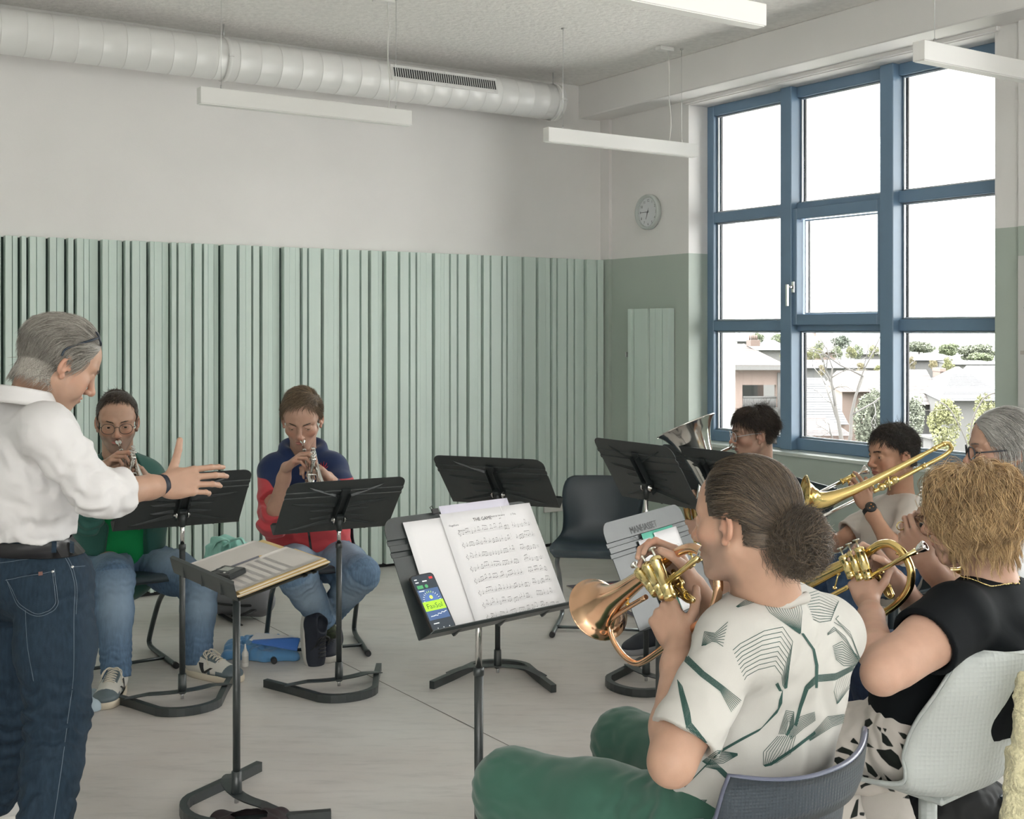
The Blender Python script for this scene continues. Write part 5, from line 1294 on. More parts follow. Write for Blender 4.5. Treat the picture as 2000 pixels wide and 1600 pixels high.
def person(label, g, H, fine, m, stub=0.0, h=0.006, hf=0.0022):
    MOUTH_LOG.append((label, H.W((0, .1005, -.0475))))
    v, f = body_mesh(g, fine, h, hf); lip, st, bl = head_paint(H, v, stub)
    return tag(link('person', v, f, m, attrs=dict(lip=lip, stubble=st, blush=bl)), label, 'person')
def glasses(H, parent, m, lens=True, rx=0.0235, rz=0.0205, z=0.010, y=0.106, thick=0.0013, shape=2.4, temple=True):
    b = MB(); ct = []
    for x in (-1, 1):
        pts = []
        for t in np.linspace(0, 2*math.pi, 33)[:-1]:
            c_, s_ = math.cos(t), math.sin(t); k = (abs(c_)**shape+abs(s_)**shape)**(-1/shape)
            pts.append(H.W((x*0.0335+rx*c_*k, y-0.35*max(0, abs(x*0.0335+rx*c_*k)-0.02)*0.5-0.0, z+rz*s_*k)))
        b.tube(pts, thick*H.k, 8, closed=True)
        if temple: b.tube(smooth_path([H.W((x*0.0565, y-0.008, z+0.004)), H.W((x*0.074, y-0.03, z+0.006)), H.W((x*0.0805, 0.0, z+0.007)), H.W((x*0.083, -0.02, z-0.006))], 5), thick*1.1*H.k, 8)
    b.tube(smooth_path([H.W((-0.0105, y, z+0.004)), H.W((0, y+0.002, z+0.009)), H.W((0.0105, y, z+0.004))], 4), thick*H.k, 8)
    return b.build('glasses', m, parent)
# ---------------------------------------------------------------- people
def garment(name, g, m, parent, h=0.005, attrs=None, keep=None):
    v, f = g.mesh(h, keep=keep)
    return link(name, v, f, m, parent, attrs=attrs(v) if attrs else None), v, f
def torso(g, pe, ch, nb, sR, sL, bf, w=(0.150, 0.165), d=0.62, grow=0.0, k=0.05, sh=0.055):
    """pelvis, chest, neck base, shoulders; bf: where the chest faces"""
    sq = (nrm(bf), d); a = w[0]+grow; b = w[1]+grow
    g.cone(pe, lerp(pe, ch, 0.5), a, (a+b)/2*0.97, k, sq); g.cone(lerp(pe, ch, .5), ch, (a+b)/2*0.97, b, k, sq)
    g.cone(ch, lerp(ch, nb, 0.55), b*0.97, b*0.72, k, sq)
    for s in (sR, sL): g.cone(lerp(ch, nb, 0.45), lerp(s, nb, 0.12), 0.085+grow, sh+grow, k*0.8)
    g.cone(lerp(sR, nb, .2), nb, sh*0.85+grow, 0.055+grow, k*0.7); g.cone(lerp(sL, nb, .2), nb, sh*0.85+grow, 0.055+grow, k*0.7)
def arm(g, s, e, w, r=(0.052, 0.043, 0.042, 0.027), k=0.02):
    g.cone(s, lerp(s, e, .4), r[0], r[0]*0.96, k); g.cone(lerp(s, e, .4), e, r[0]*0.96, r[1], k); forearm(g, e, w, r[2], r[3])
def legs(g, hips, knees, ankles, r, k=0.03, k2=0.02):
    for h_, n_, a_ in zip(hips, knees, ankles):
        g.cone(h_, lerp(h_, n_, .5), r[0], (r[0]+r[1])/2*1.02, k); g.cone(lerp(h_, n_, .5), n_, (r[0]+r[1])/2*1.02, r[1], k)
        g.cone(n_, lerp(n_, a_, .35), r[1]*0.97, r[2], k2); g.cone(lerp(n_, a_, .35), a_, r[2], r[3], k2)
def leg_folds(g, h_, n_, a_, amp=0.004, seed=1):
    g.fold(n_, nrm(a_-n_), 190, amp, 0.085, 0.9, seed); g.fold(lerp(n_, a_, .85), nrm(a_-n_), 230, amp, 0.07, 1.0, seed+1); g.fold(lerp(h_, n_, .12), nrm(n_-h_), 150, amp*1.1, 0.11, 1.0, seed+2)
    g.fold(lerp(h_, n_, .6), nrm(n_-h_+V(.2, .1, .3)), 90, amp*.5, 0.13, 1.2, seed+3); g.fold(lerp(n_, a_, .5), nrm(a_-n_+V(.3, .1, 0)), 110, amp*.5, 0.1, 1.2, seed+4)
def shoe(parent, heel, toe, m_up, m_sole, m_lace=None, L=0.285, W=0.098, up=(0, 0, 1), panel=None, emblem=None, hgt=1.0):
    """heel: ground point under the heel, toe: direction"""
    f = nrm(toe); u = nrm(np.asarray(up)-f*(np.asarray(up)@f)); s = np.cross(f, u); A = lambda x, y, z: heel+f*x+s*y+u*z; R = np.stack([s, f, u], 1)
    g = Fig(); g.ell(A(0.06, 0, 0.055*hgt), (W*.40, 0.065, 0.052*hgt), R, 0.02); g.ell(A(0.15, 0.002, 0.040), (W*.44, 0.10, 0.040), R, 0.03); g.ell(A(L-0.065, 0.003, 0.034), (W*.46, 0.062, 0.028), R, 0.025)
    g.cone(A(0.055, 0, 0.05), A(0.055, 0, 0.098*hgt), 0.040, 0.036, 0.02); g.cone(A(0.10, 0, 0.085*hgt), A(0.19, 0, 0.055), 0.026, 0.024, 0.025)
    g.ell(A(0.058, 0, 0.108*hgt), (0.026, 0.036, 0.03), R, 0.012, 's'); g.cut(A(0.14, 0, 0.022), -u, 0.3)
    v, f_ = g.mesh(0.0032)
    l = (v-heel)@np.stack([f, s, u], 1); at = {}
    if panel: at['panel'] = panel(l)
    o = link('shoe', v, f_, m_up, parent, attrs=at)
    out = []
    for t in np.linspace(0, 2*math.pi, 40)[:-1]:
        c_, s_ = math.cos(t), math.sin(t); x = L/2+L/2*np.sign(c_)*abs(c_)**0.75; wd = W/2*(0.86+0.20*math.sin((x/L-0.15)*2.4)); out.append((x, wd*np.sign(s_)*abs(s_)**0.7))
    b = MB(); rings = [[A(x*k+L*(1-k)/2, y*k, z) for x, y in out] for z, k in ((0.0, 0.965), (0.004, 0.99), (0.020, 1.0), (0.027, 0.985), (0.0275, 0.90))]
    vs = [p for r in rings for p in r]; n = len(out); fs = [(i*n+j, i*n+(j+1) % n, (i+1)*n+(j+1) % n, (i+1)*n+j) for i in range(4) for j in range(n)]+[list(range(n))[::-1]]; b.add(vs, fs, 0, True); b.build('sole', m_sole, o)
    if m_lace:
        b = MB(); bv = BVHTree.FromPolygons([tuple(p) for p in v], [tuple(q) for q in f_])
        def top(x, y):
            h_ = bv.ray_cast(Vector(A(x, y, 0.2)), Vector(-u)); return np.array(h_[0])+u*0.0015 if h_[0] is not None else A(x, y, 0.06)
        for i in range(6):
            x = 0.115+i*0.017; b.tube([top(x, y) for y in np.linspace(-0.022, 0.022, 7)], 0.0026, 6); 
            if i < 5: b.tube([top(x+0.017*t, -0.022+0.044*t) for t in np.linspace(0, 1, 6)], 0.002, 6)
        for q in (-1, 1):
            p0 = top(0.113, 0); b.tube(smooth_path([p0, p0+s*q*0.024+f*0.012+u*0.002, p0+s*q*0.040+f*0.040-u*0.022, p0+s*q*0.034+f*0.012-u*0.006, p0+s*q*0.01], 5), 0.0021, 6)
            b.tube(smooth_path([p0, p0+s*q*0.024+f*0.012+u*.001, p0+s*q*0.046+f*0.05-u*0.045], 5), 0.0021, 6)
        b.build('laces', m_lace, o)
    if emblem:
        for q in (-1, 1):
            b = MB(); bv = BVHTree.FromPolygons([tuple(p) for p in v], [tuple(k) for k in f_])
            for poly in emblem:
                for i in range(len(poly)-1):
                    (x0, z0, w0), (x1, z1, w1) = poly[i], poly[i+1]; row = []
                    for t in np.linspace(0, 1, 7):
                        rr = []
                        for e in (-1, 1):
                            x = x0+(x1-x0)*t+e*(w0+(w1-w0)*t)/2; z = z0+(z1-z0)*t; h_ = bv.ray_cast(Vector(A(x, q*0.15, z)), Vector(-s*q))
                            rr.append(np.array(h_[0])+s*q*0.0012 if h_[0] is not None else A(x, q*0.045, z))
                        row.append(rr)
                    b.grid(row)
            b.build('emblem', m_black, o)
    return o
def denim(name, c, fade, var=0.26):
    m = mat(name, c, 0.75, var=var, vscale=110, stretch=(1, 1, 0.22), bump=0.25, bscale=1100, spec=0.2); attr_mix(m, 'fade', fade, 0.9, 0.75); attr_mix(m, 'seam', tuple(x*0.45 for x in c), 0.3, 0.6); return m
def jeans_attr(hips, knees, ankles, bf):
    """wear patches on the thighs and seams along the outside of the legs"""
    def at(v):
        fd = np.zeros(len(v)); sm = np.zeros(len(v))
        for h_, n_, a_, side in zip(hips, knees, ankles, (1, -1)):
            for p, q, cen, ln in ((h_, n_, 0.55, 0.42), (n_, a_, 0.25, 0.35)):
                d = q-p; L2 = d@d; t = ((v-p)@d)/L2; r = v-p-t[:, None]*d; rn = r/np.maximum(np.linalg.norm(r, axis=1, keepdims=True), 1e-6)
                fr = nrm(V(0, 0, 1)*0.75+np.asarray(bf)*0.65) if p is h_ else nrm(bf); fr = nrm(fr-d*(fr@d)/L2)
                near = np.linalg.norm(r, axis=1) < 0.12
                fd = np.maximum(fd, near*np.exp(-((t-cen)/ln)**2)*np.clip(rn@fr*1.3-0.25, 0, 1)*1.3*(t > -.1)*(t < 1.1))
                sd = nrm(np.cross(d, fr))*side; ang = np.abs(rn@fr)*np.linalg.norm(r, axis=1); pass
        return dict(fade=fd, seam=sm)
    return at
SK1 = skin_mat('fair skin', (0.44, 0.285, 0.205), (0.27, 0.18, 0.14)); SK2 = skin_mat('light skin', (0.49, 0.32, 0.24), (0.24, 0.17, 0.14)); SK3 = skin_mat('tanned skin', (0.48, 0.285, 0.19), (0.2, 0.12, 0.09))
# ================================================================ man with the hair bun
def man_bun():
    H = Head(P(1455, 1030, 2.305), frame((-0.75, 0.66, -0.12), (0.06, 0.10, 1)), 1.0); nb = P(1500, 1180, 2.35)
    bf = nrm(V(-0.62, 0.78, 0)); sL, sR = P(1428, 1262, 2.27), P(1622, 1240, 2.52); ch = P(1500, 1330, 2.44); pe = V(0.455, 2.45, 0.50)
    eL = P(1312, 1490, 2.16); wL = P(1324, 1258, 2.40); eR = P(1470, 1330, 2.72); wR = KH(1356, 1146, -0.055)
    if np.linalg.norm(wR) < np.linalg.norm(KH(1356, 1146)): wR = KH(1356, 1146, 0.055)
    hips = [V(0.36, 2.36, 0.50), V(0.54, 2.54, 0.50)]; knees = [P(1000, 1540, 2.60), P(1222, 1452, 2.95)]; ank = [P(1012, 1890, 2.62), P(1255, 1720, 2.98)]
    g = Fig(); add_head(g, H, nb, neck=0.060, neckb=0.066, eye=0.003, jaw=0.98); torso(g, pe, ch, nb, sR, sL, bf, grow=-0.02)
    arm(g, sL, eL, wL, (0.050, 0.042, 0.043, 0.0265)); arm(g, sR, eR, wR, (0.050, 0.042, 0.041, 0.026)); legs(g, hips, knees, ank, (0.07, 0.055, 0.05, 0.035))
    fL = P(1294, 1192, 2.455)-wL
    add_hand(g, wL, fL, V(0.30, 0.85, 0.05), False, [(8, 30, 25), (50, 70, 40), (62, 75, 45), (60, 75, 45)], [(0.55, 0.75, 0.1), (0.85, 0.5, 0.25), (0.9, 0.25, 0.35)], 0.95)
    kR = KH(1304, 1080, 0.0); bk = wR-KH(1356, 1146); fR = kR+bk*0.55-wR
    add_hand(g, wR, fR, V(-0.45, -0.55, -0.55), True, [(35, 55, 30), (35, 60, 30), (38, 60, 30), (45, 50, 30)], [(0.5, 0.8, 0.4), (0.7, 0.5, 0.5), (0.7, 0.2, 0.6)], 0.95)
    p = person('man with dark hair in a bun and printed white t-shirt playing the copper flugelhorn', g, H, [(H.C-V(.14, .14, .19), H.C+V(.14, .14, .16)), around(wL+nrm(fL)*0.07+V(0, .02, .0), 0.13), around(wR+nrm(fR)*.07, 0.13)], SK1, stub=0.75, h=0.005)
    # hair: combed back into a bun
    hm = hair_mat('dark brown hair', (0.018, 0.0135, 0.010), (0.165, 0.118, 0.078))
    bun = V(0.0, -0.092, 0.002)
    reg = lambda q: ((q[:, 1] < 0.052-0.25*np.maximum(0, 0.09-q[:, 2])) & (q[:, 2] > np.where(q[:, 1] < -0.03, -0.034, 0.018)))
    def flow(q, t): d = bun-q; d[:, 2] += 0.06*(1-t)*(q[:, 1] > -0.02); return d/np.linalg.norm(d, axis=1, keepdims=True)
    A = grow(H, 9500, reg, flow, lambda q: np.linalg.norm(bun-q, axis=1)*1.05+0.01, 0.013, 3, 12, 1.0, jit=0.07, curl=.0016, curlf=5, lock=2.)
    v1, f1 = strands(A, 0.00062); v2, f2 = cap(H, reg, 0.006)
    rg_ = np.random.default_rng(9); ps = []
    for i in range(8500):   # curly bun: locks that loop back and hang
        d = rg_.normal(size=3); d /= np.linalg.norm(d); c = bun+V(0, -0.026, -0.024)+d*V(0.056, 0.052, 0.062)*rg_.uniform(.7, 1.02); t_ = nrm(np.cross(d, V(.6+.3*math.sin(c[0]*60), .2, .5+.4*math.sin(c[2]*50)))+rg_.normal(size=3)*.18-d*.05); o_ = nrm(np.cross(d, t_)); L_ = rg_.uniform(.035, .085); ph = 2*math.sin(c[0]*70)+2*math.sin(c[2]*60)+rg_.uniform(-.5, .5); fz = rg_.uniform(0, .014)*(rg_.random() < .35)
        ps.append([c+t_*(L_*(x-.5))*(1-.2*x)+o_*.0055*math.sin(9*x+ph)+d*(.005*math.cos(9*x+ph)-.30*L_*(x-.5)**2*2+fz*x)+V(0, -.004, -.016)*x for x in np.linspace(0, 1, 10)])
    for i in range(330):    # loose curls below the bun and at the temples
        if i < 330: c = V(rg_.uniform(-.05, .05), -0.075+rg_.uniform(-.02, .02), -0.030+rg_.uniform(-.02, .02)); d = V(rg_.uniform(-.2, .2), -0.3, -1)
        else: c = V(-0.074+0.006*rg_.uniform(-1, 1), 0.014+rg_.uniform(-.02, .012), 0.012+rg_.uniform(-.02, .03)); d = V(-0.05, -0.2+rg_.uniform(-.3, .3), -1)
        L_ = rg_.uniform(0.03, 0.07) if i < 330 else rg_.uniform(.02, .045); ph = rg_.uniform(0, 6)
        ps.append([c+nrm(d)*L_*t+V(math.sin(9*t+ph), math.cos(9*t+ph), 0)*0.005*t for t in np.linspace(0, 1, 10)])
    A2 = H.C+(np.array(ps)*H.k)@H.R.T; v3, f3 = strands(A2, 0.00047)
    gb = Fig(); gb.ell(H.W(bun+V(0, -0.026, -0.022)), (0.048, 0.045, 0.050), H.R); gb.cone(H.W(bun+V(0, 0.03, 0.01)), H.W(bun), 0.045, 0.040); v4, f4 = gb.mesh(0.005)
    hair_obj([(v2, f2, 0), (v1, f1, len(A)), (v3, f3, len(A2)), (v4, f4, 0)], hm, p)
    brows(H, p, hm); eyes(H, p, down=0.3)
    # t-shirt
    g = Fig(); torso(g, pe+V(0, 0, -0.02), ch, nb+V(0, 0, -0.03), sR, sL, bf, w=(0.185, 0.178), d=0.66, grow=0.012, k=0.06, sh=0.062)
    hemL = lerp(sL, eL, 0.80); g.cone(sL, hemL+nrm(eL-sL)*0.03, 0.062, 0.069, 0.03); hemR = lerp(sR, eR, 0.75); g.cone(sR, hemR, 0.070, 0.078, 0.03)
    g.cone(lerp(sL, eL, .6), lerp(sL, eL, 1.3), 0.050, 0.058, 0.004, None, 's'); g.cut(hemL, nrm(eL-sL), 0.12)
    g.cone(H.W((0, -0.03, -0.05)), nb+V(0, 0, 0.015)+bf*0.012, 0.066, 0.064, 0.006, None, 's'); g.cone(nb+bf*0.03+V(0, 0, .02), nb+bf*0.10+V(0, 0, -0.005), 0.05, 0.04, 0.01, None, 's')
    g.ell(pe-bf*0.02+V(0, 0, -0.06), (0.20, 0.20, 0.07), rotz(math.atan2(bf[1], bf[0])), 0.05)
    g.fold(lerp(ch, pe, .75)-bf*0.1, nrm(V(0.5, 0.3, 0.8)), 75, 0.0055, 0.17, 1.3, 1); g.fold(ch-bf*0.10+V(0.05, 0, 0.02), nrm(V(0.9, .4, -.35)), 62, 0.004, 0.14, 1.3, 2); g.fold(lerp(sL, eL, .5), nrm(V(.6, 0, .7)), 80, 0.004, 0.10, 1.1, 3)
    g.fold(pe+V(-0.14, 0.0, 0.02), nrm(V(0.6, 0.2, 0.8)), 130, 0.007, 0.11, 1.1, 4); g.fold(lerp(ch, sL, .5)-bf*.05, nrm(V(.7, .1, -.7)), 70, .004, .1, 1, 5)
    sm = mat('off white cotton jersey', (0.49, 0.48, 0.45), 0.8, var=0.015, bump=0.1, bscale=900, spec=0.2)
    so, sv, sf = garment('t_shirt', g, sm, p, 0.0042)
    rb = MB(); cA = nb+V(0, 0, -0.004)+bf*0.006
    # printed line bundles lying on the cloth
    bv = BVHTree.FromPolygons([tuple(q) for q in sv], [tuple(q) for q in sf]); pr = MB(); Z3 = lambda q: (q[0]/3.2+1100, q[1]/3.2+1100)
    def drop(px, py):
        d = nrm(P(px, py, 1.0)-V(0, 0, CH)); h_ = bv.ray_cast(Vector((0, 0, CH)), Vector(d)); return (np.array(h_[0]), np.array(h_[1])*(1 if np.dot(h_[1], d) < 0 else -1)) if h_[0] is not None else None
    def ink(line, w):
        pts = [drop(*q) for q in line]; prev = None
        for i in range(len(pts)-1):
            if pts[i] is None or pts[i+1] is None: continue
            (a, n0), (b_, n1) = pts[i], pts[i+1]
            if np.linalg.norm(b_-a) > 0.03: continue
            s_ = np.cross(nrm(b_-a), n0)*w/2; pr.quad(a-s_+n0*.0011, b_-s_+n1*.0011, b_+s_+n1*.0011, a+s_+n0*.0011)
    BUN = [([(1060, 545), (1105, 505), (1255, 425), (1370, 400), (1432, 490), (1412, 640), (1397, 780)], [(1130, 730), (1145, 705), (1215, 665), (1320, 640), (1365, 700), (1370, 760), (1385, 785)], 9),
     ([(1225, 215), (1290, 310), (1475, 442)], [(1470, 200), (1490, 300), (1482, 440)], 15), ([(1505, 200), (1600, 170), (1720, 240), (1690, 300)], [(1560, 350), (1600, 370), (1670, 360), (1690, 310)], 11),
     ([(868, 520), (885, 430), (950, 440), (1030, 370)], [(890, 515), (930, 490), (960, 495), (1000, 522)], 8), ([(760, 560), (880, 680), (1000, 770), (1110, 860)], [(745, 600), (860, 710), (980, 800), (1050, 930)], 9),
     ([(715, 730), (745, 770), (790, 930), (800, 1000), (900, 1120)], [(720, 760), (735, 850), (760, 980), (770, 1030), (890, 1122)], 9), ([(1486, 440), (1556, 540), (1574, 640), (1574, 780)], [(1500, 440), (1570, 540), (1592, 640), (1588, 780)], 8),
     ([(1850, 620), (1700, 690), (1580, 700), (1510, 770), (1470, 900), (1443, 1010)], [(1840, 650), (1700, 730), (1590, 740), (1530, 790), (1490, 900), (1457, 1020)], 9), ([(1680, 520), (1740, 490), (1860, 600)], [(1700, 600), (1750, 640), (1850, 640)], 10),
     ([(1720, 700), (1690, 800), (1710, 880)], [(1820, 700), (1800, 760), (1720, 870)], 9), ([(1370, 790), (1365, 880), (1240, 1030), (1120, 1090), (980, 1170), (780, 1380)], [(1350, 850), (1340, 930), (1220, 1050), (1110, 1110), (970, 1190), (760, 1400)], 7),
     ([(1345, 1070), (1390, 920), (1440, 930), (1440, 1010), (1400, 1080)], [(1385, 1070), (1405, 985), (1415, 985), (1415, 1010), (1390, 1075)], 6), ([(1400, 1060), (1480, 960), (1570, 930)], [(1420, 1100), (1500, 1030), (1575, 980)], 8),
     ([(1530, 1090), (1650, 960), (1790, 940)], [(1540, 1110), (1680, 1020), (1790, 980)], 8), ([(1250, 1260), (1250, 1180), (1340, 1080)], [(1330, 1250), (1420, 1190), (1450, 1080)], 10), ([(870, 1240), (960, 1170), (1090, 1190)], [(900, 1260), (1000, 1250), (1090, 1200)], 9),
     ([(880, 1270), (960, 1290), (1020, 1350)], [(930, 1230), (1000, 1290), (1040, 1330)], 8), ([(490, 1590), (520, 1450), (600, 1500)], [(560, 1590), (600, 1530), (650, 1510)], 9), ([(680, 1500), (760, 1480), (900, 1480)], [(700, 1580), (800, 1560), (880, 1510)], 8),
     ([(1340, 745), (1365, 800)], [(1325, 755), (1350, 800)], 5), ([(1650, 440), (1690, 400), (1760, 460), (1840, 600)], [(1650, 450), (1700, 420), (1770, 500), (1845, 610)], 3), ([(1720, 330), (1700, 350), (1790, 430), (1850, 590)], [(1690, 370), (1740, 400), (1800, 470), (1852, 600)], 3),
     ([(1080, 275), (1130, 240), (1180, 220)], [(1090, 280), (1140, 265), (1200, 245)], 5), ([(625, 1080), (650, 1100), (690, 1110)], [(640, 1120), (660, 1130), (680, 1125)], 7), ([(610, 1370), (650, 1390), (690, 1410)], [(620, 1440), (650, 1450), (660, 1440)], 7), ([(1250, 1262), (1290, 1250), (1440, 1150), (1570, 1050)], [(1260, 1270), (1300, 1262), (1440, 1170), (1575, 1065)], 6)]
    for A_, B_, n_ in BUN:
        a_ = np.array(A_, float); b_ = np.array(B_, float); ta = np.linspace(0, 1, 49)
        rs = lambda c: np.stack([np.interp(ta, np.linspace(0, 1, len(c)), c[:, i]) for i in (0, 1)], 1)+np.stack([0*ta, 0*ta], 1)
        a_, b_ = rs(a_), rs(b_)
        for k in range(n_): 
            t = k/(n_-1); ink([Z3(q) for q in a_*(1-t)+b_*t], 0.00125)
    pr.build('shirt_print', mat('dark green print', (0.022, 0.065, 0.055), 0.8), p)
    # neckband
    b = MB(); ctr = nb+V(0, 0, 0.0)+bf*0.006; rgt = np.cross(bf, UZ); ring = []
    for t in np.linspace(0, 2*math.pi, 40)[:-1]:
        q = ctr+rgt*0.074*math.cos(t)+bf*0.072*math.sin(t)+UZ*(-0.012-0.030*math.sin(t)); h_ = bv.find_nearest(Vector(q)); ring.append(np.array(h_[0])+np.array(h_[1])*0.001)
    b.tube(ring, 0.0105, 10, closed=True); b.build('neckband', mat('ribbed collar', (0.48, 0.46, 0.425), 0.85, bump=.3, bscale=900), p)
    # trousers
    g = Fig(); legs(g, hips, knees, ank, (0.100, 0.082, 0.076, 0.066), 0.04, 0.03); g.cone(hips[0], hips[1], 0.105, 0.105, 0.05)
    for h_, n_, a_, s_ in zip(hips, knees, ank, (1, 5)): leg_folds(g, h_, n_, a_, 0.0045, s_)
    g.fold(lerp(hips[0], knees[0], .05)+V(0, 0, 0.05), nrm(V(.9, -.3, -.1)), 95, 0.008, 0.09, .8, 2)
    tm = mat('bottle green cotton', (0.032, 0.098, 0.070), 0.7, var=0.05, vscale=14, bump=0.12, bscale=900, sheen=0.25, spec=0.25); garment('trousers', g, tm, p, 0.005)
    for a_ in ank: shoe(p, V(a_[0], a_[1], 0)-bf*0.07, bf, mat('dark leather', (0.03, 0.028, 0.026), 0.5), m_rubber)
    return p
man_bun()
SHELL_HAIR = lambda q: None
def short_hair(H, p, hm, n=4200, L=0.035, off=0.010, front=0.062, hz=0.088, ear=0.030, nape=-0.045, sweep=0.5, jit=0.3, seed=1, curl=0.0, w=0.0007, Lfn=None, lift=0.0):
    """short hair with a hairline: front edge, side burns above the ears, nape"""
    def reg(q):
        fr = (q[:, 1] < front-0.10*np.maximum(0, np.abs(q[:, 0])-0.03)) | (q[:, 2] > hz)
        return fr & (q[:, 2] > np.where(q[:, 1] < -0.030, nape, np.where(q[:, 1] < 0.022, ear, ear+0.014+0.9*np.maximum(0, q[:, 1]-0.022))))
    def flow(q, t):
        d = np.zeros_like(q); top = np.clip((q[:, 2]-0.085)/0.04, 0, 1); d[:, 2] = -0.7*(1-top); d[:, 1] = np.where(q[:, 1] > -0.01, 0.8*top, -0.35)-0.3*(1-top); d[:, 0] = sweep*top+q[:, 0]*2*(1-top); return d
    n = int(n*1.5); A = grow(H, n, reg, flow, Lfn or L, off, seed, 8, 1.0-lift, jit=jit, curl=curl, curlf=7.0)
    v1, f1 = strands(A, w); v2, f2 = cap(H, reg, 0.0035); return hair_obj([(v2, f2, 0), (v1, f1, len(A))], hm, p)
# ================================================================ woman with curly hair
def woman_curly():
    H = Head(P(1897, 1018, 2.84), frame((-0.80, 0.58, -0.14)), 1.0); nb = P(1935, 1142, 2.86); bf = nrm(V(-0.66, 0.75, 0))
    sL, sR = P(1862, 1212, 2.72), P(2030, 1200, 2.98); ch = P(1938, 1300, 2.86); pe = V(1.045, 2.89, 0.535)
    eL = reach(sL, 1722, 1318, 0.275, False); wL = P(1697, 1178, 2.96); eR = P(1815, 1225, 3.15); wR = KG(1748, 1132, 0.06)
    if wR[1] < KG(1748, 1132)[1]: wR = KG(1748, 1132, -0.06)
    hips = [V(0.97, 2.83, 0.525), V(1.11, 2.98, 0.525)]; knees = [P(1572, 1478, 3.08), P(1668, 1450, 3.28)]; ank = [P(1668, 1640, 2.98), P(1742, 1600, 3.2)]; ank[0][2] = .10; ank[1][2] = .10
    g = Fig(); add_head(g, H, nb, neck=0.052, neckb=0.058, eye=0.004, jaw=0.92, cheek=1); torso(g, pe, ch, nb, sR, sL, bf, w=(0.155, 0.14), grow=-0.01)
    arm(g, sL, eL, wL, (0.056, 0.044, 0.041, 0.026)); arm(g, sR, eR, wR, (0.055, 0.045, 0.04, 0.026)); legs(g, hips, knees, ank, (0.08, 0.06, 0.05, 0.035))
    g.cone(lerp(sL, eL, .1), lerp(sL, eL, .8), 0.056, 0.046, 0.03)
    fL = P(1678, 1124, 3.02)-wL; add_hand(g, wL, fL, V(0.45, 0.8, 0.05), False, [(30, 60, 35), (50, 70, 40), (58, 75, 45), (60, 75, 45)], [(0.5, 0.8, 0.1), (0.8, 0.6, 0.2), (0.9, 0.4, 0.2)], 0.9)
    bk = wR-KG(1748, 1132); fR = KG(1690, 1074)+bk*0.5-wR; add_hand(g, wR, fR, V(-0.45, -0.5, -0.55), True, [(25, 50, 30), (30, 60, 30), (35, 60, 30), (20, 20, 15)], [(0.5, 0.8, 0.4), (0.7, 0.5, 0.5), (0.7, 0.2, 0.6)], 0.9)
    p = person('woman with curly ginger blond hair and black top playing the gold flugelhorn', g, H, [(H.C-V(.14, .14, .17), H.C+V(.14, .14, .15)), around(wL+nrm(fL)*.07, .12), around(wR+nrm(fR)*.07, .12)], SK2)
    hm = hair_mat('ginger blond hair', (0.19, 0.105, 0.042), (0.72, 0.51, 0.27))
    rg_ = np.random.default_rng(17); PA = []; KK = 18
    def locks(n, per, thick, hel, offr, Lr):
        for i in range(n):
            al = rg_.uniform(-math.pi, math.pi); th0 = math.acos(rg_.uniform(-.25, .995)); sg = 1 if al > 0 else -1
            if abs(al) < .62 and th0 > .62+.25*abs(al): continue
            off = rg_.uniform(*offr); L_ = rg_.uniform(*Lr); ph = rg_.uniform(0, 6.28); tw = rg_.uniform(1.6, 2.6)/.06*2*math.pi*.5*(1 if rg_.random() < .5 else -1); sw = rg_.uniform(-.5, .5)+(sg*3.2 if abs(al) < .62 else 0)
            base = []; tan = []
            for j in range(KK):
                s_ = L_*j/(KK-1); o_ = off*min(1, .25+s_/.03); rx, ry, rz = .076+o_, .094+o_, .086+o_; th = th0+s_/.09; a_ = al+sw*s_*min(1, th0*2)*(1.0 if abs(al) < .62 else .6)
                if th <= math.pi/2: r = math.sin(th); z = rz*math.cos(th)
                else: d = (th-math.pi/2)*.09; r = max(.70, 1-34*d*d); z = -d
                base.append(V(0, -.012, .040)+V(rx*r*math.sin(a_), ry*r*math.cos(a_), z))
            base = np.array(base); T = np.gradient(base, axis=0); T /= np.linalg.norm(T, axis=1, keepdims=True); N_ = base-V(0, -.012, .02); N_ /= np.linalg.norm(N_, axis=1, keepdims=True); S_ = np.cross(T, N_); t_ = np.linspace(0, 1, KK)
            amp = hel*np.minimum(1, t_*3)*(1-.25*t_); an = tw*L_*t_+ph; ctr = base+S_*(amp*np.sin(an))[:, None]+N_*(amp*.8*np.cos(an))[:, None]
            for k in range(per):
                u, w_ = rg_.normal(size=2)*thick; q = (1-.55*t_)[:, None]; fz = rg_.uniform(-1, 1, 3)*.004*(rg_.random() < .3); PA.append(ctr+(S_*u+N_*w_)*q+np.outer(t_**2, fz)+S_*(.0012*np.sin(an*2.1+k))[:, None])
    locks(760, 14, .0044, .0075, (.010, .032), (.085, .158)); A = np.array(PA); nA = len(A); PA = []; locks(260, 4, .007, .012, (.024, .042), (.08, .15)); A3 = np.array(PA)
    A = H.C+(A*H.k)@H.R.T; A3 = H.C+(A3*H.k)@H.R.T; v1, f1 = strands(A, .00062); v3, f3 = strands(A3, .00042)
    g2 = Fig(); g2.ell(H.W((0, -0.025, 0.040)), (0.079, 0.092, 0.084), H.R, 0.03); g2.ell(H.W((0, -0.048, 0.0)), (0.066, 0.042, 0.046), H.R, 0.03)
    for x in (-1, 1): g2.ell(H.W((x*0.066, -0.012, -0.010)), (0.014, 0.040, 0.045), H.R, 0.02)
    g2.ell(H.W((0, 0.11, -0.02)), (0.062, 0.075, 0.100), H.R, 0.02, 's'); g2.ell(H.W((0, 0.0, -0.1)), (0.06, 0.055, 0.07), H.R, 0.02, 's'); v2, f2 = g2.mesh(0.005)
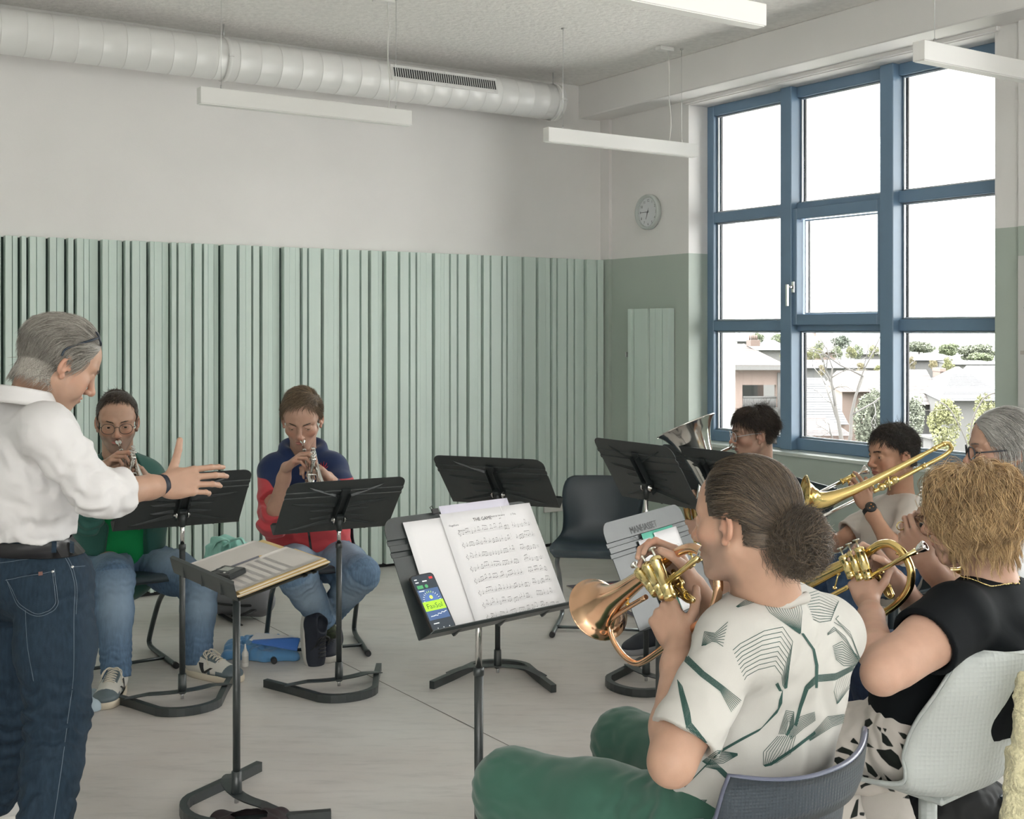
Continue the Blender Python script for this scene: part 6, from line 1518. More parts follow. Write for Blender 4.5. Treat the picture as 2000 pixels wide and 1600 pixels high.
    hair_obj([(v2, f2, 0), (v1, f1, len(A)), (v3, f3, len(A3))], hm, p); brows(H, p, hm); eyes(H, p, (0.1, 0.16, 0.2), 0.2)
    g = Fig(); torso(g, pe+V(0, 0, 0.03), ch, nb+V(0, 0, -0.035), sR, sL, bf, w=(0.185, 0.165), d=0.72, grow=0.012, k=0.06, sh=0.062)
    g.ell(lerp(pe, ch, .35)+bf*0.04, (0.185, 0.16, 0.16), rotz(math.atan2(bf[1], bf[0])-math.pi/2), 0.05)
    hl = lerp(sL, eL, 0.42); g.cone(sL, hl+nrm(eL-sL)*0.03, 0.078, 0.082, 0.03); g.cone(sR, lerp(sR, eR, .4), 0.07, 0.078, 0.03); g.cone(lerp(sL, eL, .3), lerp(sL, eL, .9), 0.066, 0.068, 0.004, None, 's'); g.cut(hl, nrm(eL-sL), 0.12)
    g.cone(H.W((0, -0.03, -0.05)), nb+V(0, 0, 0.01), 0.062, 0.062, 0.006, None, 's'); g.cone(nb+bf*.03+V(0, 0, .02), nb+bf*.1, 0.05, 0.045, .01, None, 's')
    g.fold(ch+nrm(V(.3, -.5, 0))*.12, nrm(V(.8, .4, .5)), 55, 0.005, 0.15, 1.3, 1); g.fold(lerp(pe, ch, .5), nrm(V(.1, .2, 1)), 60, 0.004, 0.17, 1.0, 2)
    g.cut(pe+V(0, 0, 0.035), nrm(V(0.05, 0.12, -1)), 0.5)
    bk_ = mat('black cotton top', (0.006, 0.0075, 0.009), 0.85, bump=0.1, bscale=800, spec=0.12); so, sv, sf = garment('top', g, bk_, p, 0.0045)
    bv = BVHTree.FromPolygons([tuple(q) for q in sv], [tuple(q) for q in sf]); rgt = np.cross(bf, UZ)
    b = MB(); c_ = H.W((0, -0.035, -0.105)); 
    for t in np.linspace(0, 2*math.pi, 90)[:-1]:
        q = c_+rgt*0.070*math.cos(t)+bf*0.066*math.sin(t)+UZ*(-0.020-0.02*math.sin(t)); h_ = bv.find_nearest(Vector(q)); b.sphere(np.array(h_[0])+np.array(h_[1])*0.0015, 0.0021, 0, 6)
    b.build('necklace', m_gold2, p)
    g = Fig(); legs(g, hips, knees, ank, (0.105, 0.090, 0.090, 0.085), 0.05, 0.03); g.cone(hips[0], hips[1], 0.11, 0.11, 0.05); g.ell(pe-bf*0.02+V(0, 0, -0.02), (0.17, 0.13, 0.10), rotz(math.atan2(bf[1], bf[0])-math.pi/2), 0.04)
    for h_, n_, a_, s_ in zip(hips, knees, ank, (1, 6)): leg_folds(g, h_, n_, a_, 0.005, s_)
    v, f = g.mesh(0.0038); POL = [[(380, 890), (450, 845), (540, 880), (620, 940), (660, 1010), (660, 1060), (600, 1000), (520, 930), (440, 910)], [(340, 970), (420, 950), (520, 1000), (610, 1080), (500, 1065), (400, 1030)], [(800, 870), (900, 880), (960, 870), (1040, 940), (1080, 1050), (1040, 1090), (940, 1040), (860, 960)], [(1050, 800), (1150, 860), (1210, 960), (1190, 1080), (1110, 960)], [(1170, 810), (1260, 850), (1310, 920), (1310, 990), (1240, 950), (1190, 880)], [(1330, 840), (1390, 870), (1430, 1040), (1370, 970)], [(1210, 1250), (1250, 1180), (1310, 1130), (1345, 1180), (1340, 1250), (1420, 1230), (1465, 1280), (1450, 1350), (1400, 1400), (1200, 1400), (1080, 1380), (1150, 1340), (1210, 1340)],
      [(690, 1000), (760, 1050), (830, 1150), (800, 1170), (720, 1110)], [(880, 1120), (980, 1210), (1075, 1320), (1030, 1310), (920, 1190)], [(880, 1230), (950, 1250), (1010, 1320), (950, 1310)], [(530, 800), (570, 750), (640, 830)], [(650, 775), (700, 790), (790, 862), (700, 845)], [(305, 1030), (380, 1080), (390, 1200), (340, 1100)], [(860, 690), (920, 740), (990, 850), (920, 840), (870, 800)], [(470, 1220), (510, 1150), (560, 1180), (550, 1240), (500, 1250)], [(580, 1150), (630, 1145), (640, 1190), (600, 1185)], [(670, 1140), (730, 1150), (720, 1190), (680, 1180)], [(640, 1250), (700, 1220), (820, 1200), (860, 1150), (870, 1190), (830, 1220), (690, 1260), (650, 1290)],
      [(230, 1480), (240, 1420), (270, 1350), (325, 1345), (290, 1470)], [(395, 1440), (440, 1500), (430, 1600), (400, 1550)], [(530, 1600), (600, 1400), (625, 1390), (612, 1570)], [(635, 1530), (690, 1530), (680, 1570), (630, 1560)], [(690, 570), (740, 550), (775, 600), (730, 640), (680, 650)], [(800, 625), (860, 650), (855, 700)], [(870, 650), (920, 660), (900, 700)], [(1030, 690), (1110, 710), (1160, 760), (1090, 770)], [(240, 1110), (320, 1160), (390, 1230), (300, 1190)], [(1180, 740), (1360, 790), (1230, 790)], [(400, 1190), (480, 1110), (620, 1125), (760, 1165), (630, 1145), (490, 1125)]]
    pv = PX(v); sd = np.full(len(v), -9.0)
    for po in POL:
        q = np.array(po, float); q = q/5.333+V(1560, 1300); m = len(q); ins = np.zeros(len(v), bool); dmin = np.full(len(v), 9e9)
        for i in range(m):
            a, b2 = q[i], q[(i+1) % m]; e = b2-a; t = np.clip(((pv-a)@e)/(e@e+1e-9), 0, 1); dmin = np.minimum(dmin, np.linalg.norm(pv-a-t[:, None]*e, axis=1)); c_ = ((a[1] > pv[:, 1]) != (b2[1] > pv[:, 1])); xi = a[0]+(pv[:, 1]-a[1])*(b2[0]-a[0])/(b2[1]-a[1]+1e-12); ins ^= c_ & (pv[:, 0] < xi)
        sd = np.maximum(sd, np.where(ins, dmin, -dmin))
    pm = mat('white cotton with black flowers', (0.56, 0.52, 0.48), 0.8, var=0.03, spec=0.2, bump=0.1, bscale=700); attr_mix(pm, 'print', (0.012, 0.015, 0.013), 0.7)
    link('trousers', v, f, pm, p, attrs=dict(print=sd))
    ws, wl = mat('cream canvas', (0.62, 0.58, 0.50), 0.8), mat('cream rubber', (0.66, 0.60, 0.46), 0.6)
    for a_ in ank: shoe(p, V(a_[0], a_[1], 0.0)-bf*0.06, bf, ws, wl)
    return p
woman_curly()
# ================================================================ grey haired woman
def woman_grey():
    H = Head(P(1966, 886, 3.36), frame((-0.97, 0.16, -0.08)), 0.98); nb = P(1985, 1005, 3.40); bf = nrm(V(-0.95, 0.3, 0))
    sL, sR = P(2010, 1070, 3.24), P(1995, 1060, 3.58); ch = P(2000, 1150, 3.42); pe = V(1.50, 3.45, 0.53)
    eL = P(1880, 1175, 3.10); wL = P(1808, 1098, 3.10); eR = P(1880, 1150, 3.42); wR = P(1830, 1060, 3.30)
    hips = [V(1.46, 3.36, 0.5), V(1.46, 3.54, 0.5)]; knees = [V(1.06, 3.46, 0.50), V(1.06, 3.66, 0.50)]; ank = [V(1.10, 3.46, 0.09), V(1.12, 3.66, 0.09)]
    g = Fig(); add_head(g, H, nb, neck=0.050, neckb=0.056, eye=0.0042, jaw=0.92); torso(g, pe, ch, nb, sR, sL, bf, w=(0.14, 0.13), grow=-0.01); arm(g, sL, eL, wL, (.05, .042, .040, .026)); arm(g, sR, eR, wR, (.05, .042, .04, .026)); legs(g, hips, knees, ank, (.075, .055, .05, .035))
    fL = P(1772, 1046, 3.14)-wL; add_hand(g, wL, fL, V(0.55, 0.75, 0.25), False, [(30, 50, 30), (35, 55, 30), (40, 55, 30), (45, 55, 30)], [(0.5, 0.6, 0.5), (0.7, 0.4, 0.5), (0.8, 0.1, 0.5)], 0.95)
    fR = V(-0.3, -0.1, 0.6); add_hand(g, wR, fR, V(-.4, -.5, -.2), True, [(35, 55, 30)]*4, [(0.5, 0.8, 0.4), (0.7, 0.5, 0.5), (0.7, 0.2, 0.6)], 0.9)
    p = person('woman with straight grey hair and dark glasses at the right edge', g, H, [(H.C-V(.15, .14, .17), H.C+V(.15, .14, .15)), around(wL+nrm(fL)*.07, .12)], SK2)
    hm = hair_mat('silver grey hair', (0.20, 0.195, 0.18), (0.66, 0.645, 0.62))
    reg = lambda q: ((q[:, 1] < 0.080-0.42*np.maximum(0, 0.085-q[:, 2])) | (q[:, 2] > .10)) & (q[:, 2] > np.where(q[:, 1] < 0.01, -0.03, 0.03))
    def flow(q, t): d = np.zeros_like(q); d[:, 1] = np.where(q[:, 2] > 0.03, -1.0, -0.1)*(1-0.6*t); d[:, 2] = -0.35-0.9*t; d[:, 0] = np.sign(q[:, 0])*0.25*(q[:, 2] > .08); return d
    A = grow(H, 7000, reg, flow, lambda q: 0.15+0.5*np.maximum(0, q[:, 1]+.05), 0.016, 21, 13, 0.5, grav=0.5, curl=0.005, curlf=3.0, jit=0.10, lock=2.); v1, f1 = strands(A, 0.0007); v2, f2 = cap(H, reg, 0.006)
    g2 = Fig(); g2.ell(H.W((0, -0.045, 0.045)), (0.080, 0.070, 0.075), H.R, 0.03); g2.ell(H.W((0, -0.065, -0.03)), (0.078, 0.045, 0.06), H.R, 0.03); v4, f4 = g2.mesh(0.005)
    hair_obj([(v2, f2, 0), (v1, f1, len(A)), (v4, f4, 0)], hm, p); eyes(H, p, (0.1, .15, .2), 0.15); brows(H, p, hm)
    glasses(H, p, mat('dark blue spectacle frame', (0.02, 0.025, 0.035), 0.3), thick=0.0022, rx=.025, rz=.019)
    b = MB(); b.tube([H.W((-0.0775+0.004*math.cos(t), 0.002+0.008*math.sin(t), -0.041+0.008*math.cos(t))) for t in np.linspace(0, 6.28, 16)[:-1]], 0.0007, 6, closed=True); b.build('earring', m_gold2, p)
    b = MB(); q = wL+nrm(fL)*0.112-np.cross(nrm(fL), UZ)*0.0; b.tube([q+V(0.012*math.cos(t), 0.004*math.cos(t), 0.011*math.sin(t)) for t in np.linspace(0, 6.28, 16)[:-1]], 0.0015, 8, closed=True); b.build('ring', m_gold2, p)
    g = Fig(); torso(g, pe, ch, nb+V(0, 0, -.03), sR, sL, bf, w=(.17, .155), d=.7, grow=.012, k=.06, sh=.06); g.cone(sL, lerp(sL, eL, .45), .062, .066, .03); g.cone(sR, lerp(sR, eR, .45), .062, .066, .03); g.cone(H.W((0, -.03, -.05)), nb, .06, .06, .006, None, 's'); g.fold(ch, V(0, .4, .9), 60, .004, .2, 1.2, 1)
    garment('blouse', g, mat('white blouse', (0.66, 0.67, 0.69), 0.8, bump=.1, bscale=800), p, 0.006)
    g = Fig(); legs(g, hips, knees, ank, (.095, .075, .065, .055), .04, .03); g.cone(hips[0], hips[1], .1, .1, .05)
    garment('trousers', g, denim('navy denim', (0.025, 0.04, 0.085), (0.05, 0.08, 0.15)), p, .007)
    for a_ in ank: shoe(p, V(a_[0], a_[1], 0)-bf*.06, bf, mat('dark leather', (.03, .028, .026), .5), m_rubber)
    return p
woman_grey()
# ================================================================ boy with the trombone
def boy_trombone():
    H = Head(P(1745, 893, 4.95), frame((-0.955, -0.27, -0.10)), 1.03); nb = P(1760, 975, 5.0); bf = nrm(V(-0.95, -0.25, 0))
    sL, sR = P(1785, 1002, 4.84), P(1722, 1000, 5.14); ch = P(1735, 1060, 5.0); pe = V(1.60, 5.05, 0.50)
    eL = P(1752, 1085, 4.66); wL = P(1694, 988, 4.80); eR = P(1632, 1062, 5.05); wR = P(1570, 1030, 4.85)
    hips = [V(1.60, 4.94, 0.5), V(1.56, 5.12, 0.5)]; knees = [P(1655, 1140, 4.8), P(1600, 1145, 5.1)]; ank = [V(knees[0][0]+.06, knees[0][1], .09), V(knees[1][0]+.05, knees[1][1], .09)]
    g = Fig(); add_head(g, H, nb, neck=.044, neckb=.05, eye=.0048, jaw=.92, nose=.85, child=1, cheek=1); torso(g, pe, ch, nb, sR, sL, bf, w=(.125, .12), grow=-.015, sh=.045); arm(g, sL, eL, wL, (.040, .034, .036, .024)); arm(g, sR, eR, wR, (.04, .034, .035, .024)); legs(g, hips, knees, ank, (.07, .055, .05, .035))
    fL = P(1668, 938, 4.78)-wL; add_hand(g, wL, fL, V(0.05, 0.75, -0.2), False, [(15, 40, 30), (45, 70, 40), (50, 70, 40), (50, 70, 40)], [(0.5, 0.7, 0.5), (0.7, 0.4, 0.5), (0.8, 0.0, 0.5)], .9)
    add_hand(g, wR, V(-.8, -.3, -.25), V(0.2, -.8, .2), True, [(40, 60, 30)]*4, [(0.5, 0.8, 0.4), (0.7, 0.5, 0.5), (0.7, 0.2, 0.6)], .85)
    p = person('boy with short dark hair and white t-shirt playing a trombone below the window', g, H, [(H.C-V(.14, .14, .17), H.C+V(.14, .14, .15)), around(wL+nrm(fL)*.07, .11)], SK3)
    hm = hair_mat('black brown hair', (0.010, 0.008, 0.007), (0.055, 0.042, 0.032)); short_hair(H, p, hm, 4600, .042, .016, front=.072, hz=.074, ear=.026, nape=-.05, sweep=.1, jit=.45, curl=.004, seed=31, lift=.2, Lfn=lambda q: np.where(q[:, 2] > .075, .048, .020)); brows(H, p, hm, 90, 1.4); eyes(H, p, (.05, .03, .02), .12)
    g = Fig(); torso(g, pe, ch, nb+V(0, 0, -.03), sR, sL, bf, w=(.165, .15), d=.72, grow=.012, k=.05, sh=.052); hl = lerp(sL, eL, .72); g.cone(sL, hl+nrm(eL-sL)*.02, .056, .064, .03); hr = lerp(sR, eR, .72); g.cone(sR, hr+nrm(eR-sR)*.02, .056, .066, .03)
    g.cone(lerp(sR, eR, .5), lerp(sR, eR, 1.1), .048, .052, .004, None, 's'); g.cut(hl, nrm(eL-sL), .1); g.cut(hr, nrm(eR-sR), .1); g.cone(H.W((0, -.03, -.05)), nb, .054, .054, .006, None, 's'); g.fold(ch, V(.6, .2, .7), 55, .005, .2, 1.3, 2); g.fold(pe, V(.2, .2, .9), 80, .006, .15, 1.2, 3)
    garment('t_shirt', g, mat('cream cotton jersey', (0.66, 0.61, 0.555), .85, bump=.1, bscale=800, spec=.2), p, .0055)
    g = Fig(); legs(g, hips, knees, ank, (.09, .075, .068, .058), .04, .03); g.cone(hips[0], hips[1], .095, .095, .05); 
    for h_, n_, a_, s_ in zip(hips, knees, ank, (1, 6)): leg_folds(g, h_, n_, a_, .004, s_)
    v, f = g.mesh(.006); link('jeans', v, f, denim('dark blue denim', (0.028, 0.055, 0.11), (0.08, 0.13, 0.22)), p, attrs=jeans_attr(hips, knees, ank, bf)(v))
    for a_ in ank: shoe(p, V(a_[0], a_[1], 0)-bf*.06, bf, mat('dark leather', (.03, .028, .026), .5), m_rubber)
    b = MB(); ax = nrm(lerp(wL, eL, .2)-wL); cw = lerp(wL, eL, .10); s_ = nrm(np.cross(ax, V(0, -1, 0.2))); o_ = np.cross(s_, ax); o_ = o_ if o_[1] < 0 else -o_
    b.lathe([(.0285, -.011), (.030, -.010), (.030, .010), (.0285, .011)], cw, ax, 28); b.build('watch_strap', m_rubber, p)
    b = MB(); b.lathe([(.0005, .008), (.017, .008), (.0215, .006), (.0225, .002), (.0215, -.004)], cw+o_*.029, o_, 28); b.lathe([(.0005, .0085), (.015, .0085)], cw+o_*.029, o_, 24, 1)
    for a in (0.5, 2.6, 4.2): b.prism([cw+o_*.0378+s_*(.009*math.cos(a)+.003*math.cos(t))+ax*(.009*math.sin(a)+.003*math.sin(t)) for t in np.linspace(0, 6.28, 9)[:-1]], o_*.0004, 2)
    b.build('watch', [m_rubber, mat('dark watch dial', (.03, .03, .03), .25), mat('orange dial ring', (.5, .2, .06), .4)], p)
    return p
boy_trombone()
# ================================================================ boy with the euphonium
def boy_euph():
    H = Head(P(1474, 851, 5.62), frame((-0.97, -0.06, -0.13)), 1.04); nb = P(1487, 935, 5.68); bf = nrm(V(-.95, -.2, 0))
    sL, sR = P(1503, 965, 5.50), P(1470, 962, 5.84); ch = P(1480, 1030, 5.68); pe = V(1.25, 5.72, .50); eL = P(1440, 1062, 5.36); wL = P(1372, 1034, 5.28); eR = P(1400, 1050, 5.75); wR = P(1372, 985, 5.5)
    hips = [V(1.22, 5.60, .5), V(1.20, 5.78, .5)]; knees = [P(1412, 1128, 5.15), P(1340, 1140, 5.75)]; ank = [P(1392, 1262, 5.2), P(1285, 1262, 5.62)]; ank[0][2] = .09; ank[1][2] = .09
    g = Fig(); add_head(g, H, nb, neck=.046, neckb=.052, eye=.0042, jaw=.93, nose=.95, child=.6); torso(g, pe, ch, nb, sR, sL, bf, w=(.125, .125), grow=-.015, sh=.045); arm(g, sL, eL, wL, (.042, .036, .036, .025)); arm(g, sR, eR, wR, (.042, .036, .036, .025)); legs(g, hips, knees, ank, (.075, .056, .052, .034))
    add_hand(g, wL, V(-.7, -.1, .1), V(.1, .7, .1), False, [(40, 60, 30)]*4, [(0.5, 0.7, 0.5), (0.7, 0.4, 0.5), (0.8, 0.0, 0.5)], .9); add_hand(g, wR, V(-.5, -.3, .4), V(.1, -.7, -.3), True, [(40, 60, 30)]*4, [(0.5, 0.7, 0.5), (0.7, 0.4, 0.5), (0.8, 0.0, 0.5)], .9)
    p = person('boy with dark fringe and clear glasses playing the silver euphonium', g, H, [(H.C-V(.14, .14, .17), H.C+V(.14, .14, .15))], SK2)
    hm = hair_mat('dark brown short hair', (0.016, 0.011, 0.009), (0.075, 0.052, 0.038)); short_hair(H, p, hm, 4600, .06, .020, front=.070, hz=.070, ear=.040, nape=-.048, sweep=-.2, jit=.22, seed=41, lift=.25, Lfn=lambda q: np.where(q[:, 2] > .07, .075, .030), curl=.003); brows(H, p, hm); eyes(H, p, (.07, .05, .03), .1)
    glasses(H, p, mat('clear acetate', (.70, .70, .72), .15, trans=.3), thick=.0015, rx=.024, rz=.021)
    g = Fig(); torso(g, pe, ch, nb+V(0, 0, -.03), sR, sL, bf, w=(.16, .15), d=.7, grow=.014, k=.05, sh=.052); arm(g, sL, eL, lerp(eL, wL, .9), (.058, .052, .050, .040)); arm(g, sR, eR, lerp(eR, wR, .9), (.058, .052, .05, .04)); g.fold(lerp(eL, wL, .5), nrm(wL-eL), 150, .004, .12, .8, 1)
    garment('sweatshirt', g, mat('dusty teal sweatshirt', (.13, .24, .27), .85, bump=.1, bscale=700), p, .006)
    g = Fig()
    for h_, n_ in zip(hips, knees): g.cone(h_, lerp(h_, n_, .85), .095, .085, .04); g.cut(lerp(h_, n_, .85), nrm(n_-h_), .12)
    g.cone(hips[0], hips[1], .1, .1, .05); garment('shorts', g, mat('grey cotton shorts', (.33, .33, .32), .8, bump=.1, bscale=800), p, .006)
    for a_ in ank: shoe(p, V(a_[0], a_[1], 0)-bf*.05, nrm(V(-.8, -.6, 0)), mat('dark navy mesh', (.03, .035, .045), .7), mat('grey rubber', (.30, .31, .33), .6))
    return p
boy_euph()
# ================================================================ conductor
def conductor():
    H = Head(P(112, 716, 3.37), frame((0.72, 0.58, -0.56)), 1.08); nb = P(56, 800, 3.40); bf = nrm(V(0.68, 0.73, 0)); rt = np.cross(bf, UZ)
    sR, sL = P(96, 845, 3.20), P(-30, 840, 3.56); ch = P(34, 925, 3.40); pe = P(40, 1078, 3.44)
    eR = P(190, 968, 3.24); wR = P(318, 948, 3.42); eL = P(20, 985, 3.85); wL = P(150, 960, 4.0)
    hips = [P(2, 1135, 3.54), P(104, 1135, 3.34)]; knees = [P(24, 1400, 3.58), P(114, 1400, 3.28)]; ank = [P(-8, 1655, 3.60), P(78, 1700, 3.14)]; ank[0][2] = .09; ank[1][2] = .09
    g = Fig(); add_head(g, H, nb, neck=.058, neckb=.064, eye=.0028, look=.002, jaw=1.02, cheek=.5, nose=1.08); torso(g, pe, ch, nb, sR, sL, bf, grow=-.015); arm(g, sR, eR, wR, (.052, .045, .045, .029)); arm(g, sL, eL, wL, (.052, .045, .045, .029)); legs(g, hips, knees, ank, (.08, .058, .052, .036))
    fR = P(400, 937, 3.46)-wR; add_hand(g, wR, fR, V(0.05, 0.9, -0.25), True, [(14, 20, 14), (18, 24, 16), (24, 28, 18), (30, 34, 22)], [(0.45, 0.9, 0.05), (0.35, 0.95, 0.0), (0.25, 1.0, -.05)], 1.08, spread=.035)
    add_hand(g, wL, V(.7, .1, .2), V(0, .2, -.9), False, [(10, 20, 12)]*4, [(0.5, 0.8, 0.1), (.7, .6, .1), (.8, .4, .1)], 1.0)
    p = person('conductor with grey hair and white shirt stretching an arm over his music stand', g, H, [(H.C-V(.15, .15, .18), H.C+V(.15, .15, .16)), around(wR+nrm(fR)*.09, .14)], SK1, stub=.25)
    hm = hair_mat('salt and pepper hair', (0.115, 0.105, 0.09), (0.46, 0.43, 0.385)); hw = hm
    reg = lambda q: ((q[:, 1] < 0.064-0.30*np.maximum(0, 0.10-q[:, 2])) | (q[:, 2] > .112)) & (q[:, 2] > np.where(q[:, 1] < -0.015, -0.050, np.where(q[:, 1] < 0.025, 0.030, 0.035)))
    def flow(q, t): d = np.zeros_like(q); d[:, 1] = np.where(q[:, 2] > .05, -1.0, -.25); d[:, 2] = np.where(q[:, 2] > .09, -.15, -.8); d[:, 0] = np.sign(q[:, 0])*.15; return d
    A = grow(H, 8500, reg, flow, lambda q: np.where(q[:, 2] > .05, .085, .065), .018, 51, 10, .85, jit=.10, curl=.003, curlf=4, lock=2.); v1, f1 = strands(A, .00065); v2, f2 = cap(H, reg, .006)
    sb = lambda q: (np.abs(q[:, 0]) > .055) & (q[:, 1] > .008) & (q[:, 1] < .030) & (q[:, 2] > -.012) & (q[:, 2] < .05)
    A3 = grow(H, 260, sb, lambda q, t: np.tile(V(0, .15, -1), (len(q), 1)), .022, .004, 5, 6, 1.0, jit=.1); v3, f3 = strands(A3, .0007)
    hair_obj([(v2, f2, 0), (v1, f1, len(A)), (v3, f3, len(A3))], hm, p); brows(H, p, hm, 60); eyes(H, p, (.1, .13, .15), .6)
    Hg = Head(H.W((0, -.012, .028)), H.R@rot((1, 0, 0), 0.86), 1.14); go = glasses(Hg, p, mat('dark blue acetate', (.015, .025, .04), .35), thick=.0026, y=.096, z=.012, rx=.026, rz=.018)
    # shirt
    g = Fig(); torso(g, pe+V(0, 0, .05), ch, nb+V(0, 0, -.02), sR, sL, bf, w=(.178, .178), d=.72, grow=.012, k=.06, sh=.062)
    cR = lerp(eR, wR, .40); arm(g, sR, eR, cR, (.068, .060, .058, .056)); g.cone(eR, cR+nrm(wR-eR)*.03, .060, .058, .02); g.cone(lerp(eR, wR, .28), lerp(eR, wR, .8), .040, .046, .004, None, 's'); g.cut(cR, nrm(wR-eR), .1)
    arm(g, sL, eL, lerp(eL, wL, .4), (.066, .060, .056, .052)); g.cut(pe+V(0, 0, .055), V(0.0, 0.0, -1), .45)
    g.cone(H.W((0, -.03, -.06)), nb+V(0, 0, .01), .066, .066, .006, None, 's'); g.cone(nb+bf*.05+V(0, 0, .05), nb+bf*.12-UZ*.02, .05, .03, .01, None, 's')
    g.fold(lerp(sR, eR, .75), nrm(eR-sR+V(0, 0, .1)), 95, .006, .13, 1.3, 1); g.fold(eR, nrm(wR-eR+V(.2, 0, .8)), 120, .005, .09, 1.2, 2); g.fold(lerp(ch, pe, .45)+rt*.14, nrm(V(.6, .1, .8)), 60, .005, .18, 1.0, 3); g.fold(lerp(ch, pe, .8)+rt*.1-bf*.08, nrm(V(.2, .2, 1)), 80, .004, .15, 1.3, 4); g.fold(lerp(ch, sR, .6)-bf*.1, nrm(V(.8, .3, .5)), 60, .005, .12, 1.2, 5)
    g.fold(lerp(sR, eR, .4), nrm(V(.5, .2, .8)), 120, .0022, .15, 1.4, 8); g.fold(lerp(ch, pe, .6)+rt*.12-bf*.05, nrm(V(.75, .1, .6)), 110, .0025, .2, 1.5, 9)
    sm = mat('white poplin shirt', (.66, .645, .645), .75, var=.01, bump=.06, bscale=900, spec=.25); so, sv, sf = garment('shirt', g, sm, p, .0045)
    g = Fig(); q0 = H.W((0, -.04, -.095)); 
    for t in np.linspace(-2.5, 2.5, 60): 
        a0 = q0-bf*(.070*math.cos(t))+rt*(.072*math.sin(t)); up = UZ*.012-UZ*.030*(1-math.cos(t))*.5; g.cone(a0+up, a0+up-UZ*.030+nrm(a0-q0)*.008, .0065, .008, .008)
    garment('collar', g, sm, p, .004)
    # cuff seam of the rolled sleeve
    b = MB(); ax = nrm(wR-eR)
    # jeans
    g = Fig(); legs(g, hips, knees, ank, (.112, .084, .077, .068), .05, .03); g.cone(pe+V(0, 0, .055), pe-V(0, 0, .03), .168, .172, .05, (bf, .74)); g.cut(pe+V(0, 0, .062), V(0, 0, 1), .3)
    g.ell(lerp(hips[0], hips[1], .2)-bf*.055+UZ*.02, (.095, .085, .10), None, .04); g.ell(lerp(hips[0], hips[1], .8)-bf*.055+UZ*.02, (.095, .085, .10), None, .04)
    for h_, n_, a_, s_ in zip(hips, knees, ank, (1, 6)): leg_folds(g, h_, n_, a_, .005, s_); g.fold(n_-bf*.04, nrm(a_-n_), 140, .008, .12, .9, s_+7); g.fold(lerp(n_, a_, .7), nrm(a_-n_+V(.2, 0, 0)), 120, .005, .16, 1.2, s_+8)
    jm = denim('dark indigo denim', (.014, .028, .046), (.05, .078, .115)); v, f = g.mesh(.005); jo = link('jeans', v, f, jm, p, attrs=jeans_attr(hips[::-1], knees[::-1], ank[::-1], bf)(v))
    bv = BVHTree.FromPolygons([tuple(q) for q in v], [tuple(q) for q in f])
    b = MB()
    for r_, z_ in ((0, .030), (0, .004)):
        pass
    ring = []; bl = []
    for t in np.linspace(0, 2*math.pi, 64)[:-1]:
        d = rt*math.cos(t)+bf*math.sin(t); row = []
        for z_ in (.050, .014):
            h_ = bv.ray_cast(Vector(pe+UZ*z_+d*.4), Vector(-d)); q = np.array(h_[0])+d*.004 if h_[0] is not None else pe+UZ*z_+d*.18; row.append(q)
        bl.append(row)
    bl.append(bl[0]); b.grid(bl, .003); b.build('belt', mat('black leather belt', (.018, .018, .02), .4), jo)
    # back pocket, patch, rivets, seams traced on the denim
    def drop(px, py):
        d = nrm(P(px, py, 1.0)-V(0, 0, CH)); h_ = bv.ray_cast(Vector((0, 0, CH)), Vector(d)); return None if h_[0] is None else (np.array(h_[0]), np.array(h_[1])*(1 if np.dot(h_[1], d) < 0 else -1))
    def seam(mb, line, w, m=0, lift=.0012, n=8):
        pts = [drop(*q) for q in smooth_path([V(*c) for c in line], n)]
        for a, b2 in zip(pts[:-1], pts[1:]):
            if a is None or b2 is None or np.linalg.norm(a[0]-b2[0]) > .05: continue
            s_ = np.cross(nrm(b2[0]-a[0]), a[1])*w/2; mb.quad(a[0]-s_+a[1]*lift, b2[0]-s_+b2[1]*lift, b2[0]+s_+b2[1]*lift, a[0]+s_+a[1]*lift, m)
    b = MB()
    pk = [(12, 1130), (107, 1112), (112, 1186), (78, 1205), (38, 1186), (12, 1130)]
    rows = []
    for t in np.linspace(0, 1, 12):
        L_, R_ = lerp((12, 1130), (40, 1187), t), lerp((107, 1112), (112, 1186), t); row = []
        for u in np.linspace(0, 1, 12):
            q = lerp(L_, R_, u); q = (q[0], q[1]+18*t*(1-abs(2*u-1))); h_ = drop(*q); row.append(h_[0]+h_[1]*.0022 if h_ else P(q[0], q[1], 3.25))
        rows.append(row)
    b.grid(rows, 0); b.build('back_pocket', jm, jo)
    b = MB(); stc = mat('pale blue stitching', (.14, .18, .22), .7)
    for o_ in (0, 4): seam(b, [(14+o_*.6, 1131+o_), (26+o_, 1160), (40+o_*.6, 1186-o_), (78, 1204-o_*1.2), (111-o_, 1185-o_), (110-o_, 1150), (106-o_*.7, 1113+o_)], .0011, 0, .0040)
    seam(b, [(12, 1133), (60, 1125), (106, 1116)], .0011, 0, .004); seam(b, [(128, 1082), (142, 1110), (150, 1150), (148, 1200)], .0012); seam(b, [(124, 1084), (138, 1112), (146, 1150), (144, 1200), (143, 1320), (133, 1400), (120, 1500), (105, 1600)], .0014)
    b.build('pocket_stitching', stc, jo); b = MB()
    seam(b, [(0, 1100), (60, 1092), (128, 1084)], .0012); seam(b, [(138, 1108), (166, 1106)], .0012); seam(b, [(50, 1190), (54, 1260), (66, 1330)], .0014); b.build('leg_stitching', stc, jo)
    b = MB(); seam(b, [(44, 1083), (86, 1081)], .020, 0, .003, 6); b.build('waistband_patch', mat('grey green leather patch', (.13, .15, .14), .6), jo)
    b = MB()
    for q in ((138, 1080), (141, 1108), (103, 1117)):
        h_ = drop(*q)
        if h_: b.lathe([(.0005, .0042), (.0035, .0038), (.0042, .001)], h_[0], h_[1], 12)
    b.build('rivets', m_steel, jo)
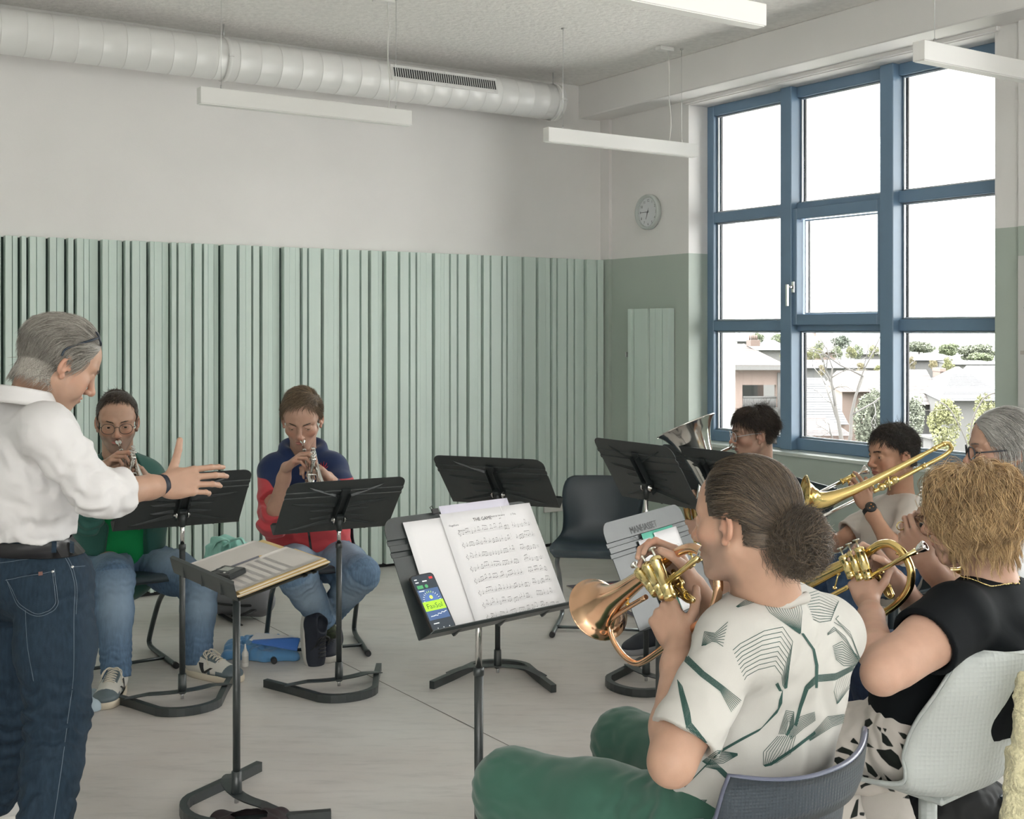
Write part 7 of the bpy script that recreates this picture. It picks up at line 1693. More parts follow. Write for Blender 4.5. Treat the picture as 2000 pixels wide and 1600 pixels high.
    b = MB(); seam(b, [(76, 1121), (84, 1120)], .010, 0, .005, 3); h_ = drop(77, 1124)
    b.build('pocket_tab', mat('brown tab', (.16, .07, .05), .6), jo)
    b = MB()
    for px in (105, 138): seam(b, [(px, 1062), (px, 1084)], .013, 0, .008, 5)
    b.build('belt_loops', jm, jo)
    ws = mat('white leather', (.60, .59, .57), .5); wso = mat('white rubber', (.62, .60, .57), .5)
    for a_, d in zip(ank, (nrm(V(.75, .66, 0)), nrm(V(.68, .73, 0)))): shoe(p, V(a_[0], a_[1], 0)-d*.07, d, ws, wso, wso)
    b = MB(); c_ = lerp(eR, wR, .985); b.lathe([(.0305, -.008), (.0325, -.007), (.0325, .007), (.0305, .008)], c_, ax, 28); b.build('wristband', mat('dark blue strap', (.012, .016, .028), .5), p)
    return p
conductor()
# ================================================================ man in green
def man_green():
    H = Head(P(229, 828, 5.20), frame((0.30, -0.93, -0.22)), 1.09); nb = P(230, 905, 5.30); bf = nrm(V(.50, -.86, 0)); rt = np.cross(bf, UZ)
    sR, sL = P(173, 940, 5.24), P(292, 935, 5.40); ch = P(235, 985, 5.36); pe = V(CH_MAN[0][0], CH_MAN[0][1], 0)-CH_MAN[1]*.08+UZ*.50
    pe = P(232, 1085, 5.42); eR = P(172, 1020, 5.02); eL = P(312, 1005, 5.22)
    A = TR_B[1]; wR = A(.155, -.055, .078); wL = A(.20, -.07, -.105)
    hips = [P(205, 1095, 5.40), P(285, 1095, 5.46)]; knees = [P(222, 1132, 5.00), P(388, 1140, 5.22)]; ank = [P(227, 1318, 4.92), P(386, 1292, 5.16)]
    g = Fig(); add_head(g, H, nb, neck=.058, neckb=.064, eye=.0042, jaw=1.0, look=.001); torso(g, pe, ch, nb, sR, sL, bf, grow=-.015); arm(g, sR, eR, wR, (.05, .042, .042, .027)); arm(g, sL, eL, wL, (.05, .042, .042, .027)); legs(g, hips, knees, ank, (.075, .058, .05, .035))
    fR = A(.205, .06, .01)-wR; add_hand(g, wR, fR, A(.22, -.06, -.03)-wR, True, [(30, 50, 30), (30, 55, 30), (35, 55, 30), (40, 50, 30)], [(0.5, 0.8, 0.4), (0.7, 0.5, 0.5), (0.7, 0.2, 0.6)], 1.0)
    fL = A(.21, -.01, -.045)-wL; add_hand(g, wL, fL, A(.26, -.05, .04)-wL, False, [(40, 60, 30), (50, 65, 35), (55, 65, 35), (55, 65, 35)], [(0.5, 0.8, 0.2), (0.8, 0.4, 0.4), (0.9, 0.1, 0.4)], 1.0)
    p = person('seated man in green jacket and glasses playing a silver trumpet', g, H, [(H.C-V(.15, .15, .18), H.C+V(.15, .15, .16)), around(wR+nrm(fR)*.08, .12), around(wL+nrm(fL)*.08, .12)], SK1, stub=.8)
    hm = hair_mat('short dark brown hair', (.020, .014, .010), (.085, .060, .042)); short_hair(H, p, hm, 5200, .024, .007, front=.046, hz=.112, ear=.024, nape=-.05, sweep=.35, jit=.28, seed=61, lift=.3, Lfn=lambda q: np.where(q[:, 2] > .09, .030, .010)); brows(H, p, hm, 60); eyes(H, p, (.06, .05, .04), .22)
    glasses(H, p, mat('dark brown spectacle rim', (.035, .028, .024), .3), thick=.0012, rx=.0245, rz=.0205)
    g = Fig(); torso(g, pe, ch, nb+V(0, 0, -.03), sR, sL, bf, w=(.165, .155), d=.72, grow=.008, k=.06); g.cone(H.W((0, -.03, -.05)), nb+bf*.02, .062, .062, .006, None, 's'); g.fold(lerp(ch, pe, .6), nrm(V(.3, 0, .9)), 60, .005, .15, 1.2, 1)
    garment('t_shirt', g, mat('bright green jersey', (.014, .30, .095), .8, bump=.1, bscale=800, spec=.2), p, .006)
    g = Fig(); torso(g, pe+V(0, 0, -.02), ch, nb+V(0, 0, -.01), sR, sL, bf, w=(.182, .178), d=.74, grow=.018, k=.06, sh=.06)
    arm(g, sR, eR, lerp(eR, wR, .55), (.066, .058, .056, .046)); arm(g, sL, eL, lerp(eL, wL, .55), (.066, .058, .056, .046))
    for a_, b_ in ((nb+bf*.03+UZ*.03, ch+bf*.15), (ch+bf*.15, pe+bf*.19-UZ*.03)): g.cone(a_, b_, .070, .112, .006, None, 's')
    g.cone(H.W((0, -.03, -.05)), nb+UZ*.02, .066, .066, .006, None, 's')
    for w_ in (wR, wL): pass
    for t in np.linspace(-1.9, 1.9, 9): a0 = nb-bf*.055*math.cos(t)+rt*.075*math.sin(t); g.cone(a0+UZ*.016, a0+UZ*.034-UZ*.035*(1-math.cos(t))*.5, .013, .011, .012)
    g.fold(eL, nrm(V(.5, 0, .8)), 110, .006, .11, 1, 2); g.fold(eR, nrm(V(.5, 0, .8)), 110, .006, .11, 1, 3); g.fold(ch, nrm(V(.6, 0, .7)), 60, .004, .2, 1.2, 4)
    garment('jacket', g, mat('dark teal green softshell', (.018, .105, .085), .65, bump=.08, bscale=600, sheen=.15), p, .0055)
    g = Fig(); legs(g, hips, knees, ank, (.098, .084, .074, .060), .05, .03); g.cone(pe+V(0, 0, -.02), lerp(hips[0], hips[1], .5), .125, .115, .05, (bf, .8)); g.cut(pe+UZ*.035, UZ, .3)
    for h_, n_, a_, s_ in zip(hips, knees, ank, (1, 6)): leg_folds(g, h_, n_, a_, .0055, s_); g.cut(a_+nrm(a_-n_)*.012, nrm(a_-n_), .11)
    v, f = g.mesh(.005); link('jeans', v, f, denim('mid blue denim', (.075, .135, .225), (.27, .36, .46)), p, attrs=jeans_attr(hips, knees, ank, bf)(v))
    pan = lambda l: np.where((l[:, 2] < .045) & (l[:, 0] > .16) & ~((l[:, 0] > .175) & (l[:, 0] < .205) & (l[:, 2] > .03)) | (l[:, 0] > .245) | ((l[:, 0] > .10) & (l[:, 0] < .19) & (np.abs(l[:, 1]) < .030) & (l[:, 2] > .052)) | (l[:, 0] < .028) & (l[:, 2] < .07), 1.0, 0.0)
    up = mat('white leather trainer', (.58, .56, .51), .55); attr_mix(up, 'panel', (.095, .125, .14), .4, .5); so = mat('cream trainer sole', (.60, .53, .42), .6); lc = mat('cream laces', (.62, .57, .48), .8)
    em_ = [[(.118, .070, .026), (.142, .030, .020)], [(.142, .030, .020), (.182, .056, .016)]]
    for a_, d in zip(ank, (V(.12, -1, 0), V(.88, -.48, 0))): shoe(p, V(a_[0], a_[1], 0)-nrm(d)*.060, d, up, so, lc, L=.31, W=.112, panel=pan, emblem=em_)
    g = Fig()
    for a_ in ank: g.cone(a_+UZ*.02, a_-UZ*.03, .042, .04, .01)
    garment('socks', g, m_rubber, p, .005)
    return p
man_green()
# ================================================================ boy in the hoodie
def boy_hoodie():
    H = Head(P(590, 822, 5.50), frame((0.07, -0.89, -0.44)), 1.13); nb = P(592, 888, 5.62); bf = nrm(V(.22, -.97, 0)); rt = np.cross(bf, UZ)
    sR, sL = P(532, 922, 5.56), P(652, 918, 5.60); ch = P(592, 985, 5.66); pe = P(608, 1078, 5.68); eR = P(533, 1022, 5.36); eL = P(682, 1000, 5.36)
    A = TR_C[1]; wR = A(.155, -.055, .078); wL = A(.20, -.07, -.105)
    hips = [P(572, 1090, 5.68), P(646, 1090, 5.68)]; knees = [P(583, 1130, 5.28), P(704, 1122, 5.36)]; ank = [P(634, 1216, 5.42), P(642, 1200, 5.56)]
    g = Fig(); add_head(g, H, nb, neck=.052, neckb=.058, eye=.0026, look=.0022, jaw=.95, nose=.95, child=.5); torso(g, pe, ch, nb, sR, sL, bf, grow=-.015); arm(g, sR, eR, wR, (.046, .040, .040, .026)); arm(g, sL, eL, wL, (.046, .04, .04, .026)); legs(g, hips, knees, ank, (.075, .056, .048, .034))
    fR = A(.205, .06, .01)-wR; add_hand(g, wR, fR, A(.22, -.06, -.03)-wR, True, [(30, 50, 30), (30, 55, 30), (35, 55, 30), (40, 50, 30)], [(0.5, 0.8, 0.4), (0.7, 0.5, 0.5), (0.7, 0.2, 0.6)], 1.0)
    fL = A(.21, -.01, -.045)-wL; add_hand(g, wL, fL, A(.26, -.05, .04)-wL, False, [(40, 60, 30), (50, 65, 35), (55, 65, 35), (55, 65, 35)], [(0.5, 0.8, 0.2), (0.8, 0.4, 0.4), (0.9, 0.1, 0.4)], 1.0)
    p = person('seated boy in navy and red hoodie playing a silver trumpet', g, H, [(H.C-V(.15, .16, .18), H.C+V(.15, .16, .17)), around(wR+nrm(fR)*.08, .12), around(wL+nrm(fL)*.08, .12)], SK2)
    hm = hair_mat('light brown hair', (.065, .043, .026), (.30, .215, .135)); short_hair(H, p, hm, 5400, .05, .020, front=.050, hz=.106, ear=.022, nape=-.05, sweep=1.1, jit=.16, seed=71, lift=.35, Lfn=lambda q: np.where(q[:, 2] > .085, .046, .020)); brows(H, p, hm, 70, 1.1); eyes(H, p, (.08, .06, .04), .55)
    g = Fig(); torso(g, pe+V(0, 0, .02), ch, nb+V(0, 0, -.02), sR, sL, bf, w=(.172, .172), d=.76, grow=.016, k=.06, sh=.062); arm(g, sL, eL, lerp(eL, wL, .72), (.070, .062, .058, .042))
    g.cone(sR, lerp(sR, eR, .5), .070, .066, .02); g.cone(lerp(sR, eR, .5), eR, .066, .066, .02); g.cone(eR, lerp(eR, wR, .18), .066, .060, .02); g.cone(lerp(eR, wR, .1), lerp(eR, wR, .6), .044, .044, .006, None, 's'); g.cut(lerp(eR, wR, .2), nrm(wR-eR), .11)
    g.cone(H.W((0, -.03, -.06)), nb+UZ*.02+bf*.02, .064, .066, .008, None, 's'); g.cone(nb+bf*.05+UZ*.06, nb+bf*.11-UZ*.015, .05, .026, .01, None, 's')
    for t in np.linspace(-2.3, 2.3, 24): a0 = nb-bf*.062*math.cos(t)+rt*.086*math.sin(t); g.cone(a0+UZ*.0, a0+UZ*(.066-.060*(1-math.cos(t))*.5)+nrm(a0-nb)*.010, .024, .015, .02)
    g.fold(eR, nrm(V(.3, .2, .9)), 95, .009, .12, .9, 2); g.fold(eL, nrm(V(.5, 0, .8)), 95, .008, .12, 1, 3); g.fold(pe+UZ*.05, nrm(V(.1, 0, 1)), 110, .006, .16, .8, 4); g.fold(ch, nrm(V(.6, 0, .7)), 55, .004, .2, 1.2, 5)
    g.cut(pe-UZ*.035, -UZ, .3)
    hd = mat('navy fleece', (.018, .034, .095), .85, bump=.12, bscale=700, sheen=.2, spec=.2); attr_mix(hd, 'red', (.55, .072, .085), .002)
    zb = P(533, 938, 5.4)[2]
    so, sv, sf = garment('hoodie', g, hd, p, .005, attrs=lambda v: dict(red=zb-.075*np.exp(-((v[:, 0]-ch[0])/.10)**4)-v[:, 2]))
    bv = BVHTree.FromPolygons([tuple(q) for q in sv], [tuple(q) for q in sf]); b = MB(); pz = []
    for t in np.linspace(0, 1, 30):
        q = lerp(ch+bf*.4+UZ*.02, pe+bf*.4-UZ*.03, t)+rt*.0; h_ = bv.ray_cast(Vector(q), Vector(-bf)); 
        if h_[0] is not None: pz.append(np.array(h_[0])+bf*.002)
    b.tube(pz, 1.0, up=bf, sq=(.010, .004)); b.build('zip', m_black, p)
    b = MB()   # small red emblem on the chest
    q = P(632, 914, 5.2); h_ = bv.ray_cast(Vector((0, 0, CH)), Vector(nrm(q-V(0, 0, CH))))
    if h_[0] is not None:
        c_, n_ = np.array(h_[0]), np.array(h_[1]); 
        if n_[1] > 0: n_ = -n_
        s_ = nrm(np.cross(n_, UZ)); u_ = np.cross(s_, n_)
        for a in np.linspace(0, 2*math.pi, 9)[:-1]: d = s_*math.cos(a)+u_*math.sin(a); b.tube([c_+n_*.002+d*.003, c_+n_*.003+d*.016, c_+n_*.002+d*.022+u_*.008], [.003, .0022, .001], 6)
        b.sphere(c_+n_*.001, (.006, .006, .004), 0, 10)
    b.build('emblem', mat('red embroidery', (.5, .02, .04), .7), p)
    g = Fig(); legs(g, hips, knees, ank, (.102, .086, .074, .062), .05, .02); g.cone(hips[0], hips[1], .11, .11, .05)
    for h_, n_, a_, s_ in zip(hips, knees, ank, (2, 8)): leg_folds(g, h_, n_, a_, .0055, s_); g.cut(a_+nrm(a_-n_)*.0, nrm(a_-n_), .085)
    v, f = g.mesh(.005); link('jeans', v, f, denim('washed blue denim', (.105, .175, .275), (.33, .42, .52)), p, attrs=jeans_attr(hips, knees, ank, bf)(v))
    g = Fig()
    for n_, a_ in zip(knees, ank): d = nrm(a_-n_); g.cone(a_-d*.02, a_+d*.07, .038, .034, .01)
    sk = mat('olive patterned sock', (.075, .095, .05), .85, var=.0, col2=(.01, .012, .01), vscale=60); garment('socks', g, sk, p, .004)
    up = mat('navy knit trainer', (.012, .016, .028), .7, bump=.2, bscale=500); so = mat('grey trainer sole', (.50, .48, .44), .6)
    shoe(p, P(596, 1195, 5.36), P(607, 1278, 5.34)-P(596, 1195, 5.36), up, so, m_rubber, L=.27, up=V(.75, -.65, .1)); 
    a_ = F(640, 1292); shoe(p, V(a_[0]-.0, a_[1]+.24, 0.0), V(.0, -1, 0), up, so, m_rubber, L=.275)
    return p
boy_hoodie()
# ---------------------------------------------------------------- bucket shell chairs of the near players
def bucket_chair(label, c, fwd, m_sh, ztop, zs=0.425, half=0.235, depth=0.42, recl=0.06, base=True, m_leg=None, rim=None, rnd=0.0):
    f = nrm(V(fwd[0], fwd[1], 0)); r_ = np.cross(f, UZ); R = np.stack([r_, f, UZ], 1); W = lambda q: V(c[0], c[1], 0)+R@np.asarray(q, float)
    root = thing('shell_chair', label, 'chair', V(c[0], c[1], 0))
    ctl = [(depth*.52, zs-.03, .40, .0, .0), (depth*.47, zs+.004, .44, 0, .005), (depth*.2, zs-.004, half*1.95, 0, .018), (-depth*.1, zs-.018, half*2, .01, .045), (-depth*.33, zs-.010, half*2, .04, .055), (-depth*.46, zs+.035, half*2, .085, .04), (-depth*.52, zs+.11, half*2, .115, .0), (-depth*.535-recl*.3, zs+.20, half*1.98, .11, -.015), (-depth*.54-recl*.7, ztop-.08, half*(1.96-.10*rnd), .085, 0.0), (-depth*.543-recl*.9, ztop-.02, half*(1.9-.45*rnd), .07, .01), (-depth*.545-recl, ztop, half*(1.85-.85*rnd), .065, .02*(1-rnd))]
    a = resample(ctl, 36); rows = [[W((x*w_/2, y+sy*abs(x)**2.2, z+sz*abs(x)**2.5)) for x in np.linspace(-1, 1, 25)] for (y, z, w_, sy, sz) in a]
    b = MB(); b.grid(rows, .008); b.build('seat_shell', m_sh, root)
    b = MB(); edge = [r[0] for r in rows]+rows[-1][1:]+[r[-1] for r in rows[::-1]][1:]+rows[0][::-1][1:-1]; b.tube([p-V(0, 0, 0.002) for p in edge], .0062, 8, closed=True); b.build('rim', rim or m_sh, root)
    ml = m_leg or m_sh
    if base:
        b = MB(); b.cyl(W((0, -.02, .10)), W((0, -.02, zs-.02)), .022, n=18); b.box(W((0, -.02, zs-.03)), (.2, .2, .02), R, bev=.006); b.build('column', ml, root)
        for k in range(4):
            t = math.pi/4+k*math.pi/2+.2; d = V(math.cos(t), math.sin(t), 0); b = MB(); b.tube([W(V(0, -.02, .12)+d*.015), W(V(0, -.02, .10)+d*.15), W(V(0, -.02, .035)+d*.29)], [1, .9, .65], up=UZ, sq=(.05, .035)); b.cyl(W(V(0, -.02, .0)+d*.285), W(V(0, -.02, .04)+d*.285), .02, n=14); b.build('leg', ml, root)
    return root
m_dsh = mat('dark blue grey ribbed plastic', (.030, .042, .055), .42); m_lsh = mat('pale grey plastic mesh', (.44, .47, .46), .45)
def dimples(m, sc, st=.6):
    nt = m.node_tree; b = nt.nodes['Principled BSDF']; tc = nt.nodes.new('ShaderNodeTexCoord'); v = nt.nodes.new('ShaderNodeTexVoronoi'); v.inputs['Scale'].default_value = sc; v.inputs['Randomness'].default_value = 0.0
    nt.links.new(tc.outputs['Object'], v.inputs['Vector']); bp = nt.nodes.new('ShaderNodeBump'); bp.inputs['Strength'].default_value = st; bp.inputs['Distance'].default_value = .003; nt.links.new(v.outputs['Distance'], bp.inputs['Height']); nt.links.new(bp.outputs['Normal'], b.inputs['Normal'])
dimples(m_dsh, 150, .5); dimples(m_lsh, 95, .5)
bucket_chair('dark grey ribbed shell chair under the man with the hair bun', V(0.435, 2.43), V(-.62, .78), m_dsh, .672, zs=.41, half=.222, recl=.03, rim=mat('dark plastic rim', (.10, .11, .16), .3))
bucket_chair('pale grey shell chair with a perforated back under the curly haired woman', V(1.012, 2.935), V(-.63, .78), m_lsh, .765, zs=.42, half=.232, recl=.05, rnd=1.0)
bucket_chair('dark shell chair under the grey haired woman', V(1.52, 3.43), V(-.95, .3), m_shell, .74, zs=.42)
bucket_chair('dark shell chair under the boy with the trombone', V(1.60, 5.03), V(-.95, -.25), m_shell, .74, zs=.42)
bucket_chair('dark shell chair under the boy with the euphonium', V(1.25, 5.70), V(-.95, -.2), m_shell, .74, zs=.42)
# cardigan over the pale chair
g = Fig(); d0 = P(1985, 1300, 2.42)
for px0, px1, y0, y1, w_ in ((2003, 1992, 1330, 1640, .022), (2028, 2022, 1315, 1660, .03), (2058, 2055, 1310, 1660, .035), (1992, 1966, 1430, 1640, .018)):
    g.cone(P(px0, y0, 2.60), P(px1, y1, 2.56), w_*.8, w_, .03)
g.fold(P(1990, 1450, 2.58), nrm(V(1, .3, .1)), 130, .006, .3, 1.2, 2); g.wrinkle(.002, 160, 5)
m_knit = mat('pale yellow lace knit', (.60, .56, .36), .85, var=.2, vscale=110, bump=.8, bscale=160, sheen=.2); v, f = g.mesh(.005)
tag(link('cardigan', v, f, m_knit), 'pale yellow knitted cardigan hanging over the pale grey chair', 'cardigan')
# ---------------------------------------------------------------- things on the floor
def cloth(name, label, cat, outline, h, m, seed, amp=.02, z0=.0):
    """crumpled cloth: a blob over the outline (floor points) with folds"""
    g = Fig(); c = sum(outline)/len(outline)
    for q, q2 in zip(outline, outline[1:]+outline[:1]):
        m_ = lerp((q+q2)/2, c, .12); g.cone(c+UZ*h*.35, q+UZ*.012, h*.6, .018, .05); g.cone(c+UZ*h*.35, m_+UZ*.012, h*.6, .018, .05); g.cone(lerp(q, c, .1)+UZ*.012, m_+UZ*.012, .02, .02, .03); g.cone(lerp(q2, c, .1)+UZ*.012, m_+UZ*.012, .02, .02, .03); g.cone(lerp(q, c, .5)+UZ*h*.2, lerp(q2, c, .5)+UZ*h*.2, h*.5, h*.5, .04)
    R = max(np.linalg.norm(q-c) for q in outline)
    for k in range(3): d = V(math.cos(seed+k*1.9), math.sin(seed+k*1.9), .35); g.fold(c+(outline[k % len(outline)]-c)*.4+UZ*h*.4, nrm(d), 75+30*k, amp*.4, R*.8, 1.3, seed+k)
    g.cut(c+UZ*(z0+.001), -UZ, R*2+.2); v, f = g.mesh(.004); return tag(link(name, v, f, m), label, cat)
m_bl = mat('sky blue towel', (.10, .27, .50), .9, bump=.3, bscale=700, sheen=.3)
cloth('towel', 'sky blue towel crumpled on the floor before the hooded boy', 'towel', [F(442, 1288), F(450, 1265), F(520, 1258), F(572, 1262), F(575, 1290), F(520, 1292)], .055, m_bl, 1)
fb = thing('document_folder', 'blue folder with white papers lying on the sky blue towel', 'folder', F(535, 1268))
q = [F(492, 1256, .085), F(580, 1272, .05), F(586, 1250, .09), F(505, 1242, .10)]; b = MB(); b.prism(q, UZ*.008); b.build('folder_cover', mat('royal blue plastic', (.05, .16, .50), .4), fb)
b = MB(); b.prism([lerp(p_, sum(q)/4, -.02)+UZ*.0085+V(-.012, .012, 0) for p_ in q], UZ*.003); b.build('paper', m_paper, fb)
cloth('cloth', 'pale blue polishing cloth crumpled on the floor beside the conductor', 'cloth', [F(52, 1395), F(75, 1378), F(140, 1366), F(182, 1368), F(185, 1388), F(120, 1398)], .03, mat('pale blue cloth', (.38, .46, .52), .9, var=.1, bump=.2, bscale=500), 4)
b = MB(); o_ = F(479, 1302); b.lathe([(.0005, 0), (.0135, 0), (.0145, .003), (.0145, .058), (.012, .066), (.0085, .069), (.0085, .074), (.006, .077), (.0025, .100), (.0012, .101), (.0005, .101)], o_, UZ, 24)
vb = thing('oil_bottle', 'small white valve oil bottle standing on the floor by the blue towel', 'bottle', o_); b.build('bottle_body', mat('white plastic bottle', (.72, .70, .66), .35), vb)
b = MB(); b.lathe([(.0147, .018), (.0147, .048)], o_, UZ, 24); b.build('bottle_label', mat('pale bottle label', (.60, .58, .54), .5), vb)
# instrument case / backpack behind
bp_ = thing('backpack', 'dark grey backpack lying on the floor behind the low stand', 'backpack', F(470, 1205))
g = Fig(); c_ = F(468, 1205); X_ = nrm(V(.9, -.3, 0)); 
g.cone(c_+UZ*.09-X_*.10, c_+UZ*.09+X_*.12, .085, .08, .03); g.cone(c_+UZ*.20-X_*.09, c_+UZ*.19+X_*.10, .08, .075, .03); g.cut(c_+UZ*.004, -UZ, .5); v, f = g.mesh(.005); link('backpack_body', v, f, mat('dark grey nylon', (.19, .19, .205), .7, bump=.2, bscale=500), bp_)
b = MB()
for z_ in (.085, .175): b.tube(smooth_path([c_-X_*.17+V(0, -.0, z_), c_-X_*.08+V(-.02, -.092, z_), c_+X_*.08+V(-.01, -.086, z_), c_+X_*.18+V(0, .0, z_)], 6), .006, 8)
b.build('piping', m_black, bp_)
b = MB(); b.tube(smooth_path([F(455, 1202, .05), F(478, 1200, .06), F(500, 1190, .06), F(520, 1185, .04)], 6), 1.0, up=UZ, sq=(.03, .008)); b.tube(smooth_path([F(430, 1200, .02), F(452, 1212, .01), F(470, 1222, .006)], 6), 1.0, up=UZ, sq=(.025, .004)); b.build('strap', m_black, bp_)
# mint bag on the chair/floor behind
mb_ = thing('tote_bag', 'mint green cloth bag on top of the dark backpack by the slatted wall', 'bag', V(P(432, 1090, 6.16)[0], 6.16, .262))
m_mint = mat('mint green cloth', (.34, .66, .58), .8, bump=.15, bscale=400); c_ = P(432, 1090, 6.16)
g = Fig(); g.cone(V(c_[0]-.01, c_[1], .31), V(c_[0]+.0, c_[1], .36), .085, .075, .05); g.cone(V(c_[0]+.09, c_[1], .31), V(c_[0]+.10, c_[1], .345), .075, .06, .05); g.fold(V(c_[0], c_[1]-.05, .33), nrm(V(1, .3, .4)), 80, .012, .15, 1.2, 2); g.cut(V(c_[0], c_[1], .262), -UZ, .4); v, f = g.mesh(.005); link('bag_body', v, f, m_mint, mb_)
b = MB(); b.tube(smooth_path([P(415, 1072, 6.1), P(425, 1058, 6.1), P(445, 1056, 6.1), P(450, 1074, 6.1)], 6), 1.0, up=UZ, sq=(.02, .006)); b.tube(smooth_path([P(436, 1066, 6.1), P(455, 1056, 6.1), P(470, 1052, 6.1), P(478, 1064, 6.1)], 6), 1.0, up=UZ, sq=(.03, .008)); b.build('handle', m_mint, mb_)
# rug
rg_ = thing('rug', 'rug with blue leaf pattern and a red striped border, lying under the back row', 'rug', F(1300, 1190))
ra, rb, rc2 = F(1110, 1145), F(1215, 1128), F(1480, 1310); rd = ra+(rc2-rb)
ra_, rb_ = ra, ra+nrm(rb-ra)*2.2; dn = nrm(V((rb-ra)[1], -(rb-ra)[0], 0)); ra_, rb_, rc_, rd_ = ra, rb_, rb_+dn*1.15, ra+dn*1.15
ra_, rd_ = F(1106, 1146), F(1290, 1232); ex = nrm(rd_-ra_); ey = nrm(V(-ex[1], ex[0], 0)); LX, LY = 1.7, 1.1
W2 = lambda x, y, z=.006: ra_+ex*x+ey*y+UZ*z
b = MB(); b.prism([W2(0, 0, .001), W2(LX, 0, .001), W2(LX, LY, .001), W2(0, LY, .001)], UZ*.005, 0)
b.build('rug_base', mat('cream wool', (.58, .52, .46), .95, bump=.4, bscale=300), rg_)
b = MB(); 
for (x0, x1, m) in ((0, .05, 0), (.05, .16, 1), (.175, .25, 1)): b.prism([W2(x0, 0, .0062), W2(x1, 0, .0062), W2(x1, LY, .0062), W2(x0, LY, .0062)], UZ*.0006, m)
for (y0, y1, m) in ((LY-.05, LY, 0), (0, .04, 0)): b.prism([W2(0, y0, .0063), W2(LX, y0, .0063), W2(LX, y1, .0063), W2(0, y1, .0063)], UZ*.0006, m)
rr_ = random.Random(4)
for i in range(34):
    cx, cy, a, l_ = rr_.uniform(.3, LX-.05), rr_.uniform(.08, LY-.1), rr_.uniform(0, 3.1), rr_.uniform(.06, .13); u = V(math.cos(a), math.sin(a))
    b.prism([W2(cx+u[0]*l_*math.cos(t)-u[1]*l_*.36*math.sin(t)*(1-.3*math.cos(t)), cy+u[1]*l_*math.cos(t)+u[0]*l_*.36*math.sin(t)*(1-.3*math.cos(t)), .0062+i*.00001) for t in np.linspace(0, 6.28, 15)[:-1]], UZ*.0006, 2)
b.build('rug_pattern', [mat('charcoal wool', (.10, .09, .11), .95), mat('red wool', (.42, .08, .10), .95), mat('blue wool', (.10, .16, .50), .95)], rg_)
# bags on the floor at the right
cloth('shoulder_bag', 'black bag lying on the floor below the pale grey chair', 'bag', [F(1790, 1640), F(1960, 1640), F(1990, 1600), F(1850, 1590), F(1780, 1605)], .16, mat('black nylon bag', (.010, .011, .012), .7), 7, .008)
cloth('pouch', 'mustard yellow pouch on the floor behind the black top', 'pouch', [F(1640, 1365), F(1700, 1372), F(1720, 1345), F(1650, 1340)], .07, mat('mustard cotton', (.52, .38, .13), .85, bump=.2, bscale=300), 9, .008)
cloth('cap', 'dark cap lying on the floor at the bottom edge, by the low stand', 'cap', [F(425, 1610), F(550, 1606), F(540, 1640), F(440, 1650)], .035, mat('black burgundy cloth', (.02, .012, .014), .8), 3, .006)
# ---------------------------------------------------------------- the town outside the window
GZ = -9.5
m_grass = mat('outdoor ground', (.085, .095, .065), .95, var=.2, vscale=.05)
o = MB(); o.box(V(120, 260, GZ-.5), (600, 470, 1)); o = o.build('terrain', m_grass); o['kind'] = 'structure'
# projecting pier of the own facade
def off_for(px, t):
    lo_, hi_ = .33, 6.0
    for _ in range(40):
        mid = (lo_+hi_)/2; q = WW(t, -mid, 0); x = 1000+FPX*q[0]/q[1]
        if x < px: lo_ = mid
        else: hi_ = mid
    return lo_
of = off_for(1436, .90)
o = MB(); o.box(WW(.60, -(of+.33)/2, 0), (.6, of-.33, 18), RW); o = o.build('trim_20', mat('white render', (.62, .61, .60), .8)); o['kind'] = 'structure'
OA = .034
def om(name, c, **k): return mat(name, tuple(x*OA*3.2 for x in c), .85, **k)
m_brick = om('pinkish brick', (.80, .58, .49), var=.15, vscale=60); m_tile = om('red brown tiles', (.46, .34, .31), var=.15, vscale=30); m_slate = om('grey slate', (.22, .225, .245), var=.12, vscale=30); m_lil = om('lilac grey roofing', (.26, .26, .285), var=.08, vscale=10); m_terra = om('terracotta tiles', (.46, .30, .24), var=.15, vscale=30)
m_wht = om('white outdoor paint', (.42, .41, .40)); m_gls = om('outdoor dark glass', (.06, .07, .08)); m_pink = om('pale pink roofing', (.40, .345, .325), var=.1, vscale=6)
def tiles(mb, a, b, c, d, rows, m=0, t=.014):
    """tiled roof plane a-b eave, d-c ridge, as overlapping courses"""
    n = nrm(np.cross(b-a, d-a)); n = n if n[2] > 0 else -n
    for i in range(rows):
        p, q, r, s = lerp(a, d, i/rows), lerp(b, c, i/rows), lerp(b, c, (i+1)/rows), lerp(a, d, (i+1)/rows)
        mb.prism([p+n*t, q+n*t, r, s], -n*t*1.2, m)
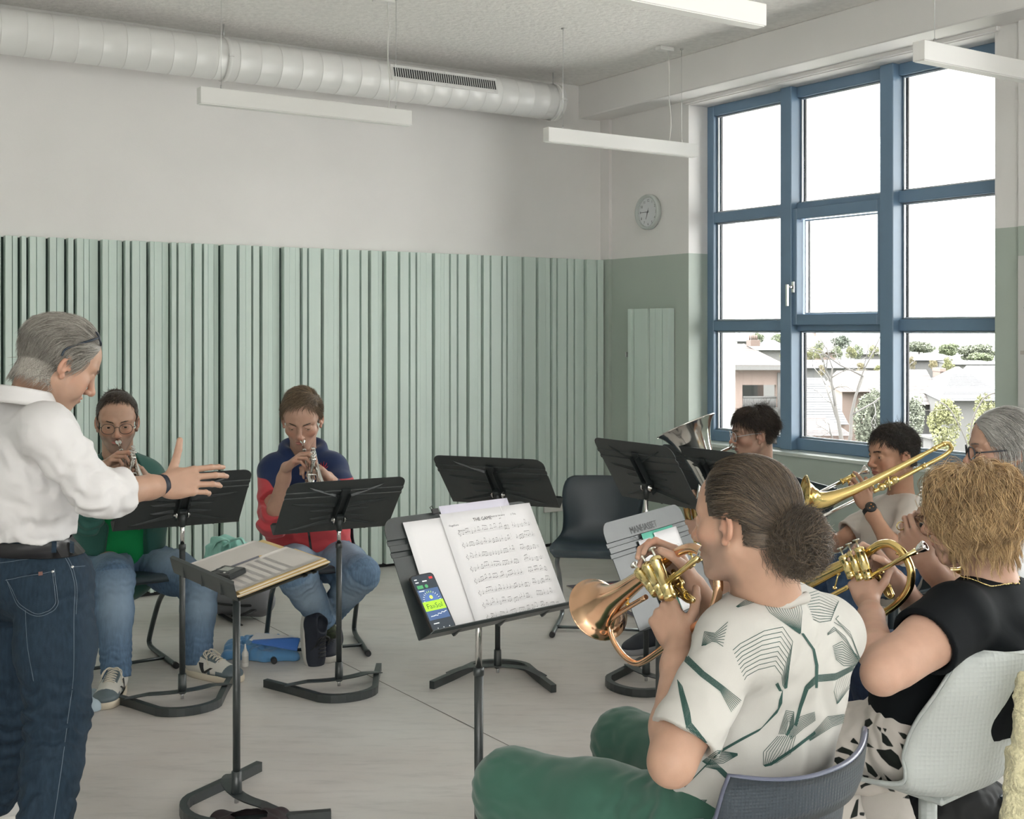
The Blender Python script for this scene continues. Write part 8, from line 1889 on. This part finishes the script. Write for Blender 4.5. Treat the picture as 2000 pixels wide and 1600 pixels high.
def house(label, px0, px1, pe, pr, Y, m_w, m_r, dep=8, hip=True, rows=14, chim=None, wins=(), ridge=(.3, .7), yaw=0.0):
    """pe, pr: rows of the eave and the ridge in the picture"""
    a, b_ = P(px0, pe, Y), P(px1, pe, Y+yaw); z0 = (a[2]+b_[2])/2; a[2] = b_[2] = z0; back = V(0, dep, 0)+V((a[0]+b_[0])/2/Y*dep*.6, 0, 0); zr = P(0, pr, Y+dep/2)[2]
    root = thing('house', label, 'house', V((a[0]+b_[0])/2, Y+dep/2, GZ)); w = MB()
    w.prism([V(a[0], a[1], GZ), V(b_[0], b_[1], GZ), V(*(b_+back)[:2], GZ), V(*(a+back)[:2], GZ)], UZ*(z0-GZ)); w.build('wall', m_w, root)
    r0, r1 = lerp(a, b_, ridge[0])+back/2, lerp(a, b_, ridge[1])+back/2; r0[2] = r1[2] = zr; ov = (b_-a)*.03; A, B_, C_, D_ = a-ov-back*.04, b_+ov-back*.04, b_+ov+back*1.04, a-ov+back*1.04
    r = MB(); tiles(r, A, B_, r1, r0, rows); tiles(r, C_, D_, r0, r1, rows); tiles(r, D_, A, r0, r0+(r1-r0)*.001, rows); tiles(r, B_, C_, r1, r1-(r1-r0)*.001, rows); r.build('roof', m_r, root)
    for (x0, x1, y0, y1) in wins:
        f = MB(); p0, p1 = P(x0, y0, Y-.06), P(x1, y1, Y-.06); f.box((p0+p1)/2, (abs(p1[0]-p0[0]), .1, abs(p1[2]-p0[2]))); fo = f.build('window', m_wht, root)
        g = MB(); n_ = 3 if abs(x1-x0) > 16 else 1; w_ = (p1[0]-p0[0])/n_
        for k in range(n_): g.box(V(p0[0]+w_*(k+.5), Y-.12, (p0[2]+p1[2])/2), (w_*.8, .05, abs(p1[2]-p0[2])*.7))
        g.build('pane', m_gls, fo)
    if chim: 
        c = MB(); p0, p1 = P(chim[0], chim[3], Y+dep*.35), P(chim[1], chim[2], Y+dep*.35); c.box((p0+p1)/2, (p1[0]-p0[0], .9, p1[2]-p0[2])); c.box(V((p0[0]+p1[0])/2, p0[1], p1[2]), ((p1[0]-p0[0])*1.15, 1.0, .15)); c.build('chimney', m_brick, root)
    return root
# brick apartment block with balcony
Ya = 44
ab = thing('apartment_building', 'brick apartment block with a recessed balcony behind the left panes', 'building', V(P(1480, 700, Ya)[0], Ya+5, GZ))
e0, e1 = P(1390, 722, Ya), P(1537, 722, Ya); zb = e0[2]
def wallpart(x0, x1, y0, y1, d0=0., d1=.3, m=None, name='wall', par=ab):
    p0, p1 = P(x0, y0, Ya), P(x1, y1, Ya); b = MB(); b.box(V((p0[0]+p1[0])/2, Ya+(d0+d1)/2, (p0[2]+p1[2])/2), (p1[0]-p0[0], d1-d0, p0[2]-p1[2])); return b.build(name, m or m_brick, par)
wallpart(1390, 1450, 722, 1000); wallpart(1516, 1537, 722, 1000); wallpart(1450, 1516, 722, 752); wallpart(1450, 1516, 797, 803); wallpart(1450, 1516, 860, 1000); wallpart(1450, 1516, 722, 1000, 2.2, 2.4)
wallpart(1390, 1537, 712, 722, -.5, .4, m_wht, 'eave'); wallpart(1518, 1526, 728, 1000, -.08, .05, m_wht, 'downpipe')
for (y0, y1) in ((757, 785), (806, 855)):
    fo = wallpart(1453, 1502, y0, y1, 2.05, 2.2, m_wht, 'window'); 
    for (x0, x1) in ((1454, 1466), (1469, 1494)): wallpart(x0, x1, y0+1, y1, 2.0, 2.06, om('curtained glass', (.17, .18, .17)), 'pane', fo)
b = MB()
for x in np.linspace(1452, 1515, 26): b.cyl(P(x, 777, Ya), P(x, 797, Ya), .022, n=6)
b.cyl(P(1451, 776, Ya), P(1516, 776, Ya), .04, n=8); b.build('railing', m_wht, ab)
wallpart(1449, 1517, 796, 806, -.25, 2.2, m_wht, 'balcony_slab')
b = MB(); rz = P(0, 672, Ya+5)[2]; tiles(b, P(1385, 714, Ya-.5), P(1541, 716, Ya-.5), V(P(1452, 0, Ya+5)[0], Ya+5, rz), V(P(1380, 0, Ya+5)[0], Ya+5, rz), 22); tiles(b, P(1541, 716, Ya-.5), V(P(1541, 0, Ya)[0]+2, Ya+11, zb), V(P(1452, 0, Ya+5)[0], Ya+5, rz+.02), V(P(1452, 0, Ya+5)[0]-.02, Ya+5, rz), 22); b.build('roof', m_tile, ab)
b = MB(); p0, p1 = P(1462, 676, Ya+4), P(1480, 664, Ya+4); b.box((p0+p1)/2, (p1[0]-p0[0], .9, p1[2]-p0[2])); 
for k in range(4): b.cyl(V(p0[0]+.05+.09*k, p0[1], p1[2]), V(p0[0]+.05+.09*k, p0[1], p1[2]+.2), .04, n=8)
b.build('chimney', m_terra, ab)
house('grey slate house peeping over the apartment roof at far left', 1440, 1462, 667, 650, 95, m_wht, m_slate, 8, rows=8, ridge=(.45, .55))
house('pale hip roofed house behind the apartment roof', 1482, 1545, 684, 664, 80, m_wht, m_slate, 9, rows=8, ridge=(.35, .65))
house('large pinkish gabled house on the hill behind the trees', 1568, 1632, 688, 653, 120, m_brick, m_pink, 12, rows=8, ridge=(.3, .75), chim=(1588, 1592, 648, 656))
house('long low house with lilac roof behind the row of trees', 1572, 1668, 719, 703, 90, m_wht, m_lil, 9, rows=6, ridge=(.08, .92))
house('long house with a lilac grey roof at the middle mullion', 1655, 1760, 719, 702, 94, m_wht, m_lil, 9, rows=6, ridge=(.08, .92))
house('pale roofed house far away right of the cedar', 1668, 1745, 692, 674, 130, m_wht, m_lil, 10, rows=6)
house('house with terracotta tiled roof right of the bare tree', 1645, 1765, 765, 724, 58, m_brick, m_terra, 9, rows=16, ridge=(.05, .95))
house('grey tiled house at the lower left of the middle pane', 1548, 1652, 828, 738, 40, m_brick, m_slate, 9, rows=20, ridge=(.1, .86), wins=((1568, 1598, 838, 860),))
house('brick house with white garage below the bare tree', 1562, 1660, 850, 815, 30, m_brick, m_tile, 5, rows=12, wins=((1570, 1596, 858, 880), (1612, 1646, 862, 880)))
house('white house with lilac roof at the left of the right pane', 1750, 1780, 702, 689, 110, m_wht, m_lil, 8, rows=6, wins=((1763, 1767, 706, 713),))
house('wide house with lilac roof behind the conical yellow tree', 1778, 1880, 704, 692, 112, m_wht, m_lil, 9, rows=6, ridge=(.06, .75))
house('low house with lilac roof beyond the slate hip roof', 1860, 1960, 712, 704, 100, m_wht, m_lil, 9, rows=6)
house('house with a wide pale pink roof in the right pane', 1735, 1842, 790, 722, 50, m_wht, m_pink, 9, rows=10, ridge=(.05, .97), chim=(1829, 1839, 722, 750))
house('house with a big grey hip roof at the right end of the window', 1838, 1968, 782, 716, 46, m_wht, m_slate, 10, rows=22, ridge=(.5, .54))
house('house with pale grey roof at the far right of the window', 1905, 2010, 760, 714, 62, m_wht, m_lil, 9, rows=12, ridge=(.05, .8))
# trees
def leaves(c, rx, rz, n, size, rg_, cone=0.0, bot=.0):
    vs = []; fs = []; bl = []
    for i in range(16):
        d = rg_.normal(size=3); d /= np.linalg.norm(d); k = 1-cone*(d[2]*.7+1)/2; bl.append((V(d[0]*rx*.62*k, d[1]*rx*.62*k, d[2]*rz*.70), rg_.uniform(.30, .50)*(1-.4*cone*(d[2]+1)/2)))
    for i in range(n):
        q, r_ = bl[i % 16]; d = rg_.normal(size=3); d /= np.linalg.norm(d); rr = rg_.uniform(.5, 1.0)**.5*r_
        p = c+q+V(d[0]*rx*rr, d[1]*rx*rr, d[2]*rz*rr); u = rg_.normal(size=3); u /= np.linalg.norm(u); w = nrm(np.cross(u, rg_.normal(size=3))); s = size*rg_.uniform(.6, 1.3); o_ = len(vs)
        vs += [p-u*s, p+w*s*.6, p+u*s, p-w*s*.6]; fs.append((o_, o_+1, o_+2, o_+3))
    return vs, fs
TG = [om('dark evergreen leaves', (.30, .37, .26), var=.3, vscale=2), om('yellow green leaves', (.74, .76, .30), var=.25, vscale=2), om('mid green leaves', (.50, .60, .30), var=.3, vscale=2), om('golden leaves', (.74, .62, .30), var=.25, vscale=2), om('grey green leaves', (.56, .62, .43), var=.25, vscale=2)]
m_bark = om('grey bark', (.20, .17, .14)); rt_ = np.random.default_rng(5)
def tree(label, px, py0, py1, w, Y, m, cone=.3, n=1300, wild=False):
    t, b = P(px, py0, Y), P(px, py1, Y); H_ = (t[2]-b[2])/2; R_ = w/2/FPX*Y; c = V(t[0], Y, (t[2]+b[2])/2); root = thing('tree', label, 'tree', V(t[0], Y, GZ), 'trees outside the window')
    vs, fs = leaves(c, R_, H_, int(n*1.5), R_*.075, rt_, cone); link('crown', vs, fs, TG[m], root, smooth=False)
    k = MB(); k.cyl(V(t[0], Y, GZ), c, R_*.09, R_*.04, n=8)
    k.build('trunk', m_bark, root); return root
for a in (('round yellow green tree left of the tall one on the hill', 1585, 676, 706, 26, 100, 1), ('tall pointed green tree in front of the pinkish house', 1601, 663, 706, 26, 102, 2), ('small yellow tree below the tall pointed tree', 1601, 681, 702, 24, 97, 1), ('round green tree in the middle of the tree row', 1635, 677, 701, 32, 100, 2), ('spreading dark cedar above the tree row', 1642, 655, 682, 44, 115, 0), ('yellow green tree right of the cedar', 1662, 675, 701, 28, 100, 1), ('taller tree behind the yellow green one', 1676, 671, 702, 26, 103, 2), ('pale yellow tree by the middle mullion', 1706, 675, 702, 28, 100, 1), ('dark purple grey tree at the middle mullion', 1722, 679, 701, 16, 104, 4),
          ('green tree between the slate house and the chimney', 1480, 648, 673, 30, 85, 2), ('green tree above the pale hip roof', 1520, 649, 672, 34, 92, 2), ('small green shrub by the left mullion', 1530, 684, 700, 18, 60, 1), ('conical yellow tree in the right pane', 1852, 692, 729, 34, 75, 1, .85), ('golden tree left in the right pane', 1782, 694, 722, 22, 80, 3, .6), ('round golden tree beside the conical one', 1822, 702, 722, 20, 82, 3), ('pale yellow bush before the lilac roof', 1682, 708, 728, 26, 70, 3), ('yellow bush right of the pale one', 1716, 713, 728, 22, 68, 1), ('pale yellow bush left of the bare tree', 1605, 712, 735, 22, 60, 3),
          ('dense green bush right of the bare tree', 1703, 755, 885, 85, 24, 4, .25, 2600), ('light green tree at the lower left of the right pane', 1785, 775, 895, 70, 25, 4, .2, 2200), ('yellow green tree at the lower middle of the right pane', 1845, 780, 900, 80, 22, 1, .2, 2200), ('yellow green tree at the lower right of the right pane', 1925, 768, 900, 75, 23, 1, .2, 2200), ('large grey green tree on the slope at the right', 1905, 672, 706, 80, 150, 4, .2, 2200), ('wide green tree on the slope at left of the right pane', 1795, 668, 690, 64, 150, 4, .2, 2200), ('green tree on the slope between the roofs', 1850, 670, 694, 50, 160, 2, .2, 2200), ('green tree right before the grey green one', 1915, 690, 708, 60, 130, 2, .2, 2200)):
    tree(*a)
# bare tree
bt = thing('tree', 'bare pale tree standing in the middle pane', 'tree', V(P(1650, 850, 23)[0], 23, GZ), 'trees outside the window'); b = MB()
def branch(p, d, L_, r, dep):
    pts = [p]; q = p.copy(); dd = d.copy()
    for i in range(4): dd = nrm(dd+rt_.normal(size=3)*.16+V(0, 0, .03)); q = q+dd*L_/4; pts.append(q)
    b.tube(pts, np.linspace(r, r*.6, 5), 5)
    if dep > 0:
        for k in range(3): branch(pts[2+k], nrm(dd+rt_.normal(size=3)*.65), L_*.62, r*.5, dep-1)
p0 = P(1652, 890, 23); b.tube([V(p0[0], 23, GZ), p0], [.07, .06], 8); branch(p0, nrm(V(-.05, 0, 1)), 1.3, .05, 3); branch(p0, nrm(V(.25, .1, 1)), 1.6, .04, 3); branch(p0-UZ*.2, nrm(V(-.5, 0, .8)), 1.0, .035, 3)
b.build('branches', om('pale bark', (.30, .275, .25)), bt)
bt2 = thing('tree', 'forked bare branch tree in the right pane', 'tree', V(P(1890, 860, 20)[0], 20, GZ), 'trees outside the window'); b = MB(); p0 = P(1893, 880, 20); b.tube([V(p0[0], 20, GZ), p0], [.03, .02], 8); b.tube(smooth_path([p0, P(1880, 845, 20), P(1855, 800, 20), P(1835, 785, 20)], 5), .012, 6); b.tube(smooth_path([p0, P(1900, 820, 20), P(1922, 778, 20), P(1950, 765, 20)], 5), .014, 6); b.tube(smooth_path([P(1855, 800, 20), P(1800, 802, 20)], 3), .006, 5); b.build('branches', m_bark, bt2)
# shed and distant wooded hills
sd = thing('shed', 'small white roofed shed among the trees in the right pane', 'shed', V(P(1832, 860, 27)[0], 27, GZ)); b = MB(); b.box(P(1832, 870, 27), (.5, .5, .35)); b.build('wall', m_wht, sd); b = MB(); b.box(P(1832, 853, 27), (.62, .7, .05)); b.build('roof', m_wht, sd)
for k, (Yh, ya, yb, m_, lb) in enumerate(((420, 672, 655, om('haze tinted forest', (.225, .26, .205), var=.15, vscale=.05), 'hazy wooded hill on the right horizon'), (700, 664, 652, om('haze tinted far forest', (.30, .32, .325), var=.08, vscale=.02), 'pale far hills along the horizon'))):  # haze is mixed into the forest colours, paler with distance
    rows = []; xs = np.linspace(1300, 2150, 60)
    for y in np.linspace(0, 1, 10):
        rows.append([])
        for x in xs:
            top = yb+ (4*math.sin(x*.012+k*2)+2*math.sin(x*.05)+1.2*math.sin(x*.17))*(.6 if k else 1)+(0 if k else max(0, (1830-x)*.06))
            q = P(x, top, Yh+60*y); zz = GZ+(q[2]-GZ)*(math.sin(y*math.pi*.5)**.6); rows[-1].append(V(q[0]+rt_.normal()*.5, q[1], zz+rt_.normal()*.35))
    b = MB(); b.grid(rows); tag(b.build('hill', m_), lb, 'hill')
